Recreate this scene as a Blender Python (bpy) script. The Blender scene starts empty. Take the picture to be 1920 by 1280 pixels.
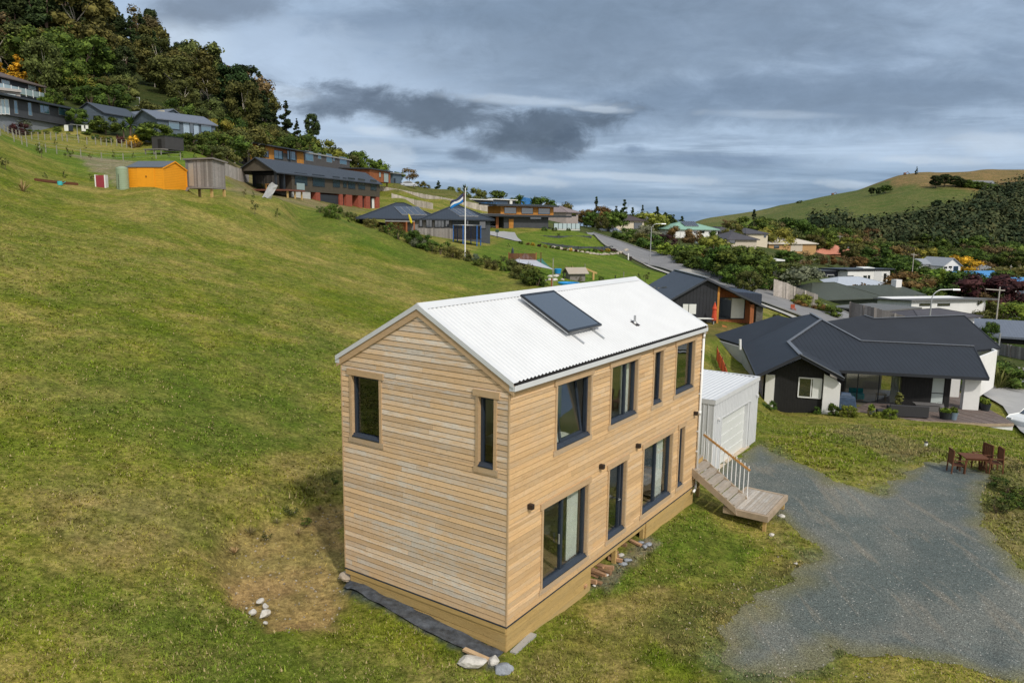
import bpy, bmesh, math, random
import numpy as np
from mathutils import Vector, Matrix
random.seed(7); rng=np.random.default_rng(11)
SC=bpy.context.scene; COL=SC.collection
R_=math.radians
# ---------------------------------------------------------------- camera geometry (metres; camera stands over the world origin)
F_,PI_,RO_,CZ=1428.79,.1576,.0139,8.887
_c,_s=math.cos(PI_),math.sin(PI_); _cr,_sr=math.cos(RO_),math.sin(RO_)
FW=np.array([0,_c,-_s]); _V=np.array([0,_s,_c]); _R=np.array([1,0,0.])
RT=_R*_cr+_V*_sr; UP=_V*_cr-_R*_sr; CAM=np.array([0,0,CZ])
def ray(px,py):
    d=FW*F_+RT*(px-960)-UP*(py-640); return d/d[1]
def at(px,py,Y): return CAM+ray(px,py)*Y
def atz(px,py,z):
    d=ray(px,py); return CAM+d*((z-CZ)/d[2])
# ---------------------------------------------------------------- scene object helpers
def put(o,parent=None):
    COL.objects.link(o)
    if parent is not None: o.parent=parent
    return o
def tag(o,label=None,cat=None,group=None,kind=None):
    if label: o['label']=label
    if cat: o['category']=cat
    if group: o['group']=group
    if kind: o['kind']=kind
    return o
def thing(name,label,cat,loc=(0,0,0),rotz=0,group=None):
    o=bpy.data.objects.new(name,None); o.empty_display_size=.3; o.location=tuple(loc); o.rotation_euler=(0,0,rotz)
    put(o); return tag(o,label,cat,group)
def kids(o): return [c for c in COL.objects if c.parent==o]
def copy_tree(o,loc,rotz=0,scale=1,label=None,_ch={}):
    c=o.copy(); COL.objects.link(c); c.location=tuple(loc); c.rotation_euler=(0,0,rotz)
    c.scale=(scale,)*3 if not hasattr(scale,'__len__') else scale
    if label: c['label']=label
    if o.name not in _ch: _ch[o.name]=[(k,kids(k)) for k in kids(o)]
    for k,g in _ch[o.name]:
        d=k.copy(); COL.objects.link(d); d.parent=c
        for q in g:
            e=q.copy(); COL.objects.link(e); e.parent=d
    return c
def np_mesh(name,v,f,m=None,parent=None,smooth=False):
    me=bpy.data.meshes.new(name); v=np.asarray(v,np.float32); f=np.asarray(f,np.int32)
    me.vertices.add(len(v)); me.vertices.foreach_set('co',v.ravel())
    n=f.shape[1]; me.loops.add(f.size); me.loops.foreach_set('vertex_index',f.ravel())
    me.polygons.add(len(f)); me.polygons.foreach_set('loop_start',np.arange(len(f),dtype=np.int32)*n)
    try: me.polygons.foreach_set('loop_total',np.full(len(f),n,np.int32))
    except Exception: pass
    me.update(); me.validate()
    if smooth: me.polygons.foreach_set('use_smooth',np.ones(len(f),bool))
    if m: me.materials.append(m)
    return put(bpy.data.objects.new(name,me),parent)
class MB:
    def __init__(s): s.v=[];s.f=[]
    def add(s,vs,fs):
        n=len(s.v); s.v+= [tuple(map(float,p)) for p in vs]; s.f+=[tuple(n+i for i in q) for q in fs]; return s
    def box(s,x0,x1,y0,y1,z0,z1):
        return s.add([(x0,y0,z0),(x1,y0,z0),(x1,y1,z0),(x0,y1,z0),(x0,y0,z1),(x1,y0,z1),(x1,y1,z1),(x0,y1,z1)],
          [(0,3,2,1),(4,5,6,7),(0,1,5,4),(1,2,6,5),(2,3,7,6),(3,0,4,7)])
    def hexa(s,p): # 8 points, bottom 4 then top 4
        return s.add(p,[(0,3,2,1),(4,5,6,7),(0,1,5,4),(1,2,6,5),(2,3,7,6),(3,0,4,7)])
    def slab(s,pts,t,d=(0,0,-1)): # polygon thickened by t along d
        n=len(pts); q=[tuple(p[i]+d[i]*t for i in range(3)) for p in pts]
        return s.add(list(pts)+q,[tuple(range(n)),tuple(range(2*n-1,n-1,-1))]+[(i,i+n,(i+1)%n+n,(i+1)%n) for i in range(n)])
    def bar(s,a,b,w,h=None,up=(0,0,1)):
        a=Vector(a);b=Vector(b);d=(b-a).normalized();u=Vector(up)
        if abs(d.dot(u))>.98:u=Vector((1,0,0))
        x=d.cross(u).normalized();y=x.cross(d);h=h or w
        P=[]
        for p in(a,b):
            for i,j in((-1,-1),(1,-1),(1,1),(-1,1)): P.append(p+x*i*w/2+y*j*h/2)
        return s.hexa(P)
    def tube(s,a,b,r0,r1=None,n=8,cap=True):
        a=Vector(a);b=Vector(b);r1=r0 if r1 is None else r1;d=(b-a).normalized();u=Vector((0,0,1)) if abs(d.z)<.95 else Vector((1,0,0))
        x=d.cross(u).normalized();y=x.cross(d);P=[]
        for p,r in((a,r0),(b,r1)):
            for i in range(n): t=2*math.pi*i/n;P.append(p+x*r*math.cos(t)+y*r*math.sin(t))
        return s.add(P,[(i,(i+1)%n,(i+1)%n+n,i+n) for i in range(n)]+([tuple(range(n-1,-1,-1)),tuple(range(n,2*n))] if cap else []))
    def path(s,pts,r,n=8):
        for i in range(len(pts)-1): s.tube(pts[i],pts[i+1],r if not hasattr(r,'__len__') else r[i],r if not hasattr(r,'__len__') else r[i+1],n)
        return s
    def lathe(s,prof,c=(0,0,0),n=16):
        P=[];m=len(prof)
        for r,z in prof:
            for i in range(n): t=2*math.pi*i/n;P.append((c[0]+r*math.cos(t),c[1]+r*math.sin(t),c[2]+z))
        return s.add(P,[(k*n+i,k*n+(i+1)%n,(k+1)*n+(i+1)%n,(k+1)*n+i) for k in range(m-1) for i in range(n)]+[tuple(range(n-1,-1,-1)),tuple(range((m-1)*n,m*n))])
    def rock(s,c,r,seed=0,n=2,flat=.7):
        bm=bmesh.new(); bmesh.ops.create_icosphere(bm,subdivisions=n,radius=1); q=random.Random(seed)
        pl=[(Vector((q.uniform(-1,1),q.uniform(-1,1),q.uniform(-1,1))).normalized(),q.uniform(.6,.9)) for _ in range(9)]
        sx,sy=q.uniform(.8,1.25),q.uniform(.7,1.1)
        for v in bm.verts:
            for nn,dd in pl:
                k=v.co.dot(nn)
                if k>dd: v.co-=nn*(k-dd)
            v.co*=q.uniform(.96,1.04)
        bm.verts.index_update()
        s.add([(c[0]+v.co.x*r*sx,c[1]+v.co.y*r*sy,c[2]+v.co.z*r*flat) for v in bm.verts],[tuple(x.index for x in f.verts) for f in bm.faces]); bm.free(); return s
    def build(s,name,m,parent=None,smooth=False,bevel=0):
        me=bpy.data.meshes.new(name); me.from_pydata(s.v,[],s.f); me.update()
        if smooth:
            for p in me.polygons:p.use_smooth=True
        me.materials.append(m); o=put(bpy.data.objects.new(name,me),parent)
        if bevel:
            b=o.modifiers.new('b','BEVEL');b.width=bevel;b.segments=2;b.limit_method='ANGLE'
        return o
# ---------------------------------------------------------------- materials
class NT:
    def __init__(s,t): s.t=t; t.nodes.clear()
    def n(s,ty,**k):
        x=s.t.nodes.new(ty)
        ins=k.pop('i',{})
        for a,b in k.items(): setattr(x,a,b)
        for a,b in ins.items(): s.set(x.inputs[a],b)
        return x
    def set(s,sock,b):
        if isinstance(b,bpy.types.NodeSocket): s.t.links.new(b,sock)
        elif isinstance(b,bpy.types.Node): s.t.links.new(b.outputs[0],sock)
        else:
            try: sock.default_value=b
            except Exception: sock.default_value=(*b,1)
    def math(s,op,a,b=0.,c=None,clamp=False):
        x=s.n('ShaderNodeMath',operation=op,use_clamp=clamp); s.set(x.inputs[0],a); s.set(x.inputs[1],b)
        if c is not None: s.set(x.inputs[2],c)
        return x.outputs[0]
    def mix(s,fac,a,b,bt='MIX'):
        x=s.n('ShaderNodeMix',data_type='RGBA',blend_type=bt); s.set(x.inputs[0],fac)
        for k,q in((6,a),(7,b)): s.set(x.inputs[k],(*q,1) if isinstance(q,tuple) and len(q)==3 else q)
        return x.outputs[2]
    def noise(s,v,sc,det=4,ro=.55,dist=0.):
        x=s.n('ShaderNodeTexNoise',i={'Scale':sc,'Detail':det,'Roughness':ro,'Distortion':dist})
        if v is not None: s.set(x.inputs['Vector'],v)
        return x.outputs[0]
    def mapv(s,v,scale=(1,1,1),loc=(0,0,0),rot=(0,0,0)):
        x=s.n('ShaderNodeMapping',i={'Scale':scale,'Location':loc,'Rotation':rot}); s.set(x.inputs[0],v); return x.outputs[0]
    def rng(s,v,a,b,c=0.,d=1.,smooth=False):
        x=s.n('ShaderNodeMapRange',clamp=True); x.interpolation_type='SMOOTHSTEP' if smooth else 'LINEAR'
        for k,q in enumerate((v,a,b,c,d)): s.set(x.inputs[k],q)
        return x.outputs[0]
def newmat(name):
    m=bpy.data.materials.new(name); m.use_nodes=True; return m,NT(m.node_tree)
def out(nt,col,rough=.7,spec=.5,metal=0.,bump=None,bs=.3,bd=.02,**k):
    p=nt.n('ShaderNodeBsdfPrincipled'); nt.set(p.inputs['Base Color'],col); nt.set(p.inputs['Roughness'],rough)
    p.inputs['Specular IOR Level'].default_value=spec; nt.set(p.inputs['Metallic'],metal)
    for a,b in k.items(): nt.set(p.inputs[a.replace('_',' ')],b)
    if bump is not None:
        b=nt.n('ShaderNodeBump',i={'Strength':bs,'Distance':bd}); nt.set(b.inputs['Height'],bump); nt.t.links.new(b.outputs[0],p.inputs['Normal'])
    o=nt.n('ShaderNodeOutputMaterial'); nt.t.links.new(p.outputs[0],o.inputs[0]); return p
_MC={}
def mat(name,col,rough=.7,var=.15,sc=2.,metal=0.,spec=.4,stripe=None,sdark=.35,isl=0.,obj=0.,grain=0.,bump=.15):
    """plain painted / weathered surface: mottled colour, optional grooves (axis, period), per-board and per-object variation"""
    if name in _MC: return _MC[name]
    m,t=newmat(name); co=t.n('ShaderNodeTexCoord').outputs['Object']
    n1=t.noise(co,sc,6,.6); n2=t.noise(co,sc*9,3,.6)
    f=t.math('ADD',t.math('MULTIPLY',n1,.7),t.math('MULTIPLY',n2,.3))
    lo=tuple(c*(1-var) for c in col); hi=tuple(min(1,c*(1+var)) for c in col)
    c=t.mix(t.rng(f,.35,.65),(*lo,1),(*hi,1)); h=n2
    if isl:
        g=t.n('ShaderNodeNewGeometry').outputs['Random Per Island']
        c=t.mix(1.,c,t.n('ShaderNodeCombineColor',i={0:t.rng(g,0,1,1-isl,1+isl),1:t.rng(g,0,1,1-isl,1+isl),2:t.rng(g,0,1,1-isl*1.1,1+isl*1.1)}).outputs[0],'MULTIPLY')
    if obj:
        g=t.n('ShaderNodeObjectInfo').outputs['Random']
        c=t.mix(1.,c,t.n('ShaderNodeCombineColor',i={0:t.rng(g,0,1,1-obj,1+obj),1:t.rng(g,0,1,1-obj,1+obj*.8),2:t.rng(g,0,1,1-obj,1+obj)}).outputs[0],'MULTIPLY')
    if stripe:
        ax,per=stripe; sp=t.n('ShaderNodeSeparateXYZ'); t.set(sp.inputs[0],co)
        v=sp.outputs['XYZ'.index(ax)] if ax in 'XYZ' else t.math('ADD',sp.outputs[0],sp.outputs[1])
        fr=t.math('FRACT',t.math('DIVIDE',v,per)); gr=t.rng(t.math('ABSOLUTE',t.math('SUBTRACT',fr,.5)),.40,.5)
        c=t.mix(t.math('MULTIPLY',gr,sdark),c,(0,0,0,1)); h=t.math('SUBTRACT',t.math('MULTIPLY',n2,.2),t.math('MULTIPLY',gr,1.))
    out(t,c,rough,spec,metal,h,bump if not stripe else .6,.02); _MC[name]=m; return m
def glass_mat(name,tint=(.02,.03,.035),rough=.03,see=0.):
    if name in _MC: return _MC[name]
    m,t=newmat(name); co=t.n('ShaderNodeTexCoord').outputs['Object']
    b=t.n('ShaderNodeBump',i={'Strength':.04,'Distance':.05}); t.set(b.inputs['Height'],t.noise(co,1.3,1))
    if see:
        g=t.n('ShaderNodeBsdfGlossy',i={'Roughness':rough,'Color':(.85,.92,1,1)}); t.t.links.new(b.outputs[0],g.inputs['Normal'])
        tr=t.n('ShaderNodeBsdfTransparent',i={'Color':(see,see*1.02,see,1)}); fr=t.math('POWER',t.n('ShaderNodeLayerWeight',i={'Blend':.5}).outputs['Facing'],3.2)
        mx=t.n('ShaderNodeMixShader'); t.set(mx.inputs[0],t.math('MULTIPLY_ADD',fr,.75,.045,clamp=True)); t.t.links.new(tr.outputs[0],mx.inputs[1]); t.t.links.new(g.outputs[0],mx.inputs[2])
        o=t.n('ShaderNodeOutputMaterial'); t.t.links.new(mx.outputs[0],o.inputs[0])
    else:
        p=out(t,(*tint,1),rough,1.,0.); p.inputs['IOR'].default_value=1.9; t.t.links.new(b.outputs[0],p.inputs['Normal'])
    _MC[name]=m; return m
# ---------------------------------------------------------------- terrain height
def z_plane(X,Y):
    z=-.3+.27*(-X-4.2)+.055*(Y-18.5)
    lo,hi=-1.0,17.
    z=lo+np.logaddexp(0,(z-lo)*2.)/2.
    return hi-np.logaddexp(0,(hi-z)*.5)/.5*1.0 if True else z
AN=[]
def _an(X,Y,z): AN.append((X,Y,z))
def pl_hit(px,py):
    d=ray(px,py); Y=np.geomspace(6,120,600); zz=z_plane(d[0]*Y,Y); k=np.argmax(CZ+d[2]*Y<zz) ; return d[0]*Y[k],Y[k],zz[k]
for px,py in [(-400,1280),(-400,800),(-300,500),(-300,330),(0,1280),(0,950),(0,700),(0,500),(0,350),(0,262),(110,300),(200,345),(200,450),(200,600),(200,850),(200,1100),(300,1270),
   (380,380),(400,450),(400,600),(400,800),(560,420),(600,480),(600,600),(600,760),(380,950),(470,930),(570,870),(620,850),(250,1200),(800,520),(740,480),(900,560)]: _an(*pl_hit(px,py))
for q in [(300,356,69),(307,355.5,70.3),(240,352,71),(351,354,75.5),(350,368,70),(400,369,73),(420,367,75),(530,378,84),(620,402,87),(720,432,88),(870,482,84),(1010,535,72),(1000,510,82),
   # behind the crest, orchard field, fence
   (60,262,112),(160,271,115),(256,278,118),(300,285,112),(200,300,97),(300,298,98),(170,300,90),(240,330,76),(380,300,105),(20,252,118),
   (130,240,127),(350,262,130),(20,190,152),(60,196,150),(200,190,168),(300,205,170),(225,130,215),(0,60,230),(0,-80,290),(150,20,270),(300,95,275),(400,155,265),(500,225,250),
   (590,268,235),(700,328,225),(430,250,185),(520,275,200),(480,322,150),(640,335,180),(480,362,112),(540,372,112),(590,377,122),(700,389,148),(640,384,134),(740,347,195),(770,349,210),(850,356,210),(720,366,188),(800,380,187),(880,396,186),(945,409,188),(720,350,195),(800,366,195),(880,380,196),(950,392,200),(812,394,171),(775,387,171),(812,383,176),(1029,462,128),(1029,456,130.6),(1085,470,129),(1085,462.5,131.6),(1122,470,132),(1122,463,134.6),(1150,468,136),(1150,461,138.6),(1047,449,138),(1047,442.3,140.8),(1109,450,140),(1109,442.3,142.8),
   (760,372,165),(680,432,100),(918,460,108),(800,450,98),(950,442,138),(970,437,140),(1070,432,146),(1000,452,128),(1130,470,135),(1080,440,160),(960,410,175),
   (1105,437,190),(1130,450,172),(1170,470,150),(1222,497,143),(1300,520,125),(1250,480,150),(1330,505,140),(1440,545,118),(1480,575,105),(1560,580,112),
   (1350,607,80),(1240,600,82),(1430,607,84),(1100,500,100),(1000,470,112),(1200,530,92),(1336,634,66),(1328,690,50),(1401,703,58),(1382,695,60.5),(1368,691,61.5),(1180,540,86),
   (1900,690,85),(1880,735,70),(1860,762,60),(1890,815,48),(1555,776,52),(1460,772,53),(1640,785,50),(1730,792,50),(1450,800,40),
   (1385,478,200),(1290,447,235),(1180,432,235),(1480,470,270),(1590,478,330),(1770,503,300),(1600,532,200),(1600,575,150),(1800,600,146),(1850,560,190),(1900,540,230),
   (1700,462,420),(1900,472,420),(1500,437,430),(1330,408,700),(1422,396,700),(1503,379,705),(1545,369,710),(1603,358,720),(1644,343,725),(1684,329,735),(1725,323,745),(1850,317,750),(1920,319,750),(2050,325,750),(1650,400,560),(1850,360,620),(1400,425,520),(1350,420,450),
   (1100,425,260),(1000,410,250),(880,385,230),(960,397,240),(1200,424,400),(1260,424,420)]: _an(*at(*q))
for px,py,z in [(947,1229,-.66),(655,1092,-.36),(1303,945,-.66),(1105,1106,-.76),(1210,1012,-.6),(500,1150,-.3),(600,1160,-.45),(560,1060,-.22),(640,1000,-.05),(440,1070,-.1),(480,1010,.1),
   (1440,870,-.92),(1500,1000,-1.02),(1440,1000,-1.0),(1650,930,-1.02),(1700,1100,-1.1),(1850,1200,-1.1),(1500,1270,-1.1),(1900,1270,-1.0),(1200,1150,-.9),(1100,1270,-.9),(850,1270,-.62),
   (700,1230,-.5),(500,1270,-.2),(1900,950,-.8),(1900,860,-.9),(1780,870,-1.02),(1330,885,-.95),(1425,832,-1.05),(1480,835,-.75),(1560,850,-.75),(1640,880,-.85),(1750,845,-1.0),(1900,1080,-.9),(1400,930,-.95),(1550,810,-1.7),(1700,825,-2.1)]: _an(*atz(px,py,z))
for q in [(2.2,28,.2),(8,34,-.4),(4,38,.8),(12,40,-1.2),(-60,20,17),(-80,60,17),(-160,160,60),(-300,300,110),(-330,450,110),(-200,450,60),(-120,430,30),(-60,400,10),(0,500,-10),(60,6,-2),(100,60,-9),(220,150,-12),(350,300,-6),(500,420,10),(700,900,60),(0,6,0),(20,6,-1),(-10,6,.8),
   (-1500,2600,-60),(0,2600,-60),(1500,2600,-60),(-700,1200,20),(0,1200,-60),(300,1200,0),(700,1300,20),(3000,8000,-65),(-3000,8000,-65),(0,8000,-65)]: _an(*q)
AN=np.array(AN)
def _uv(X,Y):
    Yc=np.maximum(Y,6.); return np.stack([3.2*X/(Yc+1.5),np.log(Yc+3.)],-1)
_P=_uv(AN[:,0],AN[:,1]); _D=np.sqrt(((_P[:,None]-_P[None])**2).sum(-1)+.0009)
_rs=AN[:,2]-z_plane(AN[:,0],AN[:,1]); _n=len(AN)
_A=np.zeros((_n+1,_n+1)); _A[:_n,:_n]=_D+np.eye(_n)*-.004; _A[_n,:_n]=1; _A[:_n,_n]=1
_W=np.linalg.solve(_A,np.append(_rs,0))
def H(X,Y):
    X=np.asarray(X,float);Y=np.asarray(Y,float); sh=X.shape; X=X.ravel();Y=Y.ravel(); Y=np.maximum(Y,6.); o=np.empty(len(X))
    for i in range(0,len(X),20000):
        p=_uv(X[i:i+20000],Y[i:i+20000]); d=np.sqrt(((p[:,None]-_P[None])**2).sum(-1)+.0009); o[i:i+20000]=d@_W[:_n]+_W[_n]
    return (o+z_plane(X,Y)).reshape(sh)
def hz(x,y): return float(H(np.array([x]),np.array([y]))[0])
def ground(px,py,far=2500):
    d=ray(px,py); Y=np.geomspace(9,far,900); z=H(d[0]*Y,Y); k=np.nonzero(CAM[2]+d[2]*Y<z)[0]
    if len(k)==0 or k[0]==0: Yh=Y[k[0]] if len(k) else far
    else:
        a=k[0]-1; f0=CAM[2]+d[2]*Y[a]-z[a]; f1=CAM[2]+d[2]*Y[a+1]-z[a+1]; Yh=Y[a]+(Y[a+1]-Y[a])*f0/(f0-f1)
    return (d[0]*Yh,Yh,hz(d[0]*Yh,Yh))
def onY(px,Y,dz=0): # a point of the ground at pixel column px and distance Y
    d=ray(px,420.); return (d[0]*Y,Y,hz(d[0]*Y,Y)+dz)
# ---------------------------------------------------------------- ground zones
def pdist(X,Y,poly):
    """signed distance to polygon, positive inside"""
    P=np.array(poly,float); n=len(P); ins=np.zeros(X.shape,bool); dm=np.full(X.shape,1e18)
    for i in range(n):
        x0,y0=P[i];x1,y1=P[(i+1)%n]
        c=((y0>Y)!=(y1>Y)); xi=(x1-x0)*(Y-y0)/((y1-y0) if abs(y1-y0)>1e-9 else 1e-9)+x0; ins^=(c&(X<xi))
        ex,ey=x1-x0,y1-y0; t=np.clip(((X-x0)*ex+(Y-y0)*ey)/(ex*ex+ey*ey+1e-12),0,1); dm=np.minimum(dm,(X-x0-t*ex)**2+(Y-y0-t*ey)**2)
    return np.where(ins,1,-1)*np.sqrt(dm)
def vnoise(X,Y,sc,seed=0,oct=3):
    o=np.zeros(X.shape);a=1;tot=0
    for k in range(oct):
        x=X/sc*2**k+seed*17.3;y=Y/sc*2**k-seed*9.1; xi=np.floor(x);yi=np.floor(y);fx=x-xi;fy=y-yi;fx=fx*fx*(3-2*fx);fy=fy*fy*(3-2*fy)
        h=lambda i,j:np.modf(np.abs(np.sin(i*127.1+j*311.7+seed*3.3)*43758.5453))[0]
        o+=a*((h(xi,yi)*(1-fx)+h(xi+1,yi)*fx)*(1-fy)+(h(xi,yi+1)*(1-fx)+h(xi+1,yi+1)*fx)*fy);tot+=a;a*=.5
    return o/tot
GP=lambda pts:[ground(*p)[:2] for p in pts]
YP=lambda pts:[onY(*p)[:2] for p in pts]
FIELD=((.138,.162,.011),(.295,.235,.070)); LUSH=((.108,.155,.015),(.175,.175,.036)); LAWN=((.11,.17,.014),(.155,.185,.028)); DIRT=((.32,.212,.085),(.37,.25,.11)); DRY=((.19,.165,.035),(.32,.235,.095)); BARE=((.27,.2,.12),(.2,.17,.06))
WOOD=((.03,.045,.012),(.06,.065,.02)); HILLG=((.085,.115,.028),(.15,.14,.05)); TAN=((.30,.18,.085),(.17,.125,.055)); SUB=((.05,.075,.018),(.1,.1,.035)); TAN2=((.22,.18,.075),(.12,.13,.04)); PLAIN=((.06,.09,.07),(.09,.11,.09))
GRAVEL_PX=[(1425,834),(1445,845),(1500,868),(1560,905),(1640,922),(1690,885),(1735,864),(1790,864),(1850,892),(1845,940),(1850,990),(1875,1030),(1930,1085),(2150,1180),(2150,1330),(1900,1285),(1800,1248),(1660,1216),(1580,1214),(1530,1238),(1470,1272),(1380,1262),(1345,1232),(1370,1180),(1440,1130),(1500,1085),(1535,1045),(1510,1012),(1475,990),(1440,955),(1390,925),(1325,893)]
GRAVEL=GP(GRAVEL_PX)
def gdist(X,Y): return pdist(X,Y,GRAVEL)+(vnoise(X,Y,1.6,21,5)-.5)*1.3
DPOLY=GP([(395,1050),(440,1005),(560,960),(650,940),(655,1100),(620,1175),(500,1190),(420,1120)])
def bumps(X,Y):
    dd=np.clip((pdist(X,Y,DPOLY)+(vnoise(X,Y,.9,3,4)-.5)*1.4)/.3+.5,0,1)*.13
    near=np.clip((70-Y)/40,0,1); g=np.clip(gdist(X,Y)/.6,0,1)
    return (vnoise(X,Y,2.2,5,4)-.5)*.16*near*(1-.7*g)-dd, (vnoise(X,Y,.5,8,2)-.5)*.06*near*(1-g)-.07*g*near
def zones():
    Z=[]
    G_=GRAVEL
    # (polygon, colours, softness m, noise m)
    Z.append((YP([(-700,128),(620,128),(700,200),(760,260),(2600,420),(2600,700),(-900,700)]),WOOD,6,8))
    Z.append((YP([(1000,150),(1180,105),(1480,100),(2700,60),(2700,430),(1000,420)]),SUB,6,10))
    Z.append((YP([(1290,380),(1450,400),(1560,450),(1640,520),(1760,560),(2300,600),(2300,1000),(1200,1000)]),HILLG,8,14))
    Z.append((GP([(1420,388),(1500,373),(1560,362),(1620,352),(1680,349),(1740,350),(1800,356),(1930,356)])+YP([(2300,620),(2300,1000),(1400,1000)]),TAN,8,22)); Z.append((GP([(1330,428),(1400,411),(1440,410),(1420,432)]),LAWN,3,4)); Z.append((GRAVEL,((.15,.155,.11),(.19,.18,.08)),1.2,1.4))
    Z.append((YP([(1300,560),(1420,600),(1480,660),(1300,900)]),TAN2,20,30))
    Z.append((GP([(0,262),(100,300),(215,348),(300,330),(440,300),(440,288),(270,283),(30,262)]),LAWN,2,3))
    Z.append((GP([(118,287),(200,297),(260,302),(250,318),(222,345),(205,340),(150,300)]),((.33,.27,.2),(.22,.18,.1)),1,1.5))
    Z.append((GP([(425,300),(520,318),(540,355),(600,378),(690,392),(640,402),(560,384),(440,366),(425,340)]),BARE,1.5,2))
    Z.append((GP([(540,415),(640,400),(740,445),(870,488),(1015,545),(1000,575),(860,530),(700,470),(560,440)]),LUSH,5,6))
    Z.append((GP([(880,470),(960,442),(1040,450),(1150,475),(1280,520),(1290,535),(1240,560),(1150,548),(1010,540)]),LAWN,1,1.5))
    Z.append((GP([(970,440),(1110,440),(1140,455),(1140,470),(1000,462)]),LAWN,1,1))
    Z.append((GP([(730,350),(900,365),(960,378),(1000,395),(960,398),(850,372),(740,362)]),((.12,.12,.025),(.16,.14,.05)),2,3))
    Z.append((GP([(1315,545),(1245,560),(1230,600),(1320,640),(1430,610),(1350,605)]),((.2,.15,.05),(.14,.13,.03)),1,1))
    Z.append((GP([(0,700),(200,700),(450,640),(640,640),(642,850),(480,870),(300,890),(0,850)]),((.118,.152,.016),(.21,.19,.05)),3.5,5)); Z.append((GP([(0,900),(300,905),(560,860),(642,850),(642,930),(430,985),(380,1060),(200,1090),(0,1060)]),DRY,2.,3)); Z.append((GP([(0,1130),(300,1100),(430,1190),(700,1170),(900,1290),(0,1290)]),((.128,.152,.020),(.27,.215,.08)),1.5,3)); Z.append((GP([(1100,1120),(1310,950),(1430,1010),(1400,1060),(1180,1150)]),LUSH,.8,1.2)); Z.append((GP([(960,1225),(1230,1110),(1280,1180),(1200,1290),(960,1290)]),DRY,1.,2))
    Z.append((GP([(1188,459),(1262,478),(1310,492),(1360,508),(1405,522),(1405,531),(1350,517),(1300,503),(1240,486),(1188,468)]),((.33,.27,.13),(.20,.18,.06)),.8,1.5))
    Z.append((GP([(1330,640),(1345,720),(1400,720),(1350,640)]),LUSH,1,1))
    Z.append((GP([(395,1050),(440,1005),(560,960),(650,940),(655,1100),(620,1175),(500,1190),(420,1120)]),DIRT,.5,.9))
    Z.append((GP([(650,1075),(700,1100),(940,1240),(930,1262),(820,1200),(640,1105)]),((.06,.065,.07),(.13,.13,.13)),.12,.15))
    Z.append((GP([(1105,1100),(1215,1000),(1235,1020),(1140,1110)]),((.16,.15,.14),(.25,.18,.12)),.15,.3))
    Z.append((GP([(1230,1150),(1380,1080),(1470,1040),(1530,1060),(1440,1130),(1380,1200),(1260,1240)]),((.2,.16,.06),(.12,.13,.03)),.5,.8))
    Z.append((GP([(1560,810),(1640,850),(1700,865),(1760,850),(1680,815),(1620,790)]),((.2,.16,.07),(.12,.14,.03)),1,1.2))
    Z.append((GP([(1840,870),(1920,860),(1960,1100),(1870,1060),(1850,960)]),((.15,.14,.04),(.2,.155,.07)),1,1))
    return Z
def colours(X,Y):
    A=np.tile(FIELD[0],(X.size,1)).reshape(*X.shape,3); B=np.tile(FIELD[1],(X.size,1)).reshape(*X.shape,3)
    far=np.clip((Y-1000)/600,0,1)[...,None]
    A=A*(1-far)+np.array(PLAIN[0])*far; B=B*(1-far)+np.array(PLAIN[1])*far
    for poly,(a,b),soft,nz in zones():
        d=pdist(X,Y,poly)+(vnoise(X,Y,nz,3,4)-.5)*nz*1.6; w=np.clip(d/soft+.5,0,1)[...,None]; w=w*w*(3-2*w)
        A=A*(1-w)+np.array(a)*w; B=B*(1-w)+np.array(b)*w
    return A,B
def ground_material(name,blade=False):
    m,t=newmat(name); co=t.n('ShaderNodeTexCoord').outputs['Object']; at_=lambda n:t.n('ShaderNodeAttribute',attribute_name=n).outputs['Color']
    flat=t.mapv(co,(1,1,0))
    big=t.noise(t.mapv(flat,(.5,1.,1),rot=(0,0,.5)),.13,5,.62,.6); mid=t.noise(flat,.9,5,.68,.4); fine=t.noise(co,9.,4,.75); tiny=t.noise(co,38.,2,.7); m2=t.noise(t.mapv(co,(1,1,.6)),2.6,5,.72,.3)
    f=t.math('ADD',t.math('MULTIPLY',big,.55),t.math('ADD',t.math('MULTIPLY',mid,.33),t.math('MULTIPLY',fine,.30 if not blade else .12)))
    c=t.mix(t.rng(f,.47,.70,smooth=True),at_('ca'),at_('cb'))
    d=t.noise(t.mapv(flat,(1,1,1),(31,7,0)),.33,4,.6,.3)
    c=t.mix(t.rng(d,.40,.66,smooth=True),t.mix(1.,c,(.66,.80,.62,1),'MULTIPLY'),c)
    vm=t.rng(m2,.34,.66,.60,1.36); c=t.mix(1.,c,t.n('ShaderNodeCombineColor',i={0:vm,1:vm,2:vm}).outputs[0],'MULTIPLY')
    if blade:
        g=t.n('ShaderNodeNewGeometry').outputs['Random Per Island']; v=t.rng(g,0,1,.7,1.45)
        c=t.mix(1.,c,t.n('ShaderNodeCombineColor',i={0:v,1:v,2:t.math('MULTIPLY',v,.85)}).outputs[0],'MULTIPLY')
        c=t.mix(t.rng(g,.88,.92),c,(.36,.29,.14,1)); out(t,c,.7,.2)
    else:
        v=t.rng(tiny,.3,.7,.72,1.28); v2=t.rng(fine,.32,.68,.62,1.40)
        v=t.math('MULTIPLY',v,v2); c=t.mix(1.,c,t.n('ShaderNodeCombineColor',i={0:v,1:v,2:v}).outputs[0],'MULTIPLY')
        out(t,c,.92,.1,0.,t.math('ADD',t.math('MULTIPLY',fine,1.),t.math('MULTIPLY',tiny,.5)),.55,.12)
    return m
def setcol(me,n,C):
    a=me.attributes.new(n,'FLOAT_COLOR','POINT'); a.data.foreach_set('color',np.concatenate([C,np.ones((len(C),1))],1).astype(np.float32).ravel())
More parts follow.
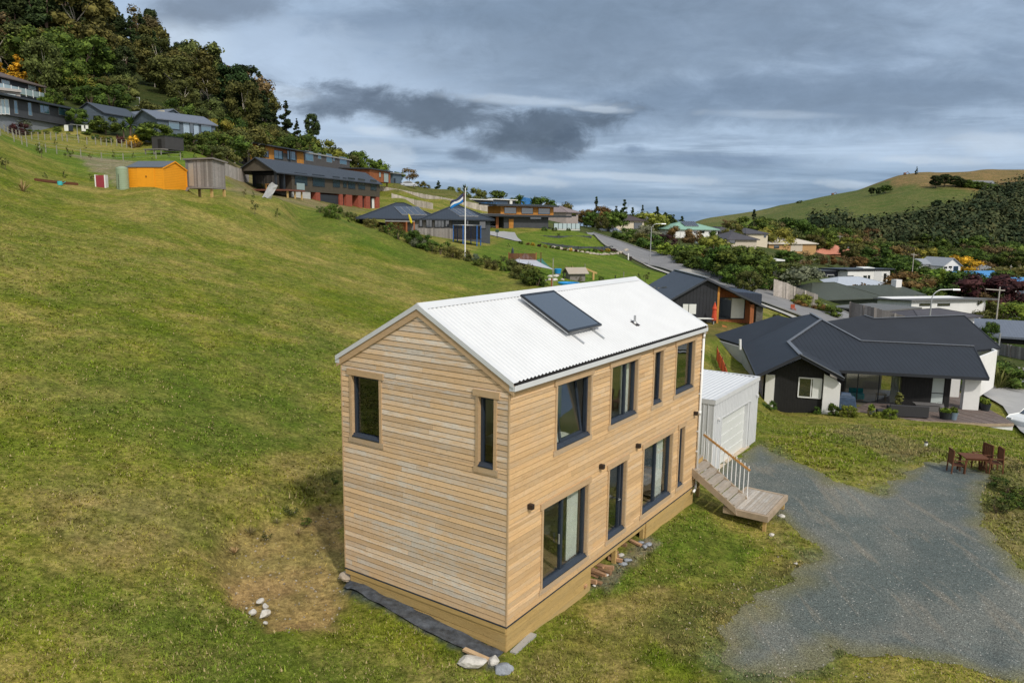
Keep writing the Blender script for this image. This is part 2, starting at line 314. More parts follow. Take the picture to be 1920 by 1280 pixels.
def build_ground():
    NU,NY=430,520
    u=np.linspace(-1,1,NU); u=np.sign(u)*(.75*np.abs(u)+.9*np.abs(u)**3.5)
    Ys=np.concatenate([np.linspace(-30,7,12)[:-1],8*np.exp(np.linspace(0,math.log(9000/8),NY-11))-1.])
    Yg,Ug=np.meshgrid(Ys,u,indexing='ij'); Xg=Ug*(np.maximum(Yg,0)+8+12*np.exp(-np.maximum(Yg,0)/10)+(Yg<0)*(-Yg)*.5)
    Z=H(Xg,Yg)
    b1,b2=bumps(Xg,Yg); Z+=b1+b2
    Z+=(vnoise(Xg,Yg,40,2,4)-.5)*3.5*np.clip((Yg-450)/200,0,1)*np.clip((1500-Yg)/400,0,1)
    h,w=Z.shape; idx=np.arange(h*w).reshape(h,w); f=np.stack([idx[:-1,:-1],idx[:-1,1:],idx[1:,1:],idx[1:,:-1]],-1).reshape(-1,4)
    V=np.stack([Xg,Yg,Z],-1).reshape(-1,3)
    o=np_mesh('ground',V,f,ground_material('turf_soil'),smooth=True); A,B=colours(Xg.ravel(),Yg.ravel()); setcol(o.data,'ca',A); setcol(o.data,'cb',B)
    tag(o,kind='structure'); return o
build_ground()
def Hs(X,Y):
    X=np.asarray(X,float);Y=np.asarray(Y,float); a,b=bumps(X,Y); return H(X,Y)+a+b
def build_gravel():
    X=np.arange(2,27,.085);Y=np.arange(12,39,.085); Yg,Xg=np.meshgrid(Y,X,indexing='ij'); d=gdist(Xg,Yg); a,b=bumps(Xg,Yg)
    Z=H(Xg,Yg)+a+.006+np.clip(d*.15,-.03,.0); h,w_=Z.shape; idx=np.arange(h*w_).reshape(h,w_); f=np.stack([idx[:-1,:-1],idx[:-1,1:],idx[1:,1:],idx[1:,:-1]],-1).reshape(-1,4)
    dc=(d[:-1,:-1]+d[1:,1:])/2; f=f[(dc>-.02).ravel()]; used=np.unique(f); mp=-np.ones(h*w_,int); mp[used]=np.arange(len(used)); V=np.stack([Xg,Yg,Z],-1).reshape(-1,3)[used]
    m,t=newmat('gravel_chip'); co=t.n('ShaderNodeTexCoord').outputs['Object']; vo=t.n('ShaderNodeTexVoronoi',i={'Scale':38.}); t.set(vo.inputs['Vector'],co)
    big=t.noise(t.mapv(co,(.8,.8,0),rot=(0,0,.6)),.42,5,.6,.5); tr=t.noise(t.mapv(co,(2.2,.35,0),rot=(0,0,-.55)),.8,4,.6); fine=t.noise(co,30.,3,.7)
    c=t.mix(t.rng(big,.40,.62,smooth=True),(.108,.130,.124,1),(.158,.168,.152,1)); c=t.mix(t.math('MULTIPLY',t.rng(tr,.52,.68,smooth=True),.55),c,(.24,.215,.17,1))
    ea=t.n('ShaderNodeAttribute',attribute_name='edge').outputs['Fac']; c=t.mix(t.math('MULTIPLY',t.rng(t.math('ADD',ea,t.math('MULTIPLY',fine,.5)),.25,1.0,1,0,True),.7),c,(.17,.16,.07,1))
    sc_=t.n('ShaderNodeSeparateColor'); t.set(sc_.inputs[0],vo.outputs['Color']); v=t.math('MULTIPLY',t.rng(sc_.outputs[0],0,1,.55,1.4),t.rng(fine,.3,.7,.75,1.2))
    c=t.mix(1.,c,t.n('ShaderNodeCombineColor',i={0:v,1:v,2:v}).outputs[0],'MULTIPLY'); c=t.mix(t.rng(sc_.outputs[1],.988,.994),c,(.5,.49,.45,1))
    out(t,c,.85,.25,0.,t.math('ADD',vo.outputs['Distance'],fine),.6,.03)
    o=np_mesh('gravel_driveway',V,mp[f],m,smooth=True); a_=o.data.attributes.new('edge','FLOAT','POINT'); a_.data.foreach_set('value',np.clip(d.ravel()[used]/1.,0,1).astype(np.float32)); tag(o,kind='structure')
build_gravel()
# ---------------------------------------------------------------- camera, light, sky
cam=bpy.data.cameras.new('camera'); cam.sensor_width=36; cam.lens=F_/1920*36; cam.clip_start=.5; cam.clip_end=20000
co_=put(bpy.data.objects.new('camera',cam)); Mx=Matrix([[RT[0],UP[0],-FW[0],0],[RT[1],UP[1],-FW[1],0],[RT[2],UP[2],-FW[2],CZ],[0,0,0,1]]); co_.matrix_world=Mx; SC.camera=co_
SUN=Vector((.50,-.86,.95)).normalized(); el=math.asin(SUN.z); az=math.atan2(SUN.x,SUN.y)
sl=bpy.data.lights.new('sun','SUN'); sl.energy=2.5; sl.angle=R_(3); sl.color=(1,.94,.85); so=put(bpy.data.objects.new('sun',sl)); so.rotation_euler=SUN.to_track_quat('Z','Y').to_euler()
w=bpy.data.worlds.new('World'); w.cycles.sampling_method='NONE'; SC.world=w; w.use_nodes=True; t=NT(w.node_tree)
sky=t.n('ShaderNodeTexSky',sky_type='NISHITA'); sky.sun_disc=False; sky.sun_elevation=el; sky.sun_rotation=az
dv=t.n('ShaderNodeTexCoord').outputs['Generated']; sp=t.n('ShaderNodeSeparateXYZ'); t.set(sp.inputs[0],dv); x,y,z=sp.outputs
A_=t.math('ARCTAN2',x,y); E_=t.math('ARCSINE',z)      # azimuth right of north (rad), elevation (rad)
def P2(a,e): return t.n('ShaderNodeCombineXYZ',i={0:a,1:e}).outputs[0]
# projected cloud-layer coordinates
k=t.math('DIVIDE',1.,t.math('ADD',t.math('MAXIMUM',z,0.),.10)); lay=t.n('ShaderNodeCombineXYZ',i={0:t.math('MULTIPLY',x,k),1:t.math('MULTIPLY',y,k),2:0.}).outputs[0]
nA=t.noise(t.mapv(lay,(.55,.8,1),(2.3,1.1,0)),1.,7,.55,.7); nB=t.noise(t.mapv(lay,(1.4,2.2,1),(5.,3.,0)),1.6,7,.6,.5)
ang=P2(A_,E_); wA=t.noise(t.mapv(ang,(6,17,1)),1.,6,.62,.5); wB=t.noise(t.mapv(ang,(3,40,1),(4,2,0)),1.,6,.6,.4); lump=t.noise(t.mapv(ang,(14,26,1),(1,5,0)),1.,8,.66,.35)
def blob(a0,e0,sa,se,rot=0.,wob=.5):
    dx=t.math('SUBTRACT',A_,a0); dy=t.math('SUBTRACT',E_,e0); c,s_=math.cos(rot),math.sin(rot)
    u=t.math('DIVIDE',t.math('ADD',t.math('MULTIPLY',dx,c),t.math('MULTIPLY',dy,s_)),sa); v=t.math('DIVIDE',t.math('SUBTRACT',t.math('MULTIPLY',dy,c),t.math('MULTIPLY',dx,s_)),se)
    r=t.math('SQRT',t.math('ADD',t.math('MULTIPLY',u,u),t.math('MULTIPLY',v,v))); r=t.math('ADD',r,t.math('MULTIPLY',t.math('SUBTRACT',lump,.5),wob*2.6))
    return t.rng(r,.35,1.2,1.,0.,True)
def px2(px,py): 
    d=ray(px,py); return math.atan2(d[0],d[1]),math.atan2(d[2],math.hypot(d[0],d[1]))
def srgb(r,g,b):
    r,g,b=r*1.045,min(g*1.09,250),min(b*1.13,253)
    return tuple(((c/255+.055)/1.055)**2.4 if c>10 else c/3294 for c in(r,g,b))+(1,)
base=t.mix(t.rng(nA,.34,.66,smooth=True),srgb(128,141,158),srgb(166,179,195))
base=t.mix(t.math('MULTIPLY',t.rng(nB,.45,.7,smooth=True),.35),base,srgb(172,183,198))
c=base
for (px,py,sx,sy,rot,wob,col,st) in [
   (480,150,330,110,-.1,.5,(182,192,205),.85),(700,160,400,80,-.25,.55,(172,183,198),.7),(830,95,200,50,0,.4,(163,175,190),.5),(340,95,90,60,.3,.3,(190,198,208),.8),
   (1250,60,520,110,.12,.3,(126,138,153),.7),(1650,190,380,60,-.05,.3,(118,131,148),.8),(1200,210,260,50,.1,.4,(116,130,148),.6),(420,10,140,38,.2,.4,(118,127,140),.85),(1000,20,300,45,0,.4,(118,131,146),.5),
   (660,330,200,40,-.1,.3,(168,180,196),.6),(1050,340,300,20,0,.6,(186,196,210),.75),(1600,300,130,26,0,.5,(178,190,205),.75),(1830,285,190,40,0,.6,(178,188,202),.7)]:
    a0,e0=px2(px,py); c=t.mix(t.math('MULTIPLY',blob(a0,e0,sx/F_,sy/F_,rot,wob),st),c,srgb(*col))
low=t.rng(E_,.005,.105,1.,0.,True)
lc=t.mix(t.rng(wB,.40,.62,smooth=True),srgb(106,130,154),srgb(142,158,175)); c=t.mix(t.math('MULTIPLY',low,.9),c,lc)
streak=t.rng(wB,.52,.68,smooth=True); band=t.math('MULTIPLY',t.rng(E_,.015,.05,0,1,True),t.rng(E_,.09,.16,1,0,True)); c=t.mix(t.math('MULTIPLY',t.math('MULTIPLY',streak,band),.6),c,srgb(186,198,213))
for (px,py,sx,sy,rot,wob,col,st) in [
   (820,215,240,40,-.10,.8,(84,93,106),.9),(1030,232,165,34,.1,.85,(86,96,110),.9),(640,190,105,36,0,.85,(98,107,121),.75),(950,268,110,24,-.1,.6,(82,92,106),.85),
   (1075,268,36,34,.5,.8,(78,89,105),.85),(880,292,50,16,-.1,.7,(88,100,118),.8),(1020,292,60,14,0,.8,(92,104,122),.7),(1190,280,34,10,0,.8,(105,120,142),.6),(1350,300,160,12,-.02,.6,(118,134,156),.6)]:
    a0,e0=px2(px,py); c=t.mix(t.math('MULTIPLY',blob(a0,e0,sx/F_,sy/F_,rot,wob),st),c,srgb(*col))
for (px,py,sx,sy,st) in [(690,290,110,22,.6),(700,245,46,12,.7),(930,335,150,10,.6),(1180,332,190,8,.55),(840,325,60,12,.5),(1000,190,150,10,.5),(1120,205,60,7,.6),(1720,300,90,9,.6),(1600,345,60,8,.55),(1870,265,60,22,.5),(1460,215,120,8,.3),(545,175,60,14,.4),(330,80,40,30,.4)]:
    a0,e0=px2(px,py); c=t.mix(t.math('MULTIPLY',blob(a0,e0,sx/F_,sy/F_,-.05,.9),st),c,srgb(196,201,208))
for (px,py,sx,sy) in [(1095,390,45,9),(1165,394,38,8),(1030,384,30,6),(1225,404,30,6),(880,375,24,5)]:
    a0,e0=px2(px,py); c=t.mix(t.math('MULTIPLY',blob(a0,e0,sx/F_,sy/F_,0,1.),.7),c,srgb(200,209,221))
dv2=t.math('ADD',t.rng(lump,.3,.7,.90,1.09),t.math('MULTIPLY',t.math('SUBTRACT',wA,.5),.25)); c=t.mix(1.,c,t.n('ShaderNodeCombineColor',i={0:dv2,1:dv2,2:dv2}).outputs[0],'MULTIPLY')
clear=t.mix(1.,sky,(.09,.09,.09,1),'MULTIPLY')
c=t.mix(.93,clear,c)
# the half of the sky behind the photographer is thinner, brighter cloud around the veiled sun
dt=t.n('ShaderNodeVectorMath',operation='DOT_PRODUCT'); t.set(dt.inputs[0],dv); dt.inputs[1].default_value=tuple(SUN)
c=t.mix(t.rng(dt.outputs['Value'],.1,1.,0,1,True),c,(1.0,.97,.92,1))
bg=t.n('ShaderNodeBackground',i={'Strength':1.}); t.set(bg.inputs[0],c); o_=t.n('ShaderNodeOutputWorld'); t.t.links.new(bg.outputs[0],o_.inputs[0])
vs=SC.view_settings; vs.view_transform='Standard'; vs.look='None'; vs.exposure=0; vs.gamma=1; vs.use_curve_mapping=False
SC.render.engine='CYCLES'; SC.cycles.max_bounces=6; SC.cycles.diffuse_bounces=2; SC.cycles.glossy_bounces=3; SC.cycles.transparent_max_bounces=8; SC.cycles.use_denoising=True
# ---------------------------------------------------------------- shared materials
def wood_mat(name,base,grey,warm,axis=0,iv=.2,gmix=.5):
    m,t=newmat(name); co=t.n('ShaderNodeTexCoord').outputs['Object']; g=t.n('ShaderNodeNewGeometry').outputs['Random Per Island']
    sc=[1,1,1]; sc=(1.2,1.2,26) if axis==2 else (2,2,26)
    off=t.n('ShaderNodeCombineXYZ',i={0:t.math('MULTIPLY',g,37.),1:t.math('MULTIPLY',g,11.),2:t.math('MULTIPLY',g,91.)}).outputs[0]
    v=t.n('ShaderNodeVectorMath',operation='ADD'); t.set(v.inputs[0],co); t.set(v.inputs[1],off)
    gr=t.noise(t.mapv(v.outputs[0],(1.1,1.1,22)),1.,5,.65,.6); fn=t.noise(t.mapv(v.outputs[0],(5,5,90)),1.,3,.7); sp=t.noise(co,.55,4,.6); spk=t.noise(co,17.,3,.7)
    g2=t.math('FRACT',t.math('MULTIPLY',g,17.37)); g3=t.math('FRACT',t.math('MULTIPLY',g,5.71))
    c=t.mix(t.rng(gr,.3,.7),(*base,1),(*warm,1))
    wm=t.math('MULTIPLY',t.rng(t.math('ADD',t.math('MULTIPLY',sp,.6),t.math('ADD',t.math('MULTIPLY',g2,.28),t.math('MULTIPLY',fn,.3))),.38,.80,smooth=True),gmix)
    bl=t.noise(t.mapv(v.outputs[0],(1.6,1.6,7)),1.3,4,.7,.4); wm=t.math('MULTIPLY',wm,t.rng(bl,.38,.60,.25,1.25)); wm=t.math('MINIMUM',wm,1.); c=t.mix(wm,c,(*grey,1)); c=t.mix(t.math('MULTIPLY',t.rng(bl,.56,.72),.35),c,(base[0]*.62,base[1]*.58,base[2]*.5,1))
    val=t.math('MULTIPLY',t.rng(g3,0,1,1-iv,1+iv),t.rng(fn,.25,.75,.86,1.12)); val=t.math('MULTIPLY',val,t.rng(spk,.3,.42,.8,1.))
    c=t.mix(1.,c,t.n('ShaderNodeCombineColor',i={0:val,1:val,2:val}).outputs[0],'MULTIPLY')
    out(t,c,.78,.2,0.,fn,.3,.015); _MC[name]=m; return m
CEDAR=wood_mat('cedar_side',(.60,.375,.185),(.56,.46,.34),(.68,.455,.23),iv=.15,gmix=.45)
CEDARG=wood_mat('cedar_gable',(.66,.45,.265),(.66,.60,.525),(.70,.48,.265),iv=.15,gmix=.95)
TRIM=wood_mat('cedar_trim',(.50,.33,.18),(.45,.38,.30),(.58,.41,.24),iv=.1,gmix=.5)
PINE=wood_mat('treated_pine',(.46,.31,.12),(.42,.34,.19),(.60,.41,.16),iv=.16,gmix=.4)
DECKW=wood_mat('deck_grey',(.37,.33,.29),(.47,.45,.42),(.40,.34,.27),iv=.14,gmix=.8)
DECKD=wood_mat('deck_dark',(.13,.105,.095),(.24,.21,.20),(.17,.12,.10),iv=.3,gmix=.6)
GREYW=wood_mat('weathered_grey',(.25,.23,.22),(.34,.32,.31),(.20,.18,.17),iv=.25,gmix=.7)
REDW=wood_mat('stained_furniture',(.12,.05,.028),(.15,.08,.05),(.17,.07,.035),iv=.2,gmix=.4)
WHITE=mat('white_steel',(.63,.645,.66),.42,.04,1.5,spec=.5)
WHITEW=mat('white_render',(.74,.74,.73),.8,.05,.8)
WPVC=mat('white_pipe',(.82,.82,.82),.35,.03)
NAVY=mat('window_frame_dark',(.028,.038,.055),.4,.15,6.)
NAVYF=mat('dark_joinery',(.022,.028,.036),.45,.15,3.)
BLACKV=mat('under_cladding',(.015,.014,.013),.9,.2)
ALU=mat('galvanised',(.45,.46,.47),.4,.12,8.,metal=.6)
BLK=mat('black_fitting',(.03,.02,.016),.5,.2,9.)
INT=mat('interior_plaster',(.42,.40,.36),.9,.03); FLO=mat('interior_floor',(.25,.17,.10),.5,.15)
GLS=glass_mat('house_glass',see=.93,rough=.01); GLF=glass_mat('far_glass',(.03,.055,.08),.06); GLD=glass_mat('dark_glass',(.012,.016,.02),.04)
CURT=mat('white_curtain',(.72,.74,.72),.9,.06,3.)
STONE=mat('pale_stone',(.52,.50,.46),.85,.28,7.,bump=.5); STONEG=mat('grey_stone',(.24,.26,.29),.75,.35,5.,bump=.5); SHEETM=mat('black_polythene',(.07,.08,.095),.45,.6,6.,bump=.8)
CONC=mat('concrete',(.36,.35,.33),.85,.12,1.5)
def island_col(c,dx): return c
# ---------------------------------------------------------------- the timber house
YA=.5946; AX=np.array([math.sin(YA),math.cos(YA),0]); BX=np.array([-math.cos(YA),math.sin(YA),0]); HO=np.array([-.0425,15.7026,0]); HROT=math.atan2(AX[1],AX[0])
def HW(a,b,z=0): return HO+AX*a+BX*b+np.array([0,0,z])
HL,HWD,HH=11.37,5.01,5.42
house=thing('timber_house','tall narrow two-storey house clad in pale horizontal timber boards under a white ribbed gable roof','house',HO,HROT)
K=.5593; RZ=lambda b:5.42+min(b,HWD-b)*.54      # underside of roof
SIDE_OP=[('w',1.95,3.58,3.58,5.12),('w',4.74,6.32,3.58,5.12),('w',7.48,8.08,3.58,5.14),('w',9.17,10.68,3.58,5.12),('s',1.44,3.60,.32,2.28),('d',4.79,5.82,.34,2.33),('s',7.0,9.13,.36,2.36),('w',9.72,10.14,.40,2.36)]
GAB_OP=[('w',3.74,4.66,3.56,5.10),('w',.37,.78,3.56,5.12)]
def cladding(length,zmax,ops,place,seed,apex=None,pitch=.1295,jmin=2.4,jmax=5.8,lap=.014):
    q=random.Random(seed); mb=MB(); z=0.
    joints={}
    while z<zmax-.02:
        z1=min(z+pitch,zmax); cuts=sorted({z,z1}|{e for o in ops for e in(o[3],o[4]) if z+.012<e<z1-.012})
        xs=[0.];p=0.
        while p<length: p+=q.uniform(jmin,jmax); xs.append(min(p,length))
        for ca,cb in zip(cuts[:-1],cuts[1:]):
            lo,hi=(0,length)
            if apex:
                lo0,hi0=apex(ca);lo1,hi1=apex(cb-.006)
            else: lo0=lo1=lo;hi0=hi1=hi
            if hi1-lo1<.05: hi1=lo1+.02
            segs=[(a,b) for a,b in zip(xs[:-1],xs[1:])]
            for o in ops:
                if o[3]<cb-.004 and o[4]>ca+.004:
                    ns=[]
                    for a,b in segs:
                        if b<=o[1] or a>=o[2]: ns.append((a,b)); continue
                        if a<o[1]: ns.append((a,o[1]))
                        if b>o[2]: ns.append((o[2],b))
                    segs=ns
            top=cb-(lap if cb==z1 else 0)
            for a,b in segs:
                a0,b0=max(a,lo0),min(b,hi0);a1,b1=max(a,lo1),min(b,hi1)
                if b0-a0<.03: continue
                if b1-a1<.01: a1=min(max(a1,a0),b0);b1=a1+.01
                g=.002; yo0=.026;yo1=.016
                mb.hexa([place(a0+g,yo0,ca),place(b0-g,yo0,ca),place(b0-g,-.004,ca),place(a0+g,-.004,ca),place(a1+g,yo1,top),place(b1-g,yo1,top),place(b1-g,-.004,top),place(a1+g,-.004,top)])
        z=z1
    return mb
def slabs(length,z0,z1,ops,place,t0,t1,apex=None):
    mb=MB(); xs=sorted({0.,length}|{e for o in ops for e in(o[1],o[2])}); zs=sorted({z0,z1}|{e for o in ops for e in(o[3],o[4])})
    for a,b in zip(xs[:-1],xs[1:]):
        for c,d in zip(zs[:-1],zs[1:]):
            if any(o[1]<=a+1e-4 and o[2]>=b-1e-4 and o[3]<=c+1e-4 and o[4]>=d-1e-4 for o in ops): continue
            mb.hexa([place(a,t0,c),place(b,t0,c),place(b,t1,c),place(a,t1,c),place(a,t0,d),place(b,t0,d),place(b,t1,d),place(a,t1,d)])
    return mb
pS=lambda s,o,z:(s,-o,z)               # long side facing the lawn
pG=lambda s,o,z:(-o,s,z)               # near gable
pS2=lambda s,o,z:(s,HWD+o,z); pG2=lambda s,o,z:(HL+o,s,z)
ap=lambda z:(0,HWD) if z<=HH-.02 else ((z-HH+.02)/.54,HWD-(z-HH+.02)/.54)
w1=cladding(HL,HH-.02,SIDE_OP,pS,3).build('wall',CEDAR,house); w1['label']='long side wall of warm honey-coloured boards with four windows above and doors below'
w2=cladding(HWD,HH+HWD/2*.54-.05,GAB_OP,pG,5,ap,jmin=2.,jmax=5.5).build('wall',CEDARG,house); w2['label']='gable wall of greyer weathered boards with two upper windows'
cladding(HL,HH-.02,[],pS2,8).build('wall',CEDARG,house); cladding(HWD,HH+HWD/2*.54-.05,[],pG2,9,ap).build('wall',CEDAR,house)
m=slabs(HL,-.04,HH-.03,SIDE_OP,pS,-.006,-.2); 
for p,o in((pS2,[]),): 
    k=slabs(HL,-.04,HH-.03,o,p,-.006,-.2); m.add(k.v,k.f)
for p,o in((pG,GAB_OP),(pG2,[])):
    k=slabs(HWD,-.04,HH-.03,o,p,-.006,-.2); m.add(k.v,k.f)
for a in(.006,HL-.2): m.add([(a,.1,HH-.03),(a,HWD-.1,HH-.03),(a,HWD/2,HH+1.28),(a+.19,.1,HH-.03),(a+.19,HWD-.1,HH-.03),(a+.19,HWD/2,HH+1.28)],[(0,1,2),(5,4,3),(0,3,4,1),(1,4,5,2),(2,5,3,0)])
m.build('wall_framing',BLACKV,house)
i=MB(); i.box(.21,HL-.21,.21,HWD-.21,.08,.3); i.box(.21,HL-.21,.21,HWD-.21,2.75,3.0); i.box(.21,HL-.21,.21,HWD-.21,5.36,5.39); i.build('floor',FLO,house)
i=MB(); i.box(.22,HL-.22,3.2,3.3,.3,2.75); i.box(.22,HL-.22,3.2,3.3,3.0,5.36)
for a in(4.2,6.4): i.box(a,a+.1,.22,3.2,.3,2.75)
for a in(4.1,6.8,8.7): i.box(a,a+.1,.22,3.2,3.0,5.36)
i.build('inner_wall',INT,house)
# corner boards, base flashing line and skirting
i=MB(); 
for a,b in((-.03,-.03),(HL-.005,-.03),(-.03,HWD-.005)): MB().box(a,a+.035,b,b+.035,0,HH-.02).build('corner_board',TRIM,house)
i=MB(); i.box(-.036,HL+.03,-.036,.0,-.035,-.001); i.box(-.036,0,0,HWD+.03,-.035,-.001); i.box(HL,HL+.03,0,HWD+.03,-.035,-.001); i.build('base_flashing',NAVY,house)
i=MB()
def skirt(mb,s0,s1,zb0,zb1,p,top=-.04):
    z=top; k=0
    while z>min(zb0,zb1)+.01:
        z1=z-.19
        f=lambda s:zb0+(zb1-zb0)*(s-s0)/(s1-s0)
        a=max(z1,f(s0));b=max(z1,f(s1)); t=z-.006
        if a<t or b<t:
            a=min(a,t-.004);b=min(b,t-.004); mb.hexa([p(s0,.012,a),p(s1,.012,b),p(s1,-.02,b),p(s0,-.02,a),p(s0,.012,t),p(s1,.012,t),p(s1,-.02,t),p(s0,-.02,t)])
        z=z1
for a in((0,3.9,-.70,-.82,pS),(7.43,HL-.1,-.70,-.76,pS),(0,HWD-.15,-.72,-.38,pG)): i=MB(); skirt(i,*a); i.build('skirting',PINE,house)
i=MB(); i.box(3.9,7.43,.02,.07,-.2,-.04); i.box(.05,HL-.1,.4,.5,-.25,-.04); i.box(-.034,-.012,0,HWD,-.15,-.04); i.build('bearer',PINE,house)
for a in(3.95,5.52,7.38): MB().box(a-.06,a+.06,.03,.15,-1.1,-.2).build('foundation_post',PINE,house)
for a in(1.2,5.5,9.): MB().box(a-.06,a+.06,2.5,2.62,-1.1,-.2).build('foundation_post',PINE,house)
# roof: real corrugations
def corr(mb,a0,a1,b0,b1,zf,per=.152,amp=.015,n=8):
    N=int((a1-a0)/per*n); A_=np.linspace(a0,a1,N+1); zz=amp*np.sin(2*np.pi*A_/per); v=[];f=[]
    for k_,a in enumerate(A_): v+=[(a,b0,zf(b0)+zz[k_]),(a,b1,zf(b1)+zz[k_])]
    f=[(2*k_,2*k_+2,2*k_+3,2*k_+1) for k_ in range(N)]; mb.add(v,f)
def corr_y(mb,b0,b1,a0,a1,zf,per=.0762,amp=.009,n=6):
    N=int((b1-b0)/per*n); B_=np.linspace(b0,b1,N+1); v=[]
    for b in B_: z=amp*math.sin(2*math.pi*b/per); v+=[(a0,b,zf(a0,b)+z),(a1,b,zf(a1,b)+z)]
    mb.add(v,[(2*k_,2*k_+1,2*k_+3,2*k_+2) for k_ in range(N)])
zr=lambda b:5.52+(min(b,HWD-b)+.15)*.552; RX0,RX1=-.06,HL+.06
roof=MB(); corr(roof,RX0+.1,RX1-.05,-.13,HWD/2,zr); corr(roof,RX0+.1,RX1-.05,HWD/2,HWD+.13,zr)
roof=roof.build('roof',WHITE,house)
for p_ in roof.data.polygons: p_.use_smooth=True
m=MB(); zu=lambda b:zr(b)-.02
for s in(0,1):
    b0,b1=(-.12,HWD/2) if s==0 else (HWD/2,HWD+.12)
    m.slab([(RX0+.03,b0,zu(b0)),(RX1-.03,b0,zu(b0)),(RX1-.03,b1,zu(b1)),(RX0+.03,b1,zu(b1))],.1)
m.build('roof_underlay',BLACKV,roof)
m=MB(); zc=zr(HWD/2)
for s in(-1,1):
    b0,b1=HWD/2,HWD/2+s*.19
    m.slab([(RX0,b0,zc+.035),(RX1,b0,zc+.035),(RX1,b1,zr(b1)+.02),(RX0,b1,zr(b1)+.02)],.004)
m.build('ridge_cap',WHITE,roof)
for x0,x1,xo in((RX0-.02,RX0+.15,RX0-.02),(RX1-.15,RX1+.02,RX1+.02)):     # verge flashings
    m=MB()
    for s in(0,1):
        b0,b1=(-.16,HWD/2) if s==0 else (HWD+.16,HWD/2)
        m.slab([(x0,b0,zr(b0)+.018),(x1,b0,zr(b0)+.018),(x1,b1,zr(b1)+.018),(x0,b1,zr(b1)+.018)],.004)
        m.slab([(xo,b0,zr(b0)+.018),(xo,b1,zr(b1)+.018),(xo,b1,zr(b1)-.10),(xo,b0,zr(b0)-.10)],.004,(1,0,0))
    m.build('verge_flashing',WHITE,roof)
for x0 in(-.055,HL+.03):
    for s in(0,1):
        b0,b1=(-.15,HWD/2) if s==0 else (HWD+.15,HWD/2)
        MB().slab([(x0,b0,zr(b0)-.05),(x0,b1,zr(b1)-.05),(x0,b1,zr(b1)-.27),(x0,b0,zr(b0)-.27)],.025,(1,0,0)).build('barge_board',TRIM,roof)
for s in(0,1):                                         # gutters
    y=lambda v:-v if s==0 else HWD+v
    m=MB(); 
    for a,b in(((.04,.055)),((.165,.18))): m.box(RX0,RX1,min(y(a),y(b)),max(y(a),y(b)),5.35,5.465)
    m.box(RX0,RX1,min(y(.055),y(.165)),max(y(.055),y(.165)),5.35,5.362)
    for x in(RX0,RX1-.012): m.box(x,x+.012,min(y(.05),y(.17)),max(y(.05),y(.17)),5.362,5.46)
    m.build('gutter',WHITE,roof)
m=MB(); m.box(0,HL,-.035,-.012,5.24,5.42); m.box(0,HL,HWD+.012,HWD+.035,5.24,5.42); m.build('fascia',TRIM,roof)
# downpipe
m=MB(); x=HL-.02; m.path([(x,-.11,5.36),(x,-.09,5.25),(x,-.075,5.1),(x,-.075,.05),(x-.1,-.1,-.08),(x-.34,-.12,-.13)],.042,10); m.tube((x,-.075,2.62),(x,-.075,2.5),.055,n=10)
dp=m.build('downpipe',WPVC,house,True)
for z in(4.7,3.9,3.2,1.9,1.2,.5): MB().box(x-.07,x+.07,-.08,-.0,z,z+.03).build('bracket',WPVC,dp)
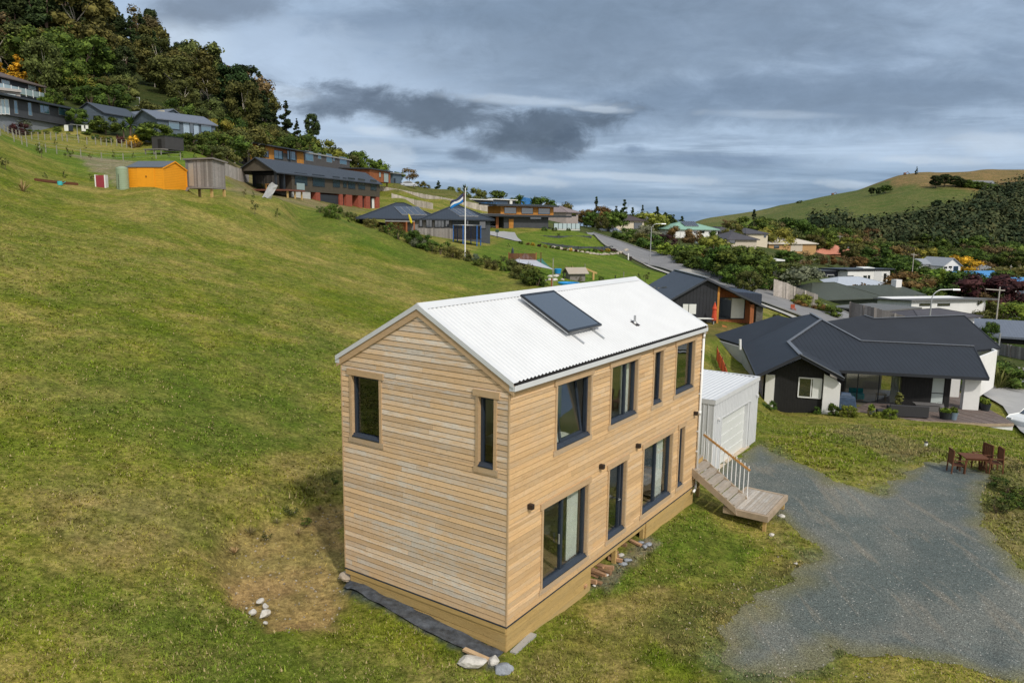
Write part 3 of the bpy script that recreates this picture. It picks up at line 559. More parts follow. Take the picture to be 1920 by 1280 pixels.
# windows
def window(p,o,sash=None,door=False,mull=None,mull_w=.09,curtain=(),name='window',out_t=.045,seed=0):
    kind,s0,s1,z0,z1=o; fr=MB(); D=.10; fw=.06
    def ring(mb,a0,a1,c0,c1,w,d0,d1):
        for A,B,C_,D_ in((a0,a1,c0,c0+w),(a0,a1,c1-w,c1),(a0,a0+w,c0+w,c1-w),(a1-w,a1,c0+w,c1-w)):
            mb.hexa([p(A,d0,C_),p(B,d0,C_),p(B,d1,C_),p(A,d1,C_),p(A,d0,D_),p(B,d0,D_),p(B,d1,D_),p(A,d1,D_)])
    ring(fr,s0+.004,s1-.004,z0+.004,z1-.004,fw,-D+.05,-D-.04)
    if mull: m0=s0+(s1-s0)*mull-mull_w/2; fr.hexa([p(a,d,c) for c in(z0+fw,z1-fw) for a,d in((m0,-D+.045),(m0+mull_w,-D+.045),(m0+mull_w,-D-.035),(m0,-D-.035))])
    win=fr.build(name,NAVY,house)
    if sash:                                           # tilted inward about its bottom rail
        a0,a1=sash; sm=MB(); q=lambda s,o_,z:p(s,-D-.02-(z-z0-fw)*.16+o_,z)
        for A,B,C_,D_ in((a0,a1,z0+fw,z0+fw+.07),(a0,a1,z1-fw-.07,z1-fw),(a0,a0+.07,z0+fw+.07,z1-fw-.07),(a1-.07,a1,z0+fw+.07,z1-fw-.07)):
            sm.hexa([q(A,.02,C_),q(B,.02,C_),q(B,-.03,C_),q(A,-.03,C_),q(A,.02,D_),q(B,.02,D_),q(B,-.03,D_),q(A,-.03,D_)])
        so_=sm.build('open_sash',NAVY,win); MB().add([q(a0+.07,0,z0+fw+.07),q(a1-.07,0,z0+fw+.07),q(a1-.07,0,z1-fw-.07),q(a0+.07,0,z1-fw-.07)],[(0,1,2,3)])
        g=MB().hexa([q(a,d,c) for c in(z0+fw+.07,z1-fw-.07) for a,d in((a0+.06,.004),(a1-.06,.004),(a1-.06,-.004),(a0+.06,-.004))])
        gl=MB().hexa([p(a,d,c) for c in(z0+fw,z1-fw) for a,d in((s0+fw-.01,-D+.0),(a0+.01,-D+.0),(a0+.01,-D-.008),(s0+fw-.01,-D-.008))]); gl.add(g.v,g.f); gl.build('glass',GLS,win)
    else: MB().hexa([p(a,d,c) for c in(z0+fw-.01,z1-fw+.01) for a,d in((s0+fw-.01,-D+.002),(s1-fw+.01,-D+.002),(s1-fw+.01,-D-.008),(s0+fw-.01,-D-.008))]).build('glass',GLS,win)
    MB().hexa([p(a,d,c) for a,d,c in((s0+.003,.055,z0-.012),(s1-.003,.055,z0-.012),(s1-.003,-D+.05,z0+.003),(s0+.003,-D+.05,z0+.003),(s0+.003,.055,z0+.012),(s1-.003,.055,z0+.012),(s1-.003,-D+.055,z0+.075),(s0+.003,-D+.055,z0+.075))]).build('sill',NAVY,win)
    tr=MB(); tw=.075
    def bx(a0,a1,c0,c1,d0,d1): tr.hexa([p(a,d,c) for c in(c0,c1) for a,d in((a0,d1),(a1,d1),(a1,d0),(a0,d0))])
    bx(s0-tw,s0,z0-.02,z1,.0,out_t); bx(s1,s1+tw,z0-.02,z1,.0,out_t); bx(s0-tw-.07,s1+tw+.07,z1,z1+.15,.0,out_t+.012); bx(s0-tw-.05,s1+tw+.05,z0-.15,z0-.02,.0,out_t)
    bx(s0,s0+.003,z0+.07,z1,-D+.05,.03); bx(s1-.003,s1,z0+.07,z1,-D+.05,.03); bx(s0,s1,z1-.003,z1,-D+.05,.03)
    tr.build('trim',TRIM,win)
    for c0,c1 in curtain:
        n=34; v=[];
        for k_ in range(n+1):
            s=c0+(c1-c0)*k_/n; d=-D-.14+.035*math.sin(k_*1.15+seed)+.012*math.sin(k_*2.7)
            v+=[p(s,d,z0+.02),p(s+.015*math.sin(k_),d,z1-.03)]
        cm=MB().add(v,[(2*k_,2*k_+2,2*k_+3,2*k_+1) for k_ in range(n)]).build('curtain',CURT,win,True)
    return win
w_=window(pS,SIDE_OP[0],sash=(2.35,3.45)); w_['label']='upper window with its sash tilted open'
window(pS,SIDE_OP[1],mull=.63,curtain=[(5.75,6.25)],seed=1); window(pS,SIDE_OP[2]); window(pS,SIDE_OP[3],curtain=[])
w_=window(pS,SIDE_OP[4],mull=.47,curtain=[(2.95,3.5)],name='sliding_door',seed=2); MB().box(2.28,2.31,.02,.05,1.1,1.35).build('handle',ALU,w_)
w_=window(pS,SIDE_OP[5],name='glazed_door',mull=.82,mull_w=.07); MB().path([(5.58,.06,1.25),(5.58,.0,1.25),(5.45,.0,1.25)],.012).build('handle',ALU,w_)
w_=window(pS,SIDE_OP[6],mull=.5,curtain=[(8.35,9.0)],name='sliding_door',seed=3); window(pS,SIDE_OP[7])
window(pG,GAB_OP[0]); window(pG,GAB_OP[1])
for s,z in((.8,2.55),(4.23,2.57),(6.46,2.59),(10.95,2.62)): MB().box(s-.055,s+.055,-.15,-.02,z-.06,z+.06).build('wall_light',BLK,house,bevel=.006)
# solar panel and vent on the roof
nrm=Vector((0,-.552,1)).normalized(); dn=Vector((0,1,.552)).normalized()
def rp(a,b,h): P=Vector((a,b,zr(b)))+nrm*h; return tuple(P)
sp_=MB().slab([rp(3.6,.73,.15),rp(5.32,.73,.15),rp(5.22,2.17,.17),rp(3.6,2.17,.17)],.085,tuple(-nrm)).build('solar_collector',mat('panel_edge',(.5,.51,.52),.35,.1,metal=.5),house)
m=MB()
for A in([(3.57,.70),(5.35,.70),(5.35,.76),(3.57,.76)],[(3.57,2.14),(5.25,2.14),(5.25,2.20),(3.57,2.20)],[(3.57,.76),(3.62,.76),(3.62,2.14),(3.57,2.14)],[(5.28,.76),(5.34,.76),(5.24,2.14),(5.18,2.14)]): m.slab([rp(a,b,.165+.02*(b-.7)/1.5) for a,b in A],.05,tuple(-nrm))
m.build('frame',mat('black_frame',(.012,.014,.018),.35,.1),sp_)
MB().slab([rp(a,b,.156+.02*(b-.7)/1.5) for a,b in[(3.61,.75),(5.3,.75),(5.2,2.15),(3.61,2.15)]],.006,tuple(-nrm)).build('glass',glass_mat('collector_glass',(.045,.055,.07),.12),sp_)
m=MB()
for a in(3.85,4.95): m.bar(rp(a,.36,.03),rp(a,2.1,.04),.05,.035,up=tuple(nrm)); m.bar(rp(a,.74,.03),rp(a,.74,.1),.03)
m.build('mounting_rail',ALU,sp_)
v_=MB(); v_.slab([rp(7.3,.5,.02),rp(7.52,.5,.02),rp(7.52,.72,.02),rp(7.3,.72,.02)],.01,tuple(-nrm)); v_=v_.build('roof_vent',BLK,house); m=MB(); b_=Vector(rp(7.41,.62,0)); m.tube(b_,b_+Vector((0,0,.24)),.035,n=10); m.tube(b_,b_+Vector((0,0,.07)),.07,.045,n=10); m.build('pipe',ALU,v_)
# furniture seen through the glass
def hthing(n,l,c,a,b,z=0.,r=0.,g=None): return thing(n,l,c,HW(a,b,z),HROT+r,g)
ch=hthing('armchair','turquoise armchair just inside the left-hand sliding door','chair',1.95,1.0,.3); TEAL=mat('teal_fabric',(.03,.33,.38),.8)
MB().box(-.35,.35,-.35,.35,.12,.45).build('seat',TEAL,ch,bevel=.04); MB().box(-.38,.38,.28,.45,.2,1.15).build('backrest',TEAL,ch,bevel=.05)
for x in(-.3,.3): 
    for y in(-.3,.3): MB().tube((x,y,0),(x,y,.13),.02).build('leg',ALU,ch)
bd=hthing('bed','low bed with white linen behind the right-hand sliding door','bed',8.2,1.35,.3); MB().box(-1,.95,-.7,.8,.08,.28).build('base',TRIM,bd); MB().box(-.98,.93,-.68,.78,.281,.5).build('mattress',CURT,bd,bevel=.06)
MB().box(.45,.85,-.5,.1,.5,.62).build('pillow',CURT,bd,bevel=.05)
bd=hthing('bed','bed with white sheets seen through the tilted upper window','bed',2.9,1.3,3.); MB().box(-.9,.8,-.8,.9,.08,.28).build('base',TRIM,bd); MB().box(-.88,.78,-.78,.88,.281,.5).build('mattress',CURT,bd,bevel=.06)
MB().box(.2,.7,-.2,.5,.5,.62).build('pillow',CURT,bd,bevel=.05)
# ---------------------------------------------------------------- garage, stairs and landing
GA0,GA1,GB0,GB1,GZ0,GZ1=15.6,21.45,.88,6.9,-1.0,1.98
gar=thing('garage','small white flat-roofed steel garage with a ribbed panel door beside the timber house','garage',HW(0,0),HROT)
TRAY=mat('tray_cladding',(.76,.77,.77),.45,.03,1.,stripe=('X',.4),sdark=.10)
def tray(mb,a0,a1,z0,z1,p,step=.2):
    a=a0
    while a<a1-.01:
        b=min(a+step,a1); mb.hexa([p(a,0,z0),p(b,0,z0),p(b,.05,z0),p(a,.05,z0),p(a,0,z1),p(b,0,z1),p(b,.05,z1),p(a,.05,z1)])
        mb.hexa([p(b-.03,-.022,z0),p(b-.002,-.022,z0),p(b-.002,0,z0),p(b-.03,0,z0),p(b-.03,-.022,z1),p(b-.002,-.022,z1),p(b-.002,0,z1),p(b-.03,0,z1)]); a=b
gf=lambda s,d,z:(s,GB0+d,z); gl_=lambda s,d,z:(GA0+d,s,z); gr_=lambda s,d,z:(GA1-d,s,z); gb_=lambda s,d,z:(s,GB1-d,z)
D0,D1,DZ=16.55,20.35,1.1
m=MB(); tray(m,GA0,D0,GZ0,GZ1,gf,.19); tray(m,D1,GA1,GZ0,GZ1,gf,.22); tray(m,D0,D1,DZ,GZ1,gf,.19); tray(m,GB0+.06,GB1,GZ0-.3,GZ1,gl_,.19); tray(m,GB0+.06,GB1,GZ0-.3,GZ1,gr_,.19); tray(m,GA0,GA1,GZ0,GZ1,gb_,.19)
m.build('wall',WHITE,gar)
MB().box(GA0+.05,GA1-.05,GB0+.1,GB1-.1,GZ0-.4,GZ0+.02).build('slab',CONC,gar)
mr=MB(); corr_y(mr,GB0+.12,GB1-.1,GA0+.02,GA1-.02,lambda a,b:GZ1+.02+.02*(b-GB0),per=.19,amp=.014,n=6); MB
rf=mr.build('roof',WHITE,gar)
m=MB(); m.box(GA0-.03,GA1+.03,GB0-.05,GB0-.03,GZ1-.12,GZ1+.07); m.box(GA0-.03,GA0-.01,GB0-.03,GB1+.03,GZ1-.12,GZ1+.07); m.box(GA1+.01,GA1+.03,GB0-.03,GB1+.03,GZ1-.12,GZ1+.07)
m.box(GA0-.03,GA1+.03,GB0-.03,GB0+.12,GZ1+.055,GZ1+.07); m.box(GA1-.12,GA1+.01,GB0+.12,GB1,GZ1+.055,GZ1+.07); m.build('fascia',mat('pale_grey_steel',(.62,.63,.64),.4,.05),rf)
gd=MB()
for k_ in range(5):
    z0=GZ0+.03+k_*(DZ-GZ0-.03)/5; z1=GZ0+.03+(k_+1)*(DZ-GZ0-.03)/5; gd.hexa([(D0+.05,GB0+.14,z0),(D1-.35,GB0+.14,z0),(D1-.35,GB0+.18,z0),(D0+.05,GB0+.18,z0),(D0+.05,GB0+.112,z1-.012),(D1-.35,GB0+.112,z1-.012),(D1-.35,GB0+.18,z1-.012),(D0+.05,GB0+.18,z1-.012)])
gd=gd.build('garage_door',mat('door_white',(.72,.74,.72),.4,.03),gar)
m=MB(); m.box(D0-.04,D0+.05,GB0-.02,GB0+.13,GZ0,DZ+.04); m.box(D1-.35,D1-.30,GB0-.02,GB0+.16,GZ0,DZ+.04); m.box(D1-.30,D1,GB0+.02,GB0+.1,GZ0,DZ); m.box(D1,D1+.04,GB0-.02,GB0+.1,GZ0,DZ+.04); m.box(D0+.05,D1,GB0-.02,GB0+.13,DZ,DZ+.045); m.build('frame',WHITE,gd)
m=MB(); m.box(D0-.05,D1+.1,GB0-.06,GB0+.14,GZ0-.12,GZ0+.03); m.build('threshold',mat('timber_sill',(.5,.42,.32),.8),gd)
for s in(GA0+.42,GA1-.25): 
    l=MB().box(s-.04,s+.04,GB0-.11,GB0-.022,1.18,1.26).build('wall_light',WPVC,gar); MB().tube((s,GB0-.12,1.12),(s,GB0-.06,1.2),.035,n=8).build('lamp_head',ALU,l)
# stairs + landing, deck between house and garage
st=thing('stairs','weathered timber steps with white balusters leading down to a small landing by the gravel','stairs',HW(0,0),HROT)
LZ=-.45; SA0,SA1=11.05,12.32
m=MB(); 
for k_ in range(13): m.box(11.25+.0,13.4,-2.5+k_*.098,-2.5+k_*.098+.09,LZ-.03,LZ)
m.build('landing',DECKW,st)
m=MB(); m.box(11.1,13.55,-2.62,-2.52,LZ-.2,LZ+.002); m.box(11.1,13.55,-1.22,-1.14,LZ-.2,LZ+.002); m.box(11.1,11.22,-2.52,-1.22,LZ-.2,LZ+.002); m.box(13.43,13.55,-2.52,-1.22,LZ-.2,LZ+.002); m.build('landing_frame',mat('fascia_wood',(.36,.28,.2),.8,.2,3.),st)
for a,b in((11.2,-2.5),(13.4,-2.5),(13.4,-1.3),(12.6,-1.3)): MB().box(a-.05,a+.05,b-.05,b+.05,-1.35,LZ-.03).build('post',PINE,st)
for k_ in range(6):
    z=-.27+k_*.178; b0=-1.53+k_*.262; t_=MB(); t_.box(SA0+.02,SA1-.05,b0,b0+.125,z-.035,z); t_.box(SA0+.02,SA1-.05,b0+.133,b0+.265,z-.035,z); t_.box(SA0+.03,SA1-.06,b0-.0+.01,b0+.03,z-.15,z-.036); t_.build('tread',DECKW,st)
m=MB()
for a in(SA0,SA1-.05):
    m.hexa([(a,-1.62,-.62),(a+.045,-1.62,-.62),(a+.045,.1,.48),(a,.1,.48),(a,-1.55,-.36),(a+.045,-1.55,-.36),(a+.045,.0,.70),(a,.0,.70)])
m.build('stringer',mat('fascia_wood',(.36,.28,.2)),st)
m=MB()
for k_ in range(19): m.box(HL+.08,SA1,.06+k_*.098,.06+k_*.098+.09,.77,.80)
m.build('upper_deck',DECKW,st); MB().box(HL+.08,SA1,.07,1.9,.58,.765).build('deck_frame',PINE,st)
for a in(12.2,): MB().box(a-.05,a+.05,.1,.2,-1.2,.58).build('post',PINE,st)
ra=SA1+.02
RB0,RB1=(.05,1.52),(-1.55,.59)      # (b, z) ends of the handrail
zrl=lambda b:RB1[1]+(RB0[1]-RB1[1])*(b-RB1[0])/(RB0[0]-RB1[0])
m=MB(); m.bar((ra,RB0[0]+.05,zrl(RB0[0]+.05)),(ra,RB1[0]-.05,zrl(RB1[0]-.05)),.05,.07); m.build('handrail',mat('oiled_rail',(.45,.24,.08),.6,.2,5.),st)
for k_ in range(12):
    b=RB1[0]+(RB0[0]-RB1[0])*k_/11; zb=max(LZ, -.45+(b+1.6)*.62); MB().tube((ra,b,zb),(ra,b,zrl(b)+.13),.017,n=8).build('baluster',WPVC,st)
# ---------------------------------------------------------------- grass blades near the house
def build_grass():
    N=190000; r=rng
    # more tufts close to the camera; whole lawn in view out to 60 m
    Y=11+52*r.random(N)**1.7; X=(r.random(N)*2-1)*(.80*Y+2)
    hx=(X-HO[0])*AX[0]+(Y-HO[1])*AX[1]; hy=(X-HO[0])*BX[0]+(Y-HO[1])*BX[1]
    ok=~((hx>-.1)&(hx<HL+.1)&(hy>-.08)&(hy<HWD+.1))&~((hx>GA0-.1)&(hx<GA1+.1)&(hy>GB0-.2)&(hy<GB1+.1))&~((hx>11)&(hx<15.6)&(hy>-1.2)&(hy<2))
    g=gdist(X,Y); ok&=(g<-.02)|((r.random(N)<.45*np.exp(-np.clip(g,0,9)*5))&(g<.9))
    dirt=pdist(X,Y,GP([(395,1050),(440,1005),(560,960),(650,940),(655,1100),(620,1175),(500,1190),(420,1120)]))+(vnoise(X,Y,1.,4,4)-.5)*1.4; ok&=(dirt<0)|(r.random(N)<.10)
    shm=pdist(X,Y,GP([(650,1075),(700,1100),(940,1240),(930,1262),(820,1200),(640,1105)])); ok&=(shm<-.05)
    cl=vnoise(X,Y,.9,31,3); ok&=r.random(N)<np.clip(.4+(cl-.35)*2,.3,1)
    X,Y,g,cl=X[ok],Y[ok],g[ok],cl[ok]; n=len(X); Z=Hs(X,Y)
    bank=np.clip(pdist(X,Y,GP([(1430,850),(1500,800),(1640,790),(1930,810),(1930,1100),(1860,1000),(1850,880),(1700,860),(1640,915),(1560,900)]))/1.5+.3,0,1)
    long_=np.clip(pdist(X,Y,GP([(380,930),(480,880),(640,850),(640,950),(560,975),(420,1020),(340,1080)]))/1.,0,1)
    hgt=(.018+.024*r.random(n))*(1+1.5*bank+1.8*long_)*(.7+.7*np.clip(cl,0,1))*np.clip((66-Y)/25,.25,1); hgt*=np.where((r.random(n)<.03),1.7,1)
    B=5; A,Bc=colours(X,Y); V=np.zeros((n,B,3,3),np.float32)
    ang=r.random((n,B))*6.283; lean=.5+1.2*r.random((n,B)); rad=.05*r.random((n,B))*(1+Y[:,None]/30); wd=(.006+.007*r.random((n,B)))*(1+Y[:,None]/22)
    bx=X[:,None]+np.cos(ang*3.1)*rad; by=Y[:,None]+np.sin(ang*3.1)*rad; hh=hgt[:,None]*(.6+.8*r.random((n,B)))
    px_,py_=-np.sin(ang)*wd,np.cos(ang)*wd
    V[:,:,0]=np.stack([bx-px_,by-py_,Z[:,None]-.01+0*bx],-1); V[:,:,1]=np.stack([bx+px_,by+py_,Z[:,None]-.01+0*bx],-1)
    V[:,:,2]=np.stack([bx+np.cos(ang)*hh*lean,by+np.sin(ang)*hh*lean,Z[:,None]+hh],-1)
    V=V.reshape(-1,3); f=np.arange(len(V)).reshape(-1,3)
    o=np_mesh('grass',V,f,ground_material('grass_blade',True)); setcol(o.data,'ca',np.repeat(A*1.3,B*3,0)); setcol(o.data,'cb',np.repeat(Bc*1.2,B*3,0))
    tag(o,'short rough pasture grass, green with dry straw patches, around the timber house','grass',kind='stuff')
build_grass()
# ---------------------------------------------------------------- plant prototypes (unit height 1, scaled when placed)
def leaf_mat(name,lo,hi,var=.3):
    m,t=newmat(name); co=t.n('ShaderNodeTexCoord').outputs['Object']; ri=t.n('ShaderNodeObjectInfo').outputs['Random']; g=t.n('ShaderNodeNewGeometry').outputs['Random Per Island']
    off=t.n('ShaderNodeVectorMath',operation='ADD'); t.set(off.inputs[0],co); t.set(off.inputs[1],t.n('ShaderNodeCombineXYZ',i={0:t.math('MULTIPLY',ri,40.),1:t.math('MULTIPLY',ri,17.)}).outputs[0])
    nz=t.noise(off.outputs[0],6.,4,.65); c=t.mix(t.rng(t.math('ADD',t.math('MULTIPLY',nz,.7),t.math('MULTIPLY',g,.3)),.35,.68,smooth=True),(*lo,1),(*hi,1))
    v=t.math('MULTIPLY',t.rng(g,0,1,1-var,1+var),t.rng(ri,0,1,.72,1.25)); hue=t.rng(t.math('FRACT',t.math('MULTIPLY',ri,7.7)),0,1,.85,1.2)
    c=t.mix(1.,c,t.n('ShaderNodeCombineColor',i={0:t.math('MULTIPLY',v,hue),1:v,2:v}).outputs[0],'MULTIPLY'); 
    p=out(t,c,.75,.12); _MC[name]=m; return m
LM={k:leaf_mat('foliage_'+k,lo,hi) for k,(lo,hi) in dict(
  pine=((.02,.036,.014),(.05,.078,.024)),green=((.036,.066,.013),(.09,.13,.022)),olive=((.06,.07,.02),(.12,.125,.034)),bright=((.08,.13,.018),(.17,.22,.03)),
  yellow=((.25,.17,.015),(.55,.36,.03)),ygreen=((.11,.12,.022),(.22,.205,.035)),brown=((.10,.075,.035),(.19,.135,.06)),maroon=((.035,.014,.016),(.075,.03,.03)),
  rust=((.085,.052,.018),(.16,.095,.033)),blue=((.035,.06,.05),(.08,.11,.09)),grey=((.09,.11,.07),(.17,.19,.12)),flax=((.10,.12,.03),(.22,.22,.07)),dry=((.20,.15,.07),(.33,.26,.13))).items()}
BARK=mat('bark',(.14,.10,.075),.9,.3,9.,obj=.25); BARKP=mat('pale_bark',(.42,.38,.32),.85,.25,6.)
def leaves(blobs,N,ls,seed,shell=.55,asp=1.,droop=0.,flat=0.):
    r=np.random.default_rng(seed); b=np.array(blobs,float); wt=(b[:,3]*b[:,4]+b[:,4]*b[:,5]+b[:,3]*b[:,5]); k=r.choice(len(b),N,p=wt/wt.sum())
    d=r.normal(size=(N,3)); d/=np.linalg.norm(d,axis=1)[:,None]; rr=shell+(1-shell)*r.random(N)**.5; rr*=1+.30*(r.random(N)<.16)*r.random(N)
    c=b[k,:3]+d*b[k,3:6]*rr[:,None]; nrm=d*1.+r.normal(size=(N,3))*.6+np.array([0,0,.25]); nrm[:,2]+=flat; nrm/=np.linalg.norm(nrm,axis=1)[:,None]
    a=np.cross(nrm,r.normal(size=(N,3))); a/=np.linalg.norm(a,axis=1)[:,None]; a[:,2]-=droop; e=np.cross(nrm,a); s=ls*(.55+.9*r.random(N))[:,None]
    V=np.stack([c-a*s*asp,c+e*s*.6,c+a*s*asp,c-e*s*.6],1); V[:,1]+=nrm*s*.25; V[:,3]-=nrm*s*.1
    return V.reshape(-1,3),np.arange(4*N).reshape(-1,4)
def core_blobs(blobs,s,seed):
    m=MB()
    for i,b in enumerate(blobs):
        bm=bmesh.new(); bmesh.ops.create_icosphere(bm,subdivisions=2,radius=1); q=random.Random(seed+i)
        m.add([(b[0]+v.co.x*b[3]*s*q.uniform(.55,1.2),b[1]+v.co.y*b[4]*s*q.uniform(.55,1.2),b[2]+v.co.z*b[5]*s*q.uniform(.55,1.2)) for v in bm.verts],[tuple(x.index for x in f.verts) for f in bm.faces]); bm.free()
    return np.array(m.v),m.f
def blob_cloud(n,fn,seed):
    q=random.Random(seed); return [fn(i/(n-1) if n>1 else 0,q) for i in range(n)]
def sh_round(w,z0,zs,br):
    def fn(t,q):
        th=q.uniform(0,6.283); u=q.uniform(-1,1); rr=q.uniform(.45,1)**.5; h=math.sqrt(max(0,1-u*u*.8))
        z=z0+(1-z0)*(.5+.5*u*.82); return (w*.62*h*rr*math.cos(th),w*.62*h*rr*math.sin(th),z-br*.1,br*q.uniform(.7,1.25),br*q.uniform(.7,1.25),br*q.uniform(.85,1.25)*zs)
    return fn
def sh_cone(w,z0,p,br,jit=.35):
    def fn(t,q):
        z=z0+(1-z0)*t; rad=w*(1-t)**p+.015; th=q.uniform(0,6.283); rr=rad*q.uniform(.3,.9); s=br*(1-.72*t)*q.uniform(.7,1.25)
        return (rr*math.cos(th),rr*math.sin(th),min(z+q.uniform(-.03,.03),.97),s,s,s*jit*2)
    return fn
def limbs(mb,blobs,h0,r0,seed,n=7):
    q=random.Random(seed); bs=sorted(blobs,key=lambda b:-b[3])[:n*2]; q.shuffle(bs); sway=(q.uniform(-.03,.03),q.uniform(-.03,.03))
    top=max(b[2] for b in blobs)*.86; P=[(sway[0]*t*4*t,sway[1]*4*t*t,top*t-.06*(t==0)) for t in(0,.15,.35,.6,.85,1)]
    for i in range(5): mb.tube(P[i],P[i+1],r0*(1-.18*i),r0*(1-.18*(i+1)),6,cap=(i==0))
    for b in bs[:n]:
        hz_=max(h0,b[2]*.55); t=hz_/top; s=(sway[0]*4*t*t,sway[1]*4*t*t,hz_); mid=((s[0]+b[0])/2+q.uniform(-.02,.02),(s[1]+b[1])/2,(s[2]+b[2])/2-.015)
        mb.tube(s,mid,r0*.45,r0*.3,5,False); mb.tube(mid,b[:3],r0*.3,r0*.12,5,False)
PROTO={}
def proto(key,name,mat_,blobs,N,ls,seed,bark=BARK,h0=.25,r0=.02,core=.74,nl=7,trunk=True,**k):
    if core: k.setdefault('shell',.8); k['shell']=max(k['shell'],.72) if core>.6 else k['shell']; N=int(N*1.5); ls=ls*.82
    v,f=leaves(blobs,N,ls,seed,**k)
    o=thing(name,None,None); 
    if core:
        cv,cf=core_blobs(blobs,core,seed); n=len(v); me=bpy.data.meshes.new('crown'); me.from_pydata(v.tolist()+cv.tolist(),[],[tuple(x) for x in f.tolist()]+[tuple(n+i for i in q) for q in cf]); me.update(); me.materials.append(mat_); put(bpy.data.objects.new('crown' if trunk else 'foliage',me),o)
    else: np_mesh('crown' if trunk else 'foliage',v,f,mat_,o)
    mb=MB()
    if trunk: limbs(mb,blobs,h0,r0,seed,nl); mb.build('trunk',bark,o)
    else:
        q=random.Random(seed)
        for i in range(6): a=q.uniform(0,6.28); mb.tube((0,0,-.05),(.18*math.cos(a),.18*math.sin(a),q.uniform(.4,.75)),.018,.006,5,False)
        mb.build('stem',bark,o)
    PROTO.setdefault(key,[]).append(o); return o
for s in range(3):
    proto('pine','pine_tree',LM['pine'],blob_cloud(34,sh_cone(.22,.12,.75,.085),s),2900,.023,s,h0=.2,asp=1.3,shell=.5)
    proto('wpine','pine_tree',LM['pine'],blob_cloud(34,sh_round(.36,.25,.95,.085),s+40),2900,.023,s,h0=.25,asp=1.3,shell=.5,nl=9)
    proto('broad','broadleaf_tree',LM['green'],blob_cloud(30,sh_round(.78,.14,.9,.14),s+10),1900,.034,s)
    proto('olivet','broadleaf_tree',LM['olive'],blob_cloud(28,sh_round(.62,.18,.9,.12),s+20),1700,.032,s,bark=BARKP)
    proto('gum','gum_tree',LM['olive'],blob_cloud(14,sh_round(.42,.42,.8,.105),s+30),750,.030,s,bark=BARKP,h0=.35,r0=.017,core=.5,nl=9,shell=.35)
for s in range(2):
    proto('fir','fir_tree',LM['pine'],blob_cloud(26,sh_cone(.2,.06,.9,.085,.3),s+50),1200,.028,s,asp=1.5,droop=.3)
    proto('poplar','poplar_tree',LM['yellow'],blob_cloud(20,sh_cone(.20,.10,.55,.095,.8),s+60),1300,.026,s,r0=.014)
    proto('bare','bare_tree',LM['brown'],blob_cloud(12,sh_round(.5,.45,.7,.10),s+70),260,.024,s,bark=BARKP,h0=.3,r0=.022,core=0,nl=12,shell=.2)
    proto('brownt','broadleaf_tree',LM['brown'],blob_cloud(16,sh_round(.55,.3,.9,.13),s+80),900,.028,s,core=.5)
    proto('yellowt','broadleaf_tree',LM['yellow'],blob_cloud(18,sh_round(.8,.12,.9,.18),s+90),1300,.034,s)
    proto('ygreent','broadleaf_tree',LM['ygreen'],blob_cloud(18,sh_round(.8,.12,.9,.18),s+100),1300,.034,s)
    proto('maroon','broadleaf_tree',LM['maroon'],blob_cloud(18,sh_round(.85,.12,.9,.18),s+110),1300,.034,s)
    proto('rust','broadleaf_tree',LM['rust'],blob_cloud(18,sh_round(.8,.12,.9,.18),s+120),1200,.034,s)
    proto('bush','bush',LM['green'],blob_cloud(18,sh_round(1.0,.03,.9,.23),s+130),900,.05,s,trunk=False)
    proto('bbush','bush',LM['bright'],blob_cloud(18,sh_round(1.0,.03,.9,.23),s+140),900,.05,s,trunk=False)
    proto('obush','bush',LM['olive'],blob_cloud(10,sh_round(1.0,.05,.9,.27),s+150),800,.05,s,trunk=False)
proto('mbush','bush',LM['maroon'],blob_cloud(11,sh_round(1.0,.05,.9,.27),160),800,.05,5,trunk=False); proto('gbush','bush',LM['grey'],blob_cloud(11,sh_round(1.0,.05,.9,.27),161),800,.05,6,trunk=False)
proto('ybush','bush',LM['ygreen'],blob_cloud(11,sh_round(1.0,.05,.9,.27),162),800,.05,7,trunk=False); proto('yybush','bush',LM['yellow'],blob_cloud(11,sh_round(1.0,.05,.9,.27),163),800,.05,8,trunk=False)
proto('rbush','bush',LM['rust'],blob_cloud(11,sh_round(1.0,.05,.9,.27),164),800,.05,9,trunk=False); proto('blue','conifer_tree',LM['blue'],blob_cloud(22,sh_cone(.27,.05,.7,.11,.5),165),1100,.03,3)
proto('gcone','conifer_tree',LM['bright'],blob_cloud(22,sh_cone(.27,.03,.6,.11,.6),166),1300,.03,3)
proto('sap','sapling',LM['olive'],blob_cloud(9,sh_round(.36,.25,1.,.10),167),170,.035,4,core=0,r0=.014,nl=6,shell=.1); proto('sap','sapling',LM['green'],blob_cloud(9,sh_cone(.22,.2,.7,.12,.6),168),200,.032,5,core=0,r0=.014,nl=6,shell=.1)
proto('weed','shrub',LM['olive'],blob_cloud(8,sh_round(.9,.1,.9,.25),169),260,.05,5,core=0,trunk=False,shell=.15,asp=1.6); proto('weed','shrub',LM['green'],blob_cloud(8,sh_round(.7,.1,.9,.22),170),300,.05,6,core=0,trunk=False,shell=.15,asp=1.6)
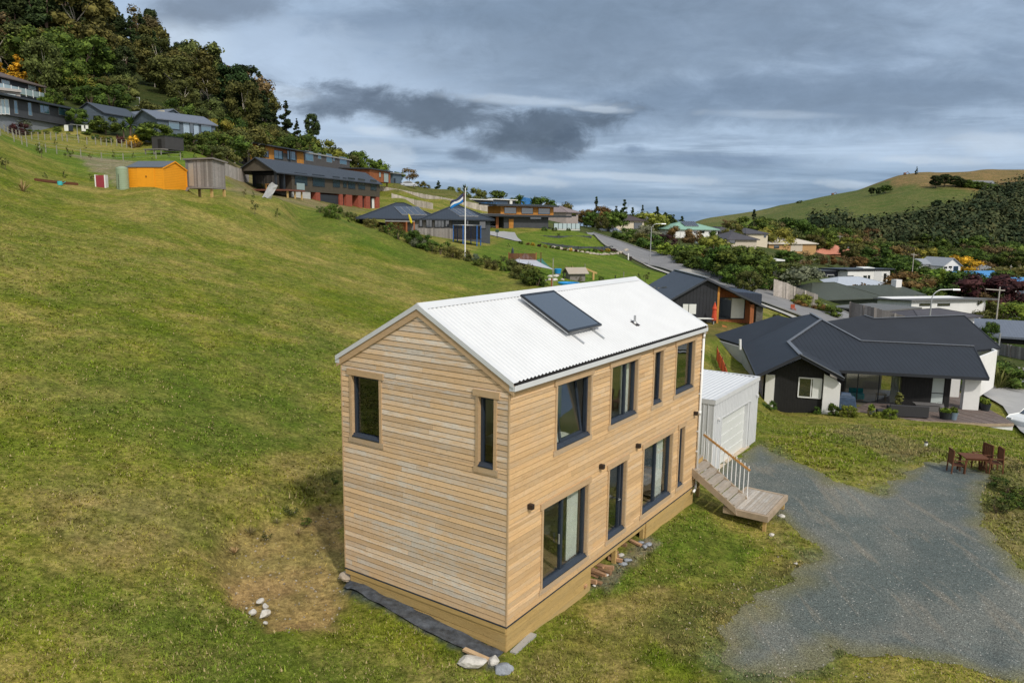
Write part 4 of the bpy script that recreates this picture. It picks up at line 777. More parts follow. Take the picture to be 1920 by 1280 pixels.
def spiky(key,name,m,n,L,w,seed,z0=0.,trunk_h=0,el=(.3,1.3)):
    q=random.Random(seed); o=thing(name,None,None); mb=MB()
    for i in range(n):
        a=q.uniform(0,6.283); e=q.uniform(*el); l=L*q.uniform(.7,1.1); u=Vector((math.cos(a)*math.cos(e),math.sin(a)*math.cos(e),math.sin(e))); s=Vector((-math.sin(a),math.cos(a),0))*w
        p0=Vector((0,0,z0)); p1=p0+u*l*.55; p2=p0+u*l*.95+Vector((0,0,-.18*l*math.cos(e)))
        mb.add([p0-s*.4,p0+s*.4,p1+s,p1-s,p2],[(0,1,2,3),(3,2,4)])
    mb.build('fronds',m,o)
    if trunk_h:
        t_=MB(); t_.path([(0,0,-.05),(.01,.0,trunk_h*.5),(0,0,z0)],[.045,.04,.035],8); t_.build('trunk',BARK,o)
    PROTO.setdefault(key,[]).append(o)
spiky('flax','flax_plant',LM['flax'],46,1.05,.028,1); spiky('palm','palm_tree',LM['green'],60,.46,.035,2,z0=.68,trunk_h=.68,el=(-.7,1.4)); spiky('cycad','palm_tree',LM['flax'],46,.8,.04,3,z0=.25,trunk_h=.25,el=(-.2,1.3))
spiky('tuft','grass_tuft',LM['dry'],40,1.,.02,4,el=(.7,1.5))
_pc={}
def plant(key,X,Y,h,w=1.,label=None,group=None,cat=None,sink=0.,var=None,rot=None,z=None):
    P=PROTO[key]; k=_pc.get(key,0); _pc[key]=k+1; p=P[(k if var is None else var)%len(P)]
    z=float(Hs([X],[Y])[0]) if z is None else z
    c=copy_tree(p,(X,Y,z-sink),random.uniform(0,6.283) if rot is None else rot,(h*w,h*w,h)); tag(c,label,cat or ('tree' if 'tree' in p.name or 'sapling' in p.name else 'plant'),group); return c
def tr(key,px,Y,top,w=1.,label=None,group=None,**k):
    """plant whose foot stands at distance Y under column px and whose top shows at row top"""
    x,y,z=onY(px,Y); T=at(px,top,Y)[2]; 
    return plant(key,x,y,max(.3,T-z),w,label,group,**k)
def trg(key,px,py,top,w=1.,label=None,group=None,**k):
    x,y,z=ground(px,py); T=at(px,top,y)[2]; return plant(key,x,y,max(.15,T-z),w,label,group,z=z-.03,**k)
def drop_protos():
    for L_ in PROTO.values():
        for o in L_:
            for c in kids(o): bpy.data.objects.remove(c)
            bpy.data.objects.remove(o)
# ---------------------------------------------------------------- generic building kit
WFR=mat('white_joinery',(.72,.73,.73),.5,.04)
def cmap(x0,y0,s): return lambda *a: tuple((x0+v/s) if i%2==0 else (y0+v/s) for i,v in enumerate(a))
class Wall:
    def __init__(s,P0,P1,T):
        s.P0=np.array(P0,float);s.P0_=s.P0; d=np.array([P1[0]-P0[0],P1[1]-P0[1],0.]); s.L=np.linalg.norm(d); s.d=d/s.L; s.n=np.array([-s.d[1],s.d[0],0]); s.T=T
    def loc(s,px,py):
        r=ray(px,py); t=((s.P0-CAM)@s.n)/(r@s.n); P=CAM+r*t; return float((P-s.P0)@s.d),float(P[2]-s.P0[2])
class House:
    """front wall runs from pixel column px0 at distance Y0 to px1 at Y1 with its foot at row py0; local x along the wall, y away from the camera"""
    def __init__(s,name,label,px0,py0,Y0,px1,Y1,depth,cat='house',group=None,h=2.5,under=2.5,wall=None,twall=True):
        s.P0=at(px0,py0,Y0); r=ray(px1,py0); s.P1=np.array([r[0]*Y1,Y1,s.P0[2]]); s.W=Wall(s.P0,s.P1,0); s.L=s.W.L; s.D=depth; s.h=h if not isinstance(h,tuple) else s.W.loc(h[0],h[1])[1]
        s.rz=math.atan2(s.W.d[1],s.W.d[0]); s.o=thing(name,label,cat,s.P0,s.rz,group); s.under=under
        s.WR=Wall(s.P1,s.P1+s.W.n*10,0); s.WL=Wall(s.P0+s.W.n*10,s.P0,0)
        s.wm=wall
        if wall and twall: MB().box(0,s.L,0,s.D,-under,s.h).build('wall',wall,s.o)
    def part(s,mb,name,m,par=None,**k): return mb.build(name,m,par or s.o,**k)
    def box(s,name,m,*a,par=None): return MB().box(*a).build(name,m,par or s.o)
    def gable(s,m,rise,o=.5,ax='x',t=.16,x0=None,x1=None,y0=None,y1=None,z=None,wall=None,name='roof'):
        x0=-0. if x0 is None else x0;x1=s.L if x1 is None else x1;y0=0 if y0 is None else y0;y1=s.D if y1 is None else y1;z=s.h if z is None else z; mb=MB(); wl=MB()
        if ax=='x':
            ym=(y0+y1)/2; k=rise/(ym-y0); e=z-k*o+.03
            mb.slab([(x0-o,y0-o,e),(x1+o,y0-o,e),(x1+o,ym,z+rise+.03),(x0-o,ym,z+rise+.03)],t); mb.slab([(x0-o,ym,z+rise+.03),(x1+o,ym,z+rise+.03),(x1+o,y1+o,e),(x0-o,y1+o,e)],t)
            for x in(x0+.0,x1-.12):
                wl=MB(); wl.add([(x,y0,z-.02),(x,y1,z-.02),(x,ym,z+rise-.16),(x+.12,y0,z-.02),(x+.12,y1,z-.02),(x+.12,ym,z+rise-.16)],[(0,2,1),(3,4,5),(0,3,5,2),(1,2,5,4)])
                if wall or s.wm: wl.build('gable_wall',wall or s.wm,s.o)
        else:
            xm=(x0+x1)/2; k=rise/(xm-x0); e=z-k*o+.03
            mb.slab([(x0-o,y0-o,e),(xm,y0-o,z+rise+.03),(xm,y1+o,z+rise+.03),(x0-o,y1+o,e)],t); mb.slab([(xm,y0-o,z+rise+.03),(x1+o,y0-o,e),(x1+o,y1+o,e),(xm,y1+o,z+rise+.03)],t)
            for y in(y0,y1-.12):
                wl=MB(); wl.add([(x0,y,z-.02),(x1,y,z-.02),(xm,y,z+rise-.16),(x0,y+.12,z-.02),(x1,y+.12,z-.02),(xm,y+.12,z+rise-.16)],[(0,1,2),(3,5,4),(0,2,5,3),(1,4,5,2)])
                if wall or s.wm: wl.build('gable_wall',wall or s.wm,s.o)
        return mb.build(name,m,s.o)
    def hip(s,m,rise,o=.55,t=.18,x0=0,x1=None,y0=0,y1=None,z=None,name='roof'):
        x1=s.L if x1 is None else x1;y1=s.D if y1 is None else y1;z=s.h if z is None else z
        x0-=o;x1+=o;y0-=o;y1+=o; hx=(x1-x0)/2;hy=(y1-y0)/2; ins=min(hx,hy)
        a=(x0+ins,y0+ins) ; b=(x1-ins,y1-ins); Z=z+rise+.02
        if hx>=hy: R0=(x0+ins,(y0+y1)/2,Z);R1=(x1-ins-.01,(y0+y1)/2,Z); F=[[0,1,5,4],[1,2,5],[2,3,4,5],[3,0,4]]
        else: R0=((x0+x1)/2,y0+ins,Z);R1=((x0+x1)/2,y1-ins,Z); F=[[0,1,4],[1,2,5,4],[2,3,5],[3,0,4,5]]
        e=z+.02; V=[(x0,y0,e),(x1,y0,e),(x1,y1,e),(x0,y1,e),R0,R1,(x0,y0,e-t),(x1,y0,e-t),(x1,y1,e-t),(x0,y1,e-t)]
        mb=MB().add(V,F+[(9,8,7,6),(0,6,7,1),(1,7,8,2),(2,8,9,3),(3,9,6,0)]); r=mb.build(name,m,s.o)
        c=MB()
        for i,j in((0,4),(3,4),(1,5),(2,5),(4,5)) if hx>=hy else((0,4),(1,4),(2,5),(3,5),(4,5)): c.bar(Vector(V[i])+Vector((0,0,.02)),Vector(V[j])+Vector((0,0,.02)),.22,.06)
        c.build('ridge_cap',m,r); return r
    def flat(s,m,z0,z1,t=.25,x0=-.5,x1=None,y0=-.5,y1=None,name='roof'):
        x1=s.L+.5 if x1 is None else x1; y1=s.D+.5 if y1 is None else y1
        return MB().hexa([(x0,y0,z0-t),(x1,y0,z0-t),(x1,y1,z1-t),(x0,y1,z1-t),(x0,y0,z0),(x1,y0,z0),(x1,y1,z1),(x0,y1,z1)]).build(name,m,s.o)
    def win(s,r,fm=None,gm=None,side='F',div=(),name='window',fw=.07,label=None,off=0.,tr=None):
        W={'F':s.W,'R':s.WR,'L':s.WL}[side]; s0,z1=W.loc(r[0],r[1]); s1,_=W.loc(r[2],r[1]); xm=(r[0]+r[2])/2; _,z1=W.loc(xm,r[1]); _,z0=W.loc(xm,r[3])
        if side=='F': q=lambda a,d,z:(a,-d-off,z)
        elif side=='R': q=lambda a,d,z:(s.L+d+off,a,z)
        else: q=lambda a,d,z:(-d-off,10-a,z)
        return s._win(q,s0,s1,z0,z1,fm,gm,div,name,fw,label)
    def _win(s,q,s0,s1,z0,z1,fm,gm,div,name='window',fw=.07,label=None):
        fm=fm or NAVYF; gm=gm or GLF; fr=MB()
        def bx(a0,a1,c0,c1,d0,d1): fr.hexa([q(a,d,c) for c in(c0,c1) for a,d in((a0,d1),(a1,d1),(a1,d0),(a0,d0))])
        bx(s0-fw/2,s1+fw/2,z0-fw,z0+fw/2,-.02,.06); bx(s0-fw/2,s1+fw/2,z1-fw/2,z1+fw/2,-.02,.05); bx(s0-fw/2,s0+fw/2,z0+fw/2,z1-fw/2,-.02,.05); bx(s1-fw/2,s1+fw/2,z0+fw/2,z1-fw/2,-.02,.05)
        for dv_ in div: x=s0+(s1-s0)*dv_; bx(x-fw/2,x+fw/2,z0+fw/2,z1-fw/2,-.02,.045)
        w_=fr.build(name,fm,s.o)
        if label: w_['label']=label
        MB().hexa([q(a,d,c) for c in(z0+fw/2-.01,z1-fw/2+.01) for a,d in((s0,.025),(s1,.025),(s1,.004),(s0,.004))]).build('pane',gm,w_); return w_
    def front(s,px,py): return s.W.loc(px,py)
def palings(name,label,pts,h,m=None,cat='fence',group=None,gap=.006,bw=.15,post=2.4,base=-.25,top=None,rail=True):
    """paling fence along world points, foot following them"""
    o=thing(name,label,cat,pts[0],0,group); P0=np.array(pts[0],float); mb=MB(); pm=MB(); q=random.Random(len(pts)*7+int(abs(P0[0])))
    posts=[]
    for a,b in zip(pts[:-1],pts[1:]):
        a=np.array(a,float)-P0;b=np.array(b,float)-P0; L=np.linalg.norm((b-a)[:2]); n=max(1,int(L/(bw+gap))); d=(b-a)/n; u=(b-a)/L; nn=np.array([-u[1],u[0],0])*.012
        for i in range(n):
            p=a+d*i; p2=a+d*(i+1)-u*gap; t=h+q.uniform(-.02,.02)
            mb.hexa([p-nn+[0,0,base],p2-nn+[0,0,base],p2+nn+[0,0,base],p+nn+[0,0,base],p-nn+[0,0,t],p2-nn+[0,0,t],p2+nn+[0,0,t],p+nn+[0,0,t]])
        k=max(1,int(L/post))
        for i in range(k+1): 
            c=a+(b-a)*i/k+nn*6; posts.append(MB().box(c[0]-.05,c[0]+.05,c[1]-.05,c[1]+.05,c[2]+base,c[2]+h+.03))
        if rail:
            for zz in(.25,h-.2): pm.bar(tuple(a+nn*3+[0,0,zz]),tuple(b+nn*3+[0,0,zz]),.05,.09)
    mb.build('palings',m or GREYW,o)
    if rail: pm.build('rail',m or GREYW,o)
    for p in posts[:60]: p.build('post',m or GREYW,o)
    return o
def line_pts(px_list,n=None): return [ground(*p) for p in px_list]
def car(name,label,X,Y,rot,col,L=4.3,z=None,group=None):
    z=float(Hs([X],[Y])[0]) if z is None else z
    o=thing(name,label,'car',(X,Y,z),rot,group); pm=mat('car_paint_'+'_'.join(str(round(c,2)) for c in col),col,.25,.02,spec=.6)
    w=.88; prof=[(-.5,.35),(-.5,.62),(-.47,.78),(-.40,.92),(-.28,1.42),(-.1,1.5),(.10,1.46),(.24,1.02),(.42,.90),(.49,.72),(.5,.35)]
    v=[];n=len(prof)
    for sy,k in((-1,1),(1,1)):
        for x,zz in prof: v.append((x*L,sy*w*(1 if zz<1. else .80),zz))
    f=[tuple(range(n-1,-1,-1)),tuple(range(n,2*n))]+[(i,i+n,(i+1)%n+n,(i+1)%n) for i in range(n)]
    f=[tuple(reversed(q)) for q in f]; MB().add(v,f).build('body',pm,o,bevel=.06)
    for sy in(-1,1):
        y=sy*(w*.86+.0); m=MB(); m.slab([(-.385*L,sy*.80,.98),(-.27*L,sy*.71,1.36),(-.1*L,sy*.70,1.43),(.09*L,sy*.70,1.40),(.215*L,sy*.80,1.0)],.05,(0,sy*.6,0)); m.build('side_window',GLD,o)
    MB().hexa([(.245*L,-.68,1.03),(.245*L,.68,1.03),(.125*L,.6,1.43),(.125*L,-.6,1.43),(.262*L,-.68,1.05),(.262*L,.68,1.05),(.14*L,.6,1.45),(.14*L,-.6,1.45)]).build('windscreen',GLD,o)
    MB().hexa([(-.39*L,-.68,1.0),(-.39*L,.68,1.0),(-.30*L,.6,1.36),(-.30*L,-.6,1.36),(-.405*L,-.68,1.02),(-.405*L,.68,1.02),(-.315*L,.6,1.39),(-.315*L,-.6,1.39)]).build('rear_window',GLD,o)
    for x in(-.31*L,.31*L):
        for sy in(-1,1): wh=MB().tube((x,sy*.72,.32),(x,sy*.90,.32),.32,n=16).build('wheel',BLK,o); MB().tube((x,sy*.88,.32),(x,sy*.915,.32),.2,n=12).build('rim',ALU,wh)
    for sy in(-1,1): MB().box(.46*L,.497*L,min(sy*.5,sy*.82),max(sy*.5,sy*.82),.66,.80).build('headlight',mat('lamp_lens',(.7,.72,.74),.15),o); MB().box(-.502*L,-.47*L,min(sy*.6,sy*.84),max(sy*.6,sy*.84),.70,.92).build('tail_light',mat('tail_red',(.35,.02,.02),.3),o)
    return o
# ---------------------------------------------------------------- black-roofed neighbour on the right
DR=mat('black_roof',(.016,.020,.028),.5,.12,.8,stripe=('X',.34),sdark=.75); DRE=mat('black_roof_plain',(.017,.020,.027),.55,.18,.5); CAPM=mat('roof_cap',(.13,.14,.16),.4,.1)
BLKW=mat('black_weatherboard',(.012,.012,.013),.7,.2,3.,stripe=('X',.18))
nb=thing('bungalow','white and black bungalow under a big angular black ribbed roof, with a dark timber deck','house',at(1555,776,52)); B0=np.array(nb.location)
def rel(P): return tuple(np.array(P,float)-B0)
def A(px,py,z=None,Y=None): return rel(atz(px,py,z) if z is not None else at(px,py,Y))
gz=B0[2]; ez=-1.62
# roof planes given by their real corners
g_ap=A(1501,665,-.12); g_le=A(1418,704,-1.52); g_re=A(1583,709,-1.62); g_vt=A(1478,641,-.05); pk=A(1540,599,None,66.); pk2=A(1520,587.5,None,69.5); lb=A(1392,647,None,60.5)
r1=A(1826,649,None,57.4); fe1=A(1854,708.5,None,53.0); fe0=A(1573,694,None,53.7)
def planar(P,Q,R,*px):
    P,Q,R=[np.array(v,float)+B0 for v in(P,Q,R)]; n=np.cross(Q-P,R-P); return [rel(CAM+ray(*p)*(((P-CAM)@n)/(ray(*p)@n))) for p in px]
r0,pk,g_vt=planar(fe1,fe0,r1,(1614,639),(1540,599),(1478,641)); ev=g_vt[2]+B0[2]; g_ap=A(1501,665,ev+.02); g_le=A(1418,704,-1.45); g_re=A(1583,709,-1.5)
lb=A(1392,647,-1.4); pk2=planar(lb,g_vt,pk,(1520,587.5))[0]
rr0=A(1620,591,None,73.5); rr2=A(1807,591,None,73.); rc=A(1876,651.5,None,67.5); rr1,b0_,b1_,pkr=planar(rr0,rr2,rc,(1639,597),(1612,648),(1832,656),(1545,603))
m=MB(); m.slab([r0,pk,g_vt,fe0,fe1,r1],.18); r_=m.build('roof',DR,nb); MB().slab([g_vt,g_ap,g_re,fe0],.18).build('roof',DRE,nb); r_['label']='front roof plane with fine ribs running down to the deck'
MB().slab([lb,g_le,g_ap,g_vt],.18).build('roof',DRE,nb); m=MB(); m.slab([tuple(np.array(v)-[0,0,.01]) for v in(lb,g_vt,pk,pk2)],.17); m.build('roof',DRE,nb)
lf=A(1334,629,-1.4); hp=planar(lf,lb,pk2,(1457.5,591))[0]; hp2=planar(lf,lb,pk2,(1481,596))[0]
m=MB(); m.slab([lf,tuple(np.array(lb)-[0,0,.05]),tuple(np.array(pk2)-[0,0,.05]),hp2,hp],.16); m.build('roof',DRE,nb)
m=MB(); m.slab([b0_,b1_,rc,rr2,rr1,rr0,pkr],.18); m.build('roof',DRE,nb)['label']='rear roof plane with a dull matt surface'
for a,b,w_ in((g_vt,pk,.22),(pk,r0,.2),(r0,r1,.16),(g_ap,g_vt,.3),(pk2,pk,.22),(rr0,rr1,.2),(rr1,rr2,.2),(g_ap,g_re,.28)): MB().bar(Vector(a)+Vector((0,0,.04)),Vector(b)+Vector((0,0,.04)),w_,.05).build('ridge_cap',CAPM,nb)
for a,b in((g_le,g_ap),(g_ap,g_re),(fe0,fe1),(fe1,r1),(rc,rr2),(lb,g_le),(lf,lb)): MB().bar(Vector(a)-Vector((0,0,.08)),Vector(b)-Vector((0,0,.08)),.1,.22).build('gutter',DRE,nb)
# gable wall
G0=np.array(A(1432,767,gz)); G1=np.array(A(1543,775.5,gz)); gd_=(G1-G0)/np.linalg.norm(G1-G0); gn=np.array([-gd_[1],gd_[0],0]); GL=np.linalg.norm(G1-G0)
def gq(s,d,z): return tuple(G0+gd_*s+gn*d+np.array([0,0,z]))
def gbox(mb,s0,s1,d0,d1,z0,z1): return mb.hexa([gq(s,d,z) for z in(z0,z1) for s,d in((s0,d0),(s1,d0),(s1,d1),(s0,d1))])
hw=2.55; m=MB(); m.slab([gq(0,.3,-1.2),gq(GL+.3,.3,-1.2),gq(GL+.3,.3,hw+.3),gq(GL*.62,.3,3.85),gq(0,.3,hw-.1)],.2,tuple(gn)); m.build('black_wall',BLKW,nb)
Wg=Wall(G0+B0,G1+B0,0); sA=Wg.loc(1451,740)[0]
m=MB(); gbox(m,0,sA,.0,.55,-1.2,hw-.02); m.build('white_wall',WHITEW,nb)
m=MB(); gbox(m,GL-.1,GL+1.,.0,.55,-1.2,hw-.35); m.build('white_wall',WHITEW,nb)
m=MB(); gbox(m,.1,GL,.55,9.,-1.5,hw-.1); m.build('wall',WHITEW,nb)
GRR=mat('grey_render',(.42,.41,.41),.85,.08); W0=np.array(A(1344,637.5,-1.5)); W0[1]-=.0; W1=np.array(A(1393,651.5,-1.5)); W2=G0+np.array([-.05,.3,hw-.15])
for p_,q_ in((W0,W1),(W1,W2)): m=MB(); lo=lambda v:(v[0],v[1],-1.6); m.slab([tuple(p_),tuple(q_),lo(q_),lo(p_)],.2,(.3,.9,0)); m.build('side_wall',GRR,nb)
m=MB(); m.slab([gq(GL-.1,.02,hw-.36),gq(GL+.98,.02,hw-.36),gq(GL+.6,.02,hw-.05),gq(GL-.1,.02,hw+.28)],.4,tuple(gn)); m.build('white_wall',WHITEW,nb)
s0,z1=Wg.loc(1499,709); s1,z0=Wg.loc(1539,748)
fr=MB()
for a,b,c_,d_ in((s0,s1,z0-.04,z0+.04),(s0,s1,z1-.04,z1+.04),(s0-.03,s0+.05,z0,z1),(s1-.05,s1+.03,z0,z1),((s0+s1)/2+.05,(s0+s1)/2+.12,z0,z1)): gbox(fr,a,b,.22,.3,c_,d_)
wn=fr.build('window',WFR,nb); m=MB(); gbox(m,s0,s1,.285,.295,z0,z1); m.build('pane',GLD,wn); m=MB(); gbox(m,s0+(s1-s0)*.62,s1-.05,.262,.28,z0+.05,z1-.05); m.build('curtain',CURT,wn)
# living-room wall set back behind the deck
Q0=np.array(A(1573,752,gz)); Q1=np.array(A(1778,764,gz)); qd=(Q1-Q0)/np.linalg.norm(Q1-Q0); qn=np.array([-qd[1],qd[0],0]); QL=np.linalg.norm(Q1-Q0); Wq=Wall(Q0+B0,Q1+B0,0)
def qq(s,d,z): return tuple(Q0+qd*s+qn*d+np.array([0,0,z]))
def qbox(mb,s0,s1,d0,d1,z0,z1): return mb.hexa([qq(s,d,z) for z in(z0,z1) for s,d in((s0,d0),(s1,d0),(s1,d1),(s0,d1))])
sx=lambda px:Wq.loc(px,740)[0]
top=2.5
m=MB(); qbox(m,sx(1689),sx(1746),0,.2,-1,top); m.build('black_wall',BLKW,nb); m=MB(); qbox(m,sx(1770),sx(1781),0,.25,-1,top); qbox(m,-.2,sx(1582),0,.3,-1,top); m.build('black_wall',BLKW,nb)
m=MB(); qbox(m,sx(1582),sx(1689),.1,.14,0,.06); qbox(m,sx(1582),sx(1689),.1,.14,top-.3,top); 
for px in(1584,1607,1647,1687): qbox(m,sx(px)-.03,sx(px)+.03,.07,.15,0.0,top-.2)
sd=m.build('sliding_door',NAVYF,nb); m=MB(); qbox(m,sx(1582),sx(1689),.115,.125,.06,top-.3); m.build('pane',glass_mat('door_glass',see=.75,rough=.01),sd)
m=MB(); v=[]
for i in range(31):
    s=sx(1671)+(sx(1687)-sx(1671))*i/30; v+=[qq(s,.3+.05*math.sin(i*1.3),.05),qq(s,.3+.05*math.sin(i*1.3),top-.1)]
m.add(v,[(2*i,2*i+2,2*i+3,2*i+1) for i in range(30)]); m.build('curtain',CURT,sd)
m=MB(); qbox(m,sx(1746),sx(1770),.1,.13,0,top); wn=m.build('window',NAVYF,nb); m=MB(); qbox(m,sx(1747),sx(1769),.06,.09,1.05,top-.1); qbox(m,sx(1747),sx(1769),.06,.09,.05,.98); m.build('pane',mat('frosted_pane',(.5,.56,.55),.3,.04,2.),wn)
m=MB(); qbox(m,0,sx(1689),5.5,5.7,-.5,top); qbox(m,sx(1746),sx(1690),.25,5.4,2.5,2.55) if 0 else None; m.build('inner_wall',INT,nb); m=MB(); qbox(m,-.5,QL,.2,5.4,-.3,-.02); m.build('floor',mat('grey_floor',(.30,.27,.24),.5),nb)
m=MB(); qbox(m,QL-.2,QL-.05,.25,6.5,-1.,top); m.build('wall',WHITEW,nb)
# pillars, deck
for px,py,w_,z1_ in((1819,768,1.05,2.3),(1787,744,.8,2.45)):
    P=np.array(A(px,py,gz)); wid=w_; m=MB(); m.hexa([tuple(P+qd*a*wid+qn*b*.55+np.array([0,0,z])) for z in(-1.2,z1_) for a,b in((-.5,0),(.5,0),(.5,1),(-.5,1))]); m.build('pillar',WHITEW,nb)
E0=np.array(A(1560,779,gz)); E1=np.array(A(1640,784,gz)); E2=np.array(A(1854,793.5,gz)); E3=np.array(A(1901,793,gz)); E4=np.array(A(1800,736,gz))
dk=MB(); ang=math.atan2(qd[1],qd[0]); poly=[E0,E1,E2,E3,E4+[0,0,0],np.array(A(1700,730,gz))]
u=(qd*.55-qn*.84); u/=np.linalg.norm(u); v_=np.array([-u[1],u[0],0])
pp=[(float(p@u),float(p@v_)) for p in poly]; vs_=[b for _,b in pp]; b=min(vs_)
while b<max(vs_):
    xs=[]
    for i in range(len(pp)):
        (a0,b0),(a1,b1)=pp[i],pp[(i+1)%len(pp)]; bb=b+.065
        if (b0>bb)!=(b1>bb): xs.append(a0+(bb-b0)/(b1-b0)*(a1-a0))
    xs.sort()
    for i in range(0,len(xs)-1,2): 
        L_=[u*a+v_*c_+np.array([0,0,z]) for z in(-.04,-.002) for a,c_ in((xs[i],b+.004),(xs[i+1],b+.004),(xs[i+1],b+.126),(xs[i],b+.126))]; dk.hexa([tuple(p) for p in L_])
    b+=.13
dk.build('deck',DECKD,nb)
m=MB(); 
for a,b_ in((E0,E1),(E1,E2),(E2,E3)): m.bar(tuple(a-[0,0,.11]),tuple(b_-[0,0,.11]),.05,.2)
m.build('deck_fascia',mat('fascia_wood',(.36,.28,.2)),nb)
m=MB(); F0=np.array(A(1829,800,gz-.25)); m.slab([tuple(F0),tuple(E3+[0,0.05,-.25]),tuple(E3+[0,.05,-1.9]),tuple(F0+[0,0,-1.9])],.2,(0,1,0)); m.build('retaining_wall',WHITEW,nb)
# right end wall, white
R0=np.array(A(1864,713,None,66.5)); R1=np.array(A(1822,700,None,60)); R0[2]=0;R1[2]=0
m=MB(); m.slab([tuple(R1+[0,0,-1]),tuple(R0+[0,0,-1]),tuple(R0+[0,0,2.35]),tuple(R1+[0,0,2.6])],.25,(0,1,0)); m.slab([tuple(R0+[0,0,-1]),tuple(R0+[2.,9,-1]),tuple(R0+[2.,9,2.35]),tuple(R0+[0,0,2.35])],.2,(-1,0,0)); m.build('end_wall',WHITEW,nb)
MB().tube(rel(at(1388,636,62)),rel(at(1388,655,62)),.1,n=10).build('flue',WPVC,nb)
# things on the deck
def dthing(n,l,c,px,py,r=0.,g=None,zz=gz): P=atz(px,py,zz); return thing(n,l,c,P,ang+r,g)
bq=dthing('barbecue','barbecue under a blue cover beside the white pillar on the deck','barbecue',1583,766); BLUC=mat('blue_cover',(.035,.065,.12),.55,.3,4.,bump=.5)
MB().hexa([(-.8,-.38,0),(.8,-.38,0),(.8,.38,0),(-.8,.38,0),(-.62,-.28,.95),(.62,-.28,.95),(.62,.28,.95),(-.62,.28,.95)]).build('cover',BLUC,bq,bevel=.06); MB().hexa([(-.42,-.26,.94),(.42,-.26,.94),(.42,.26,.94),(-.42,.26,.94),(-.32,-.15,1.2),(.32,-.15,1.2),(.32,.15,1.2),(-.32,.15,1.2)]).build('lid',BLUC,bq,bevel=.05)
RAT=mat('rattan_dark',(.035,.035,.04),.7,.3,25.); RATG=mat('rattan_grey',(.13,.125,.125),.7,.2,25.)
so2=dthing('outdoor_sofa','dark woven outdoor sofa with its back to the lawn on the deck','sofa',1704,783); m=MB(); m.box(-1.25,1.25,0,.16,.05,.85); m.build('backrest',RAT,so2,bevel=.03); MB().box(-1.25,1.25,.165,.9,.05,.4).build('seat',RAT,so2,bevel=.03)
for x in(-1.25,1.09): MB().box(x,x+.16,.165,.9,.4,.65).build('armrest',RAT,so2,bevel=.02)
so2=dthing('outdoor_stool','low dark woven footstool left of the outdoor sofa','stool',1657,780); MB().box(-.4,.4,0,.6,.06,.4).build('seat',RAT,so2,bevel=.03); 
for x in(-.33,.33):
    for y in(.07,.53): MB().box(x-.03,x+.03,y-.03,y+.03,0,.06).build('leg',RAT,so2)
so2=dthing('outdoor_table','low grey woven table beside the dark sofa on the deck','table',1738,771); MB().box(-.75,.75,0,.75,.0,.45).build('base',RATG,so2,bevel=.02); MB().box(-.8,.8,-.05,.8,.451,.49).build('tabletop',RATG,so2,bevel=.01)
so2=dthing('log_basket','round woven basket near the frosted window','basket',1762,768); MB().lathe([(.2,0),(.28,.25),(.22,.42)],n=14).build('basket',RATG,so2); MB().path([(-.22,0,.42),(-.15,0,.55),(.15,0,.55),(.22,0,.42)],.015).build('handle',RATG,so2)
POTD=mat('dark_pot',(.025,.03,.035),.5,.2); POTB=mat('blue_grey_pot',(.16,.22,.28),.5,.15)
def pot(label,P,r,h,m_,key='bbush',ph=.4,rz=0,group=None):
    o=thing('plant_pot',label,'plant pot',P,rz,group); MB().lathe([(r*.75,0),(r,h*.95),(r*1.06,h),(r*.9,h),(r*.85,h*.9)],n=16).build('pot',m_,o)
    v,f=leaves([(0,0,h+ph*.4,r*.9,r*.9,ph*.6)],130,.09,int(P[0]*10),shell=.1,asp=1.4); np_mesh('plant',v,f,LM['bright' if key!='cycad' else 'flax'],o); return o
pot('round black pot with low green succulents at the deck edge',atz(1772,785,gz),.42,.5,POTD,ph=.25)
pot('blue-grey pot with a small green plant at the deck edge',atz(1787,786,gz),.28,.52,POTB,ph=.35)
pot('dark square-looking pot of dry plants right of the white pillar, nearer one',atz(1847,769,gz),.35,.5,POTD,ph=.35); pot('dark pot of dry plants right of the white pillar, half hidden behind its neighbour',atz(1838,765,gz),.33,.48,POTD,ph=.35)
pot('pot with a spiky yellow-green plant behind the outdoor sofa',atz(1684,768,gz),.3,.45,POTD,'cycad',.9)
pot('pot with a leafy plant between the two white pillars',atz(1798,732,gz),.3,.45,POTD,ph=.9)
for px,py,l in((1633,776,'small dark bowl planter on the deck near the sliding doors'),): pot(l,atz(px,py,gz),.22,.25,POTB,ph=.5)
ac=dthing('armchair','turquoise armchair behind the glass sliding door of the bungalow','chair',1612,757); ac.location=tuple(Vector(ac.location)+Vector((.25,1.2,0))); MB().box(-.5,.5,-.4,.4,.15,.6).build('seat',mat('turquoise',(.03,.36,.42),.8),ac,bevel=.08); MB().box(-.5,.5,.3,.45,.6,.85).build('cushion',CURT,ac,bevel=.04); MB().box(-.5,.5,.2,.28,.6,.9).build('backrest',mat('turquoise',(.03,.36,.42)),ac)
for x in(-.4,.4):
    for y in(-.3,.3): MB().tube((x,y,0),(x,y,.16),.03).build('leg',TRIM,ac)
ac=dthing('stool','small pale wooden stool behind the glass sliding door','stool',1657,757); ac.location=tuple(Vector(ac.location)+Vector((.25,1.0,0))); LW=mat('pale_wood',(.5,.36,.2),.6); MB().box(-.35,.35,-.25,.25,.5,.55).build('seat',LW,ac)
for x in(-.28,.28):
    for y in(-.18,.18): MB().tube((x*1.15,y*1.15,0),(x,y,.5),.025).build('leg',LW,ac)
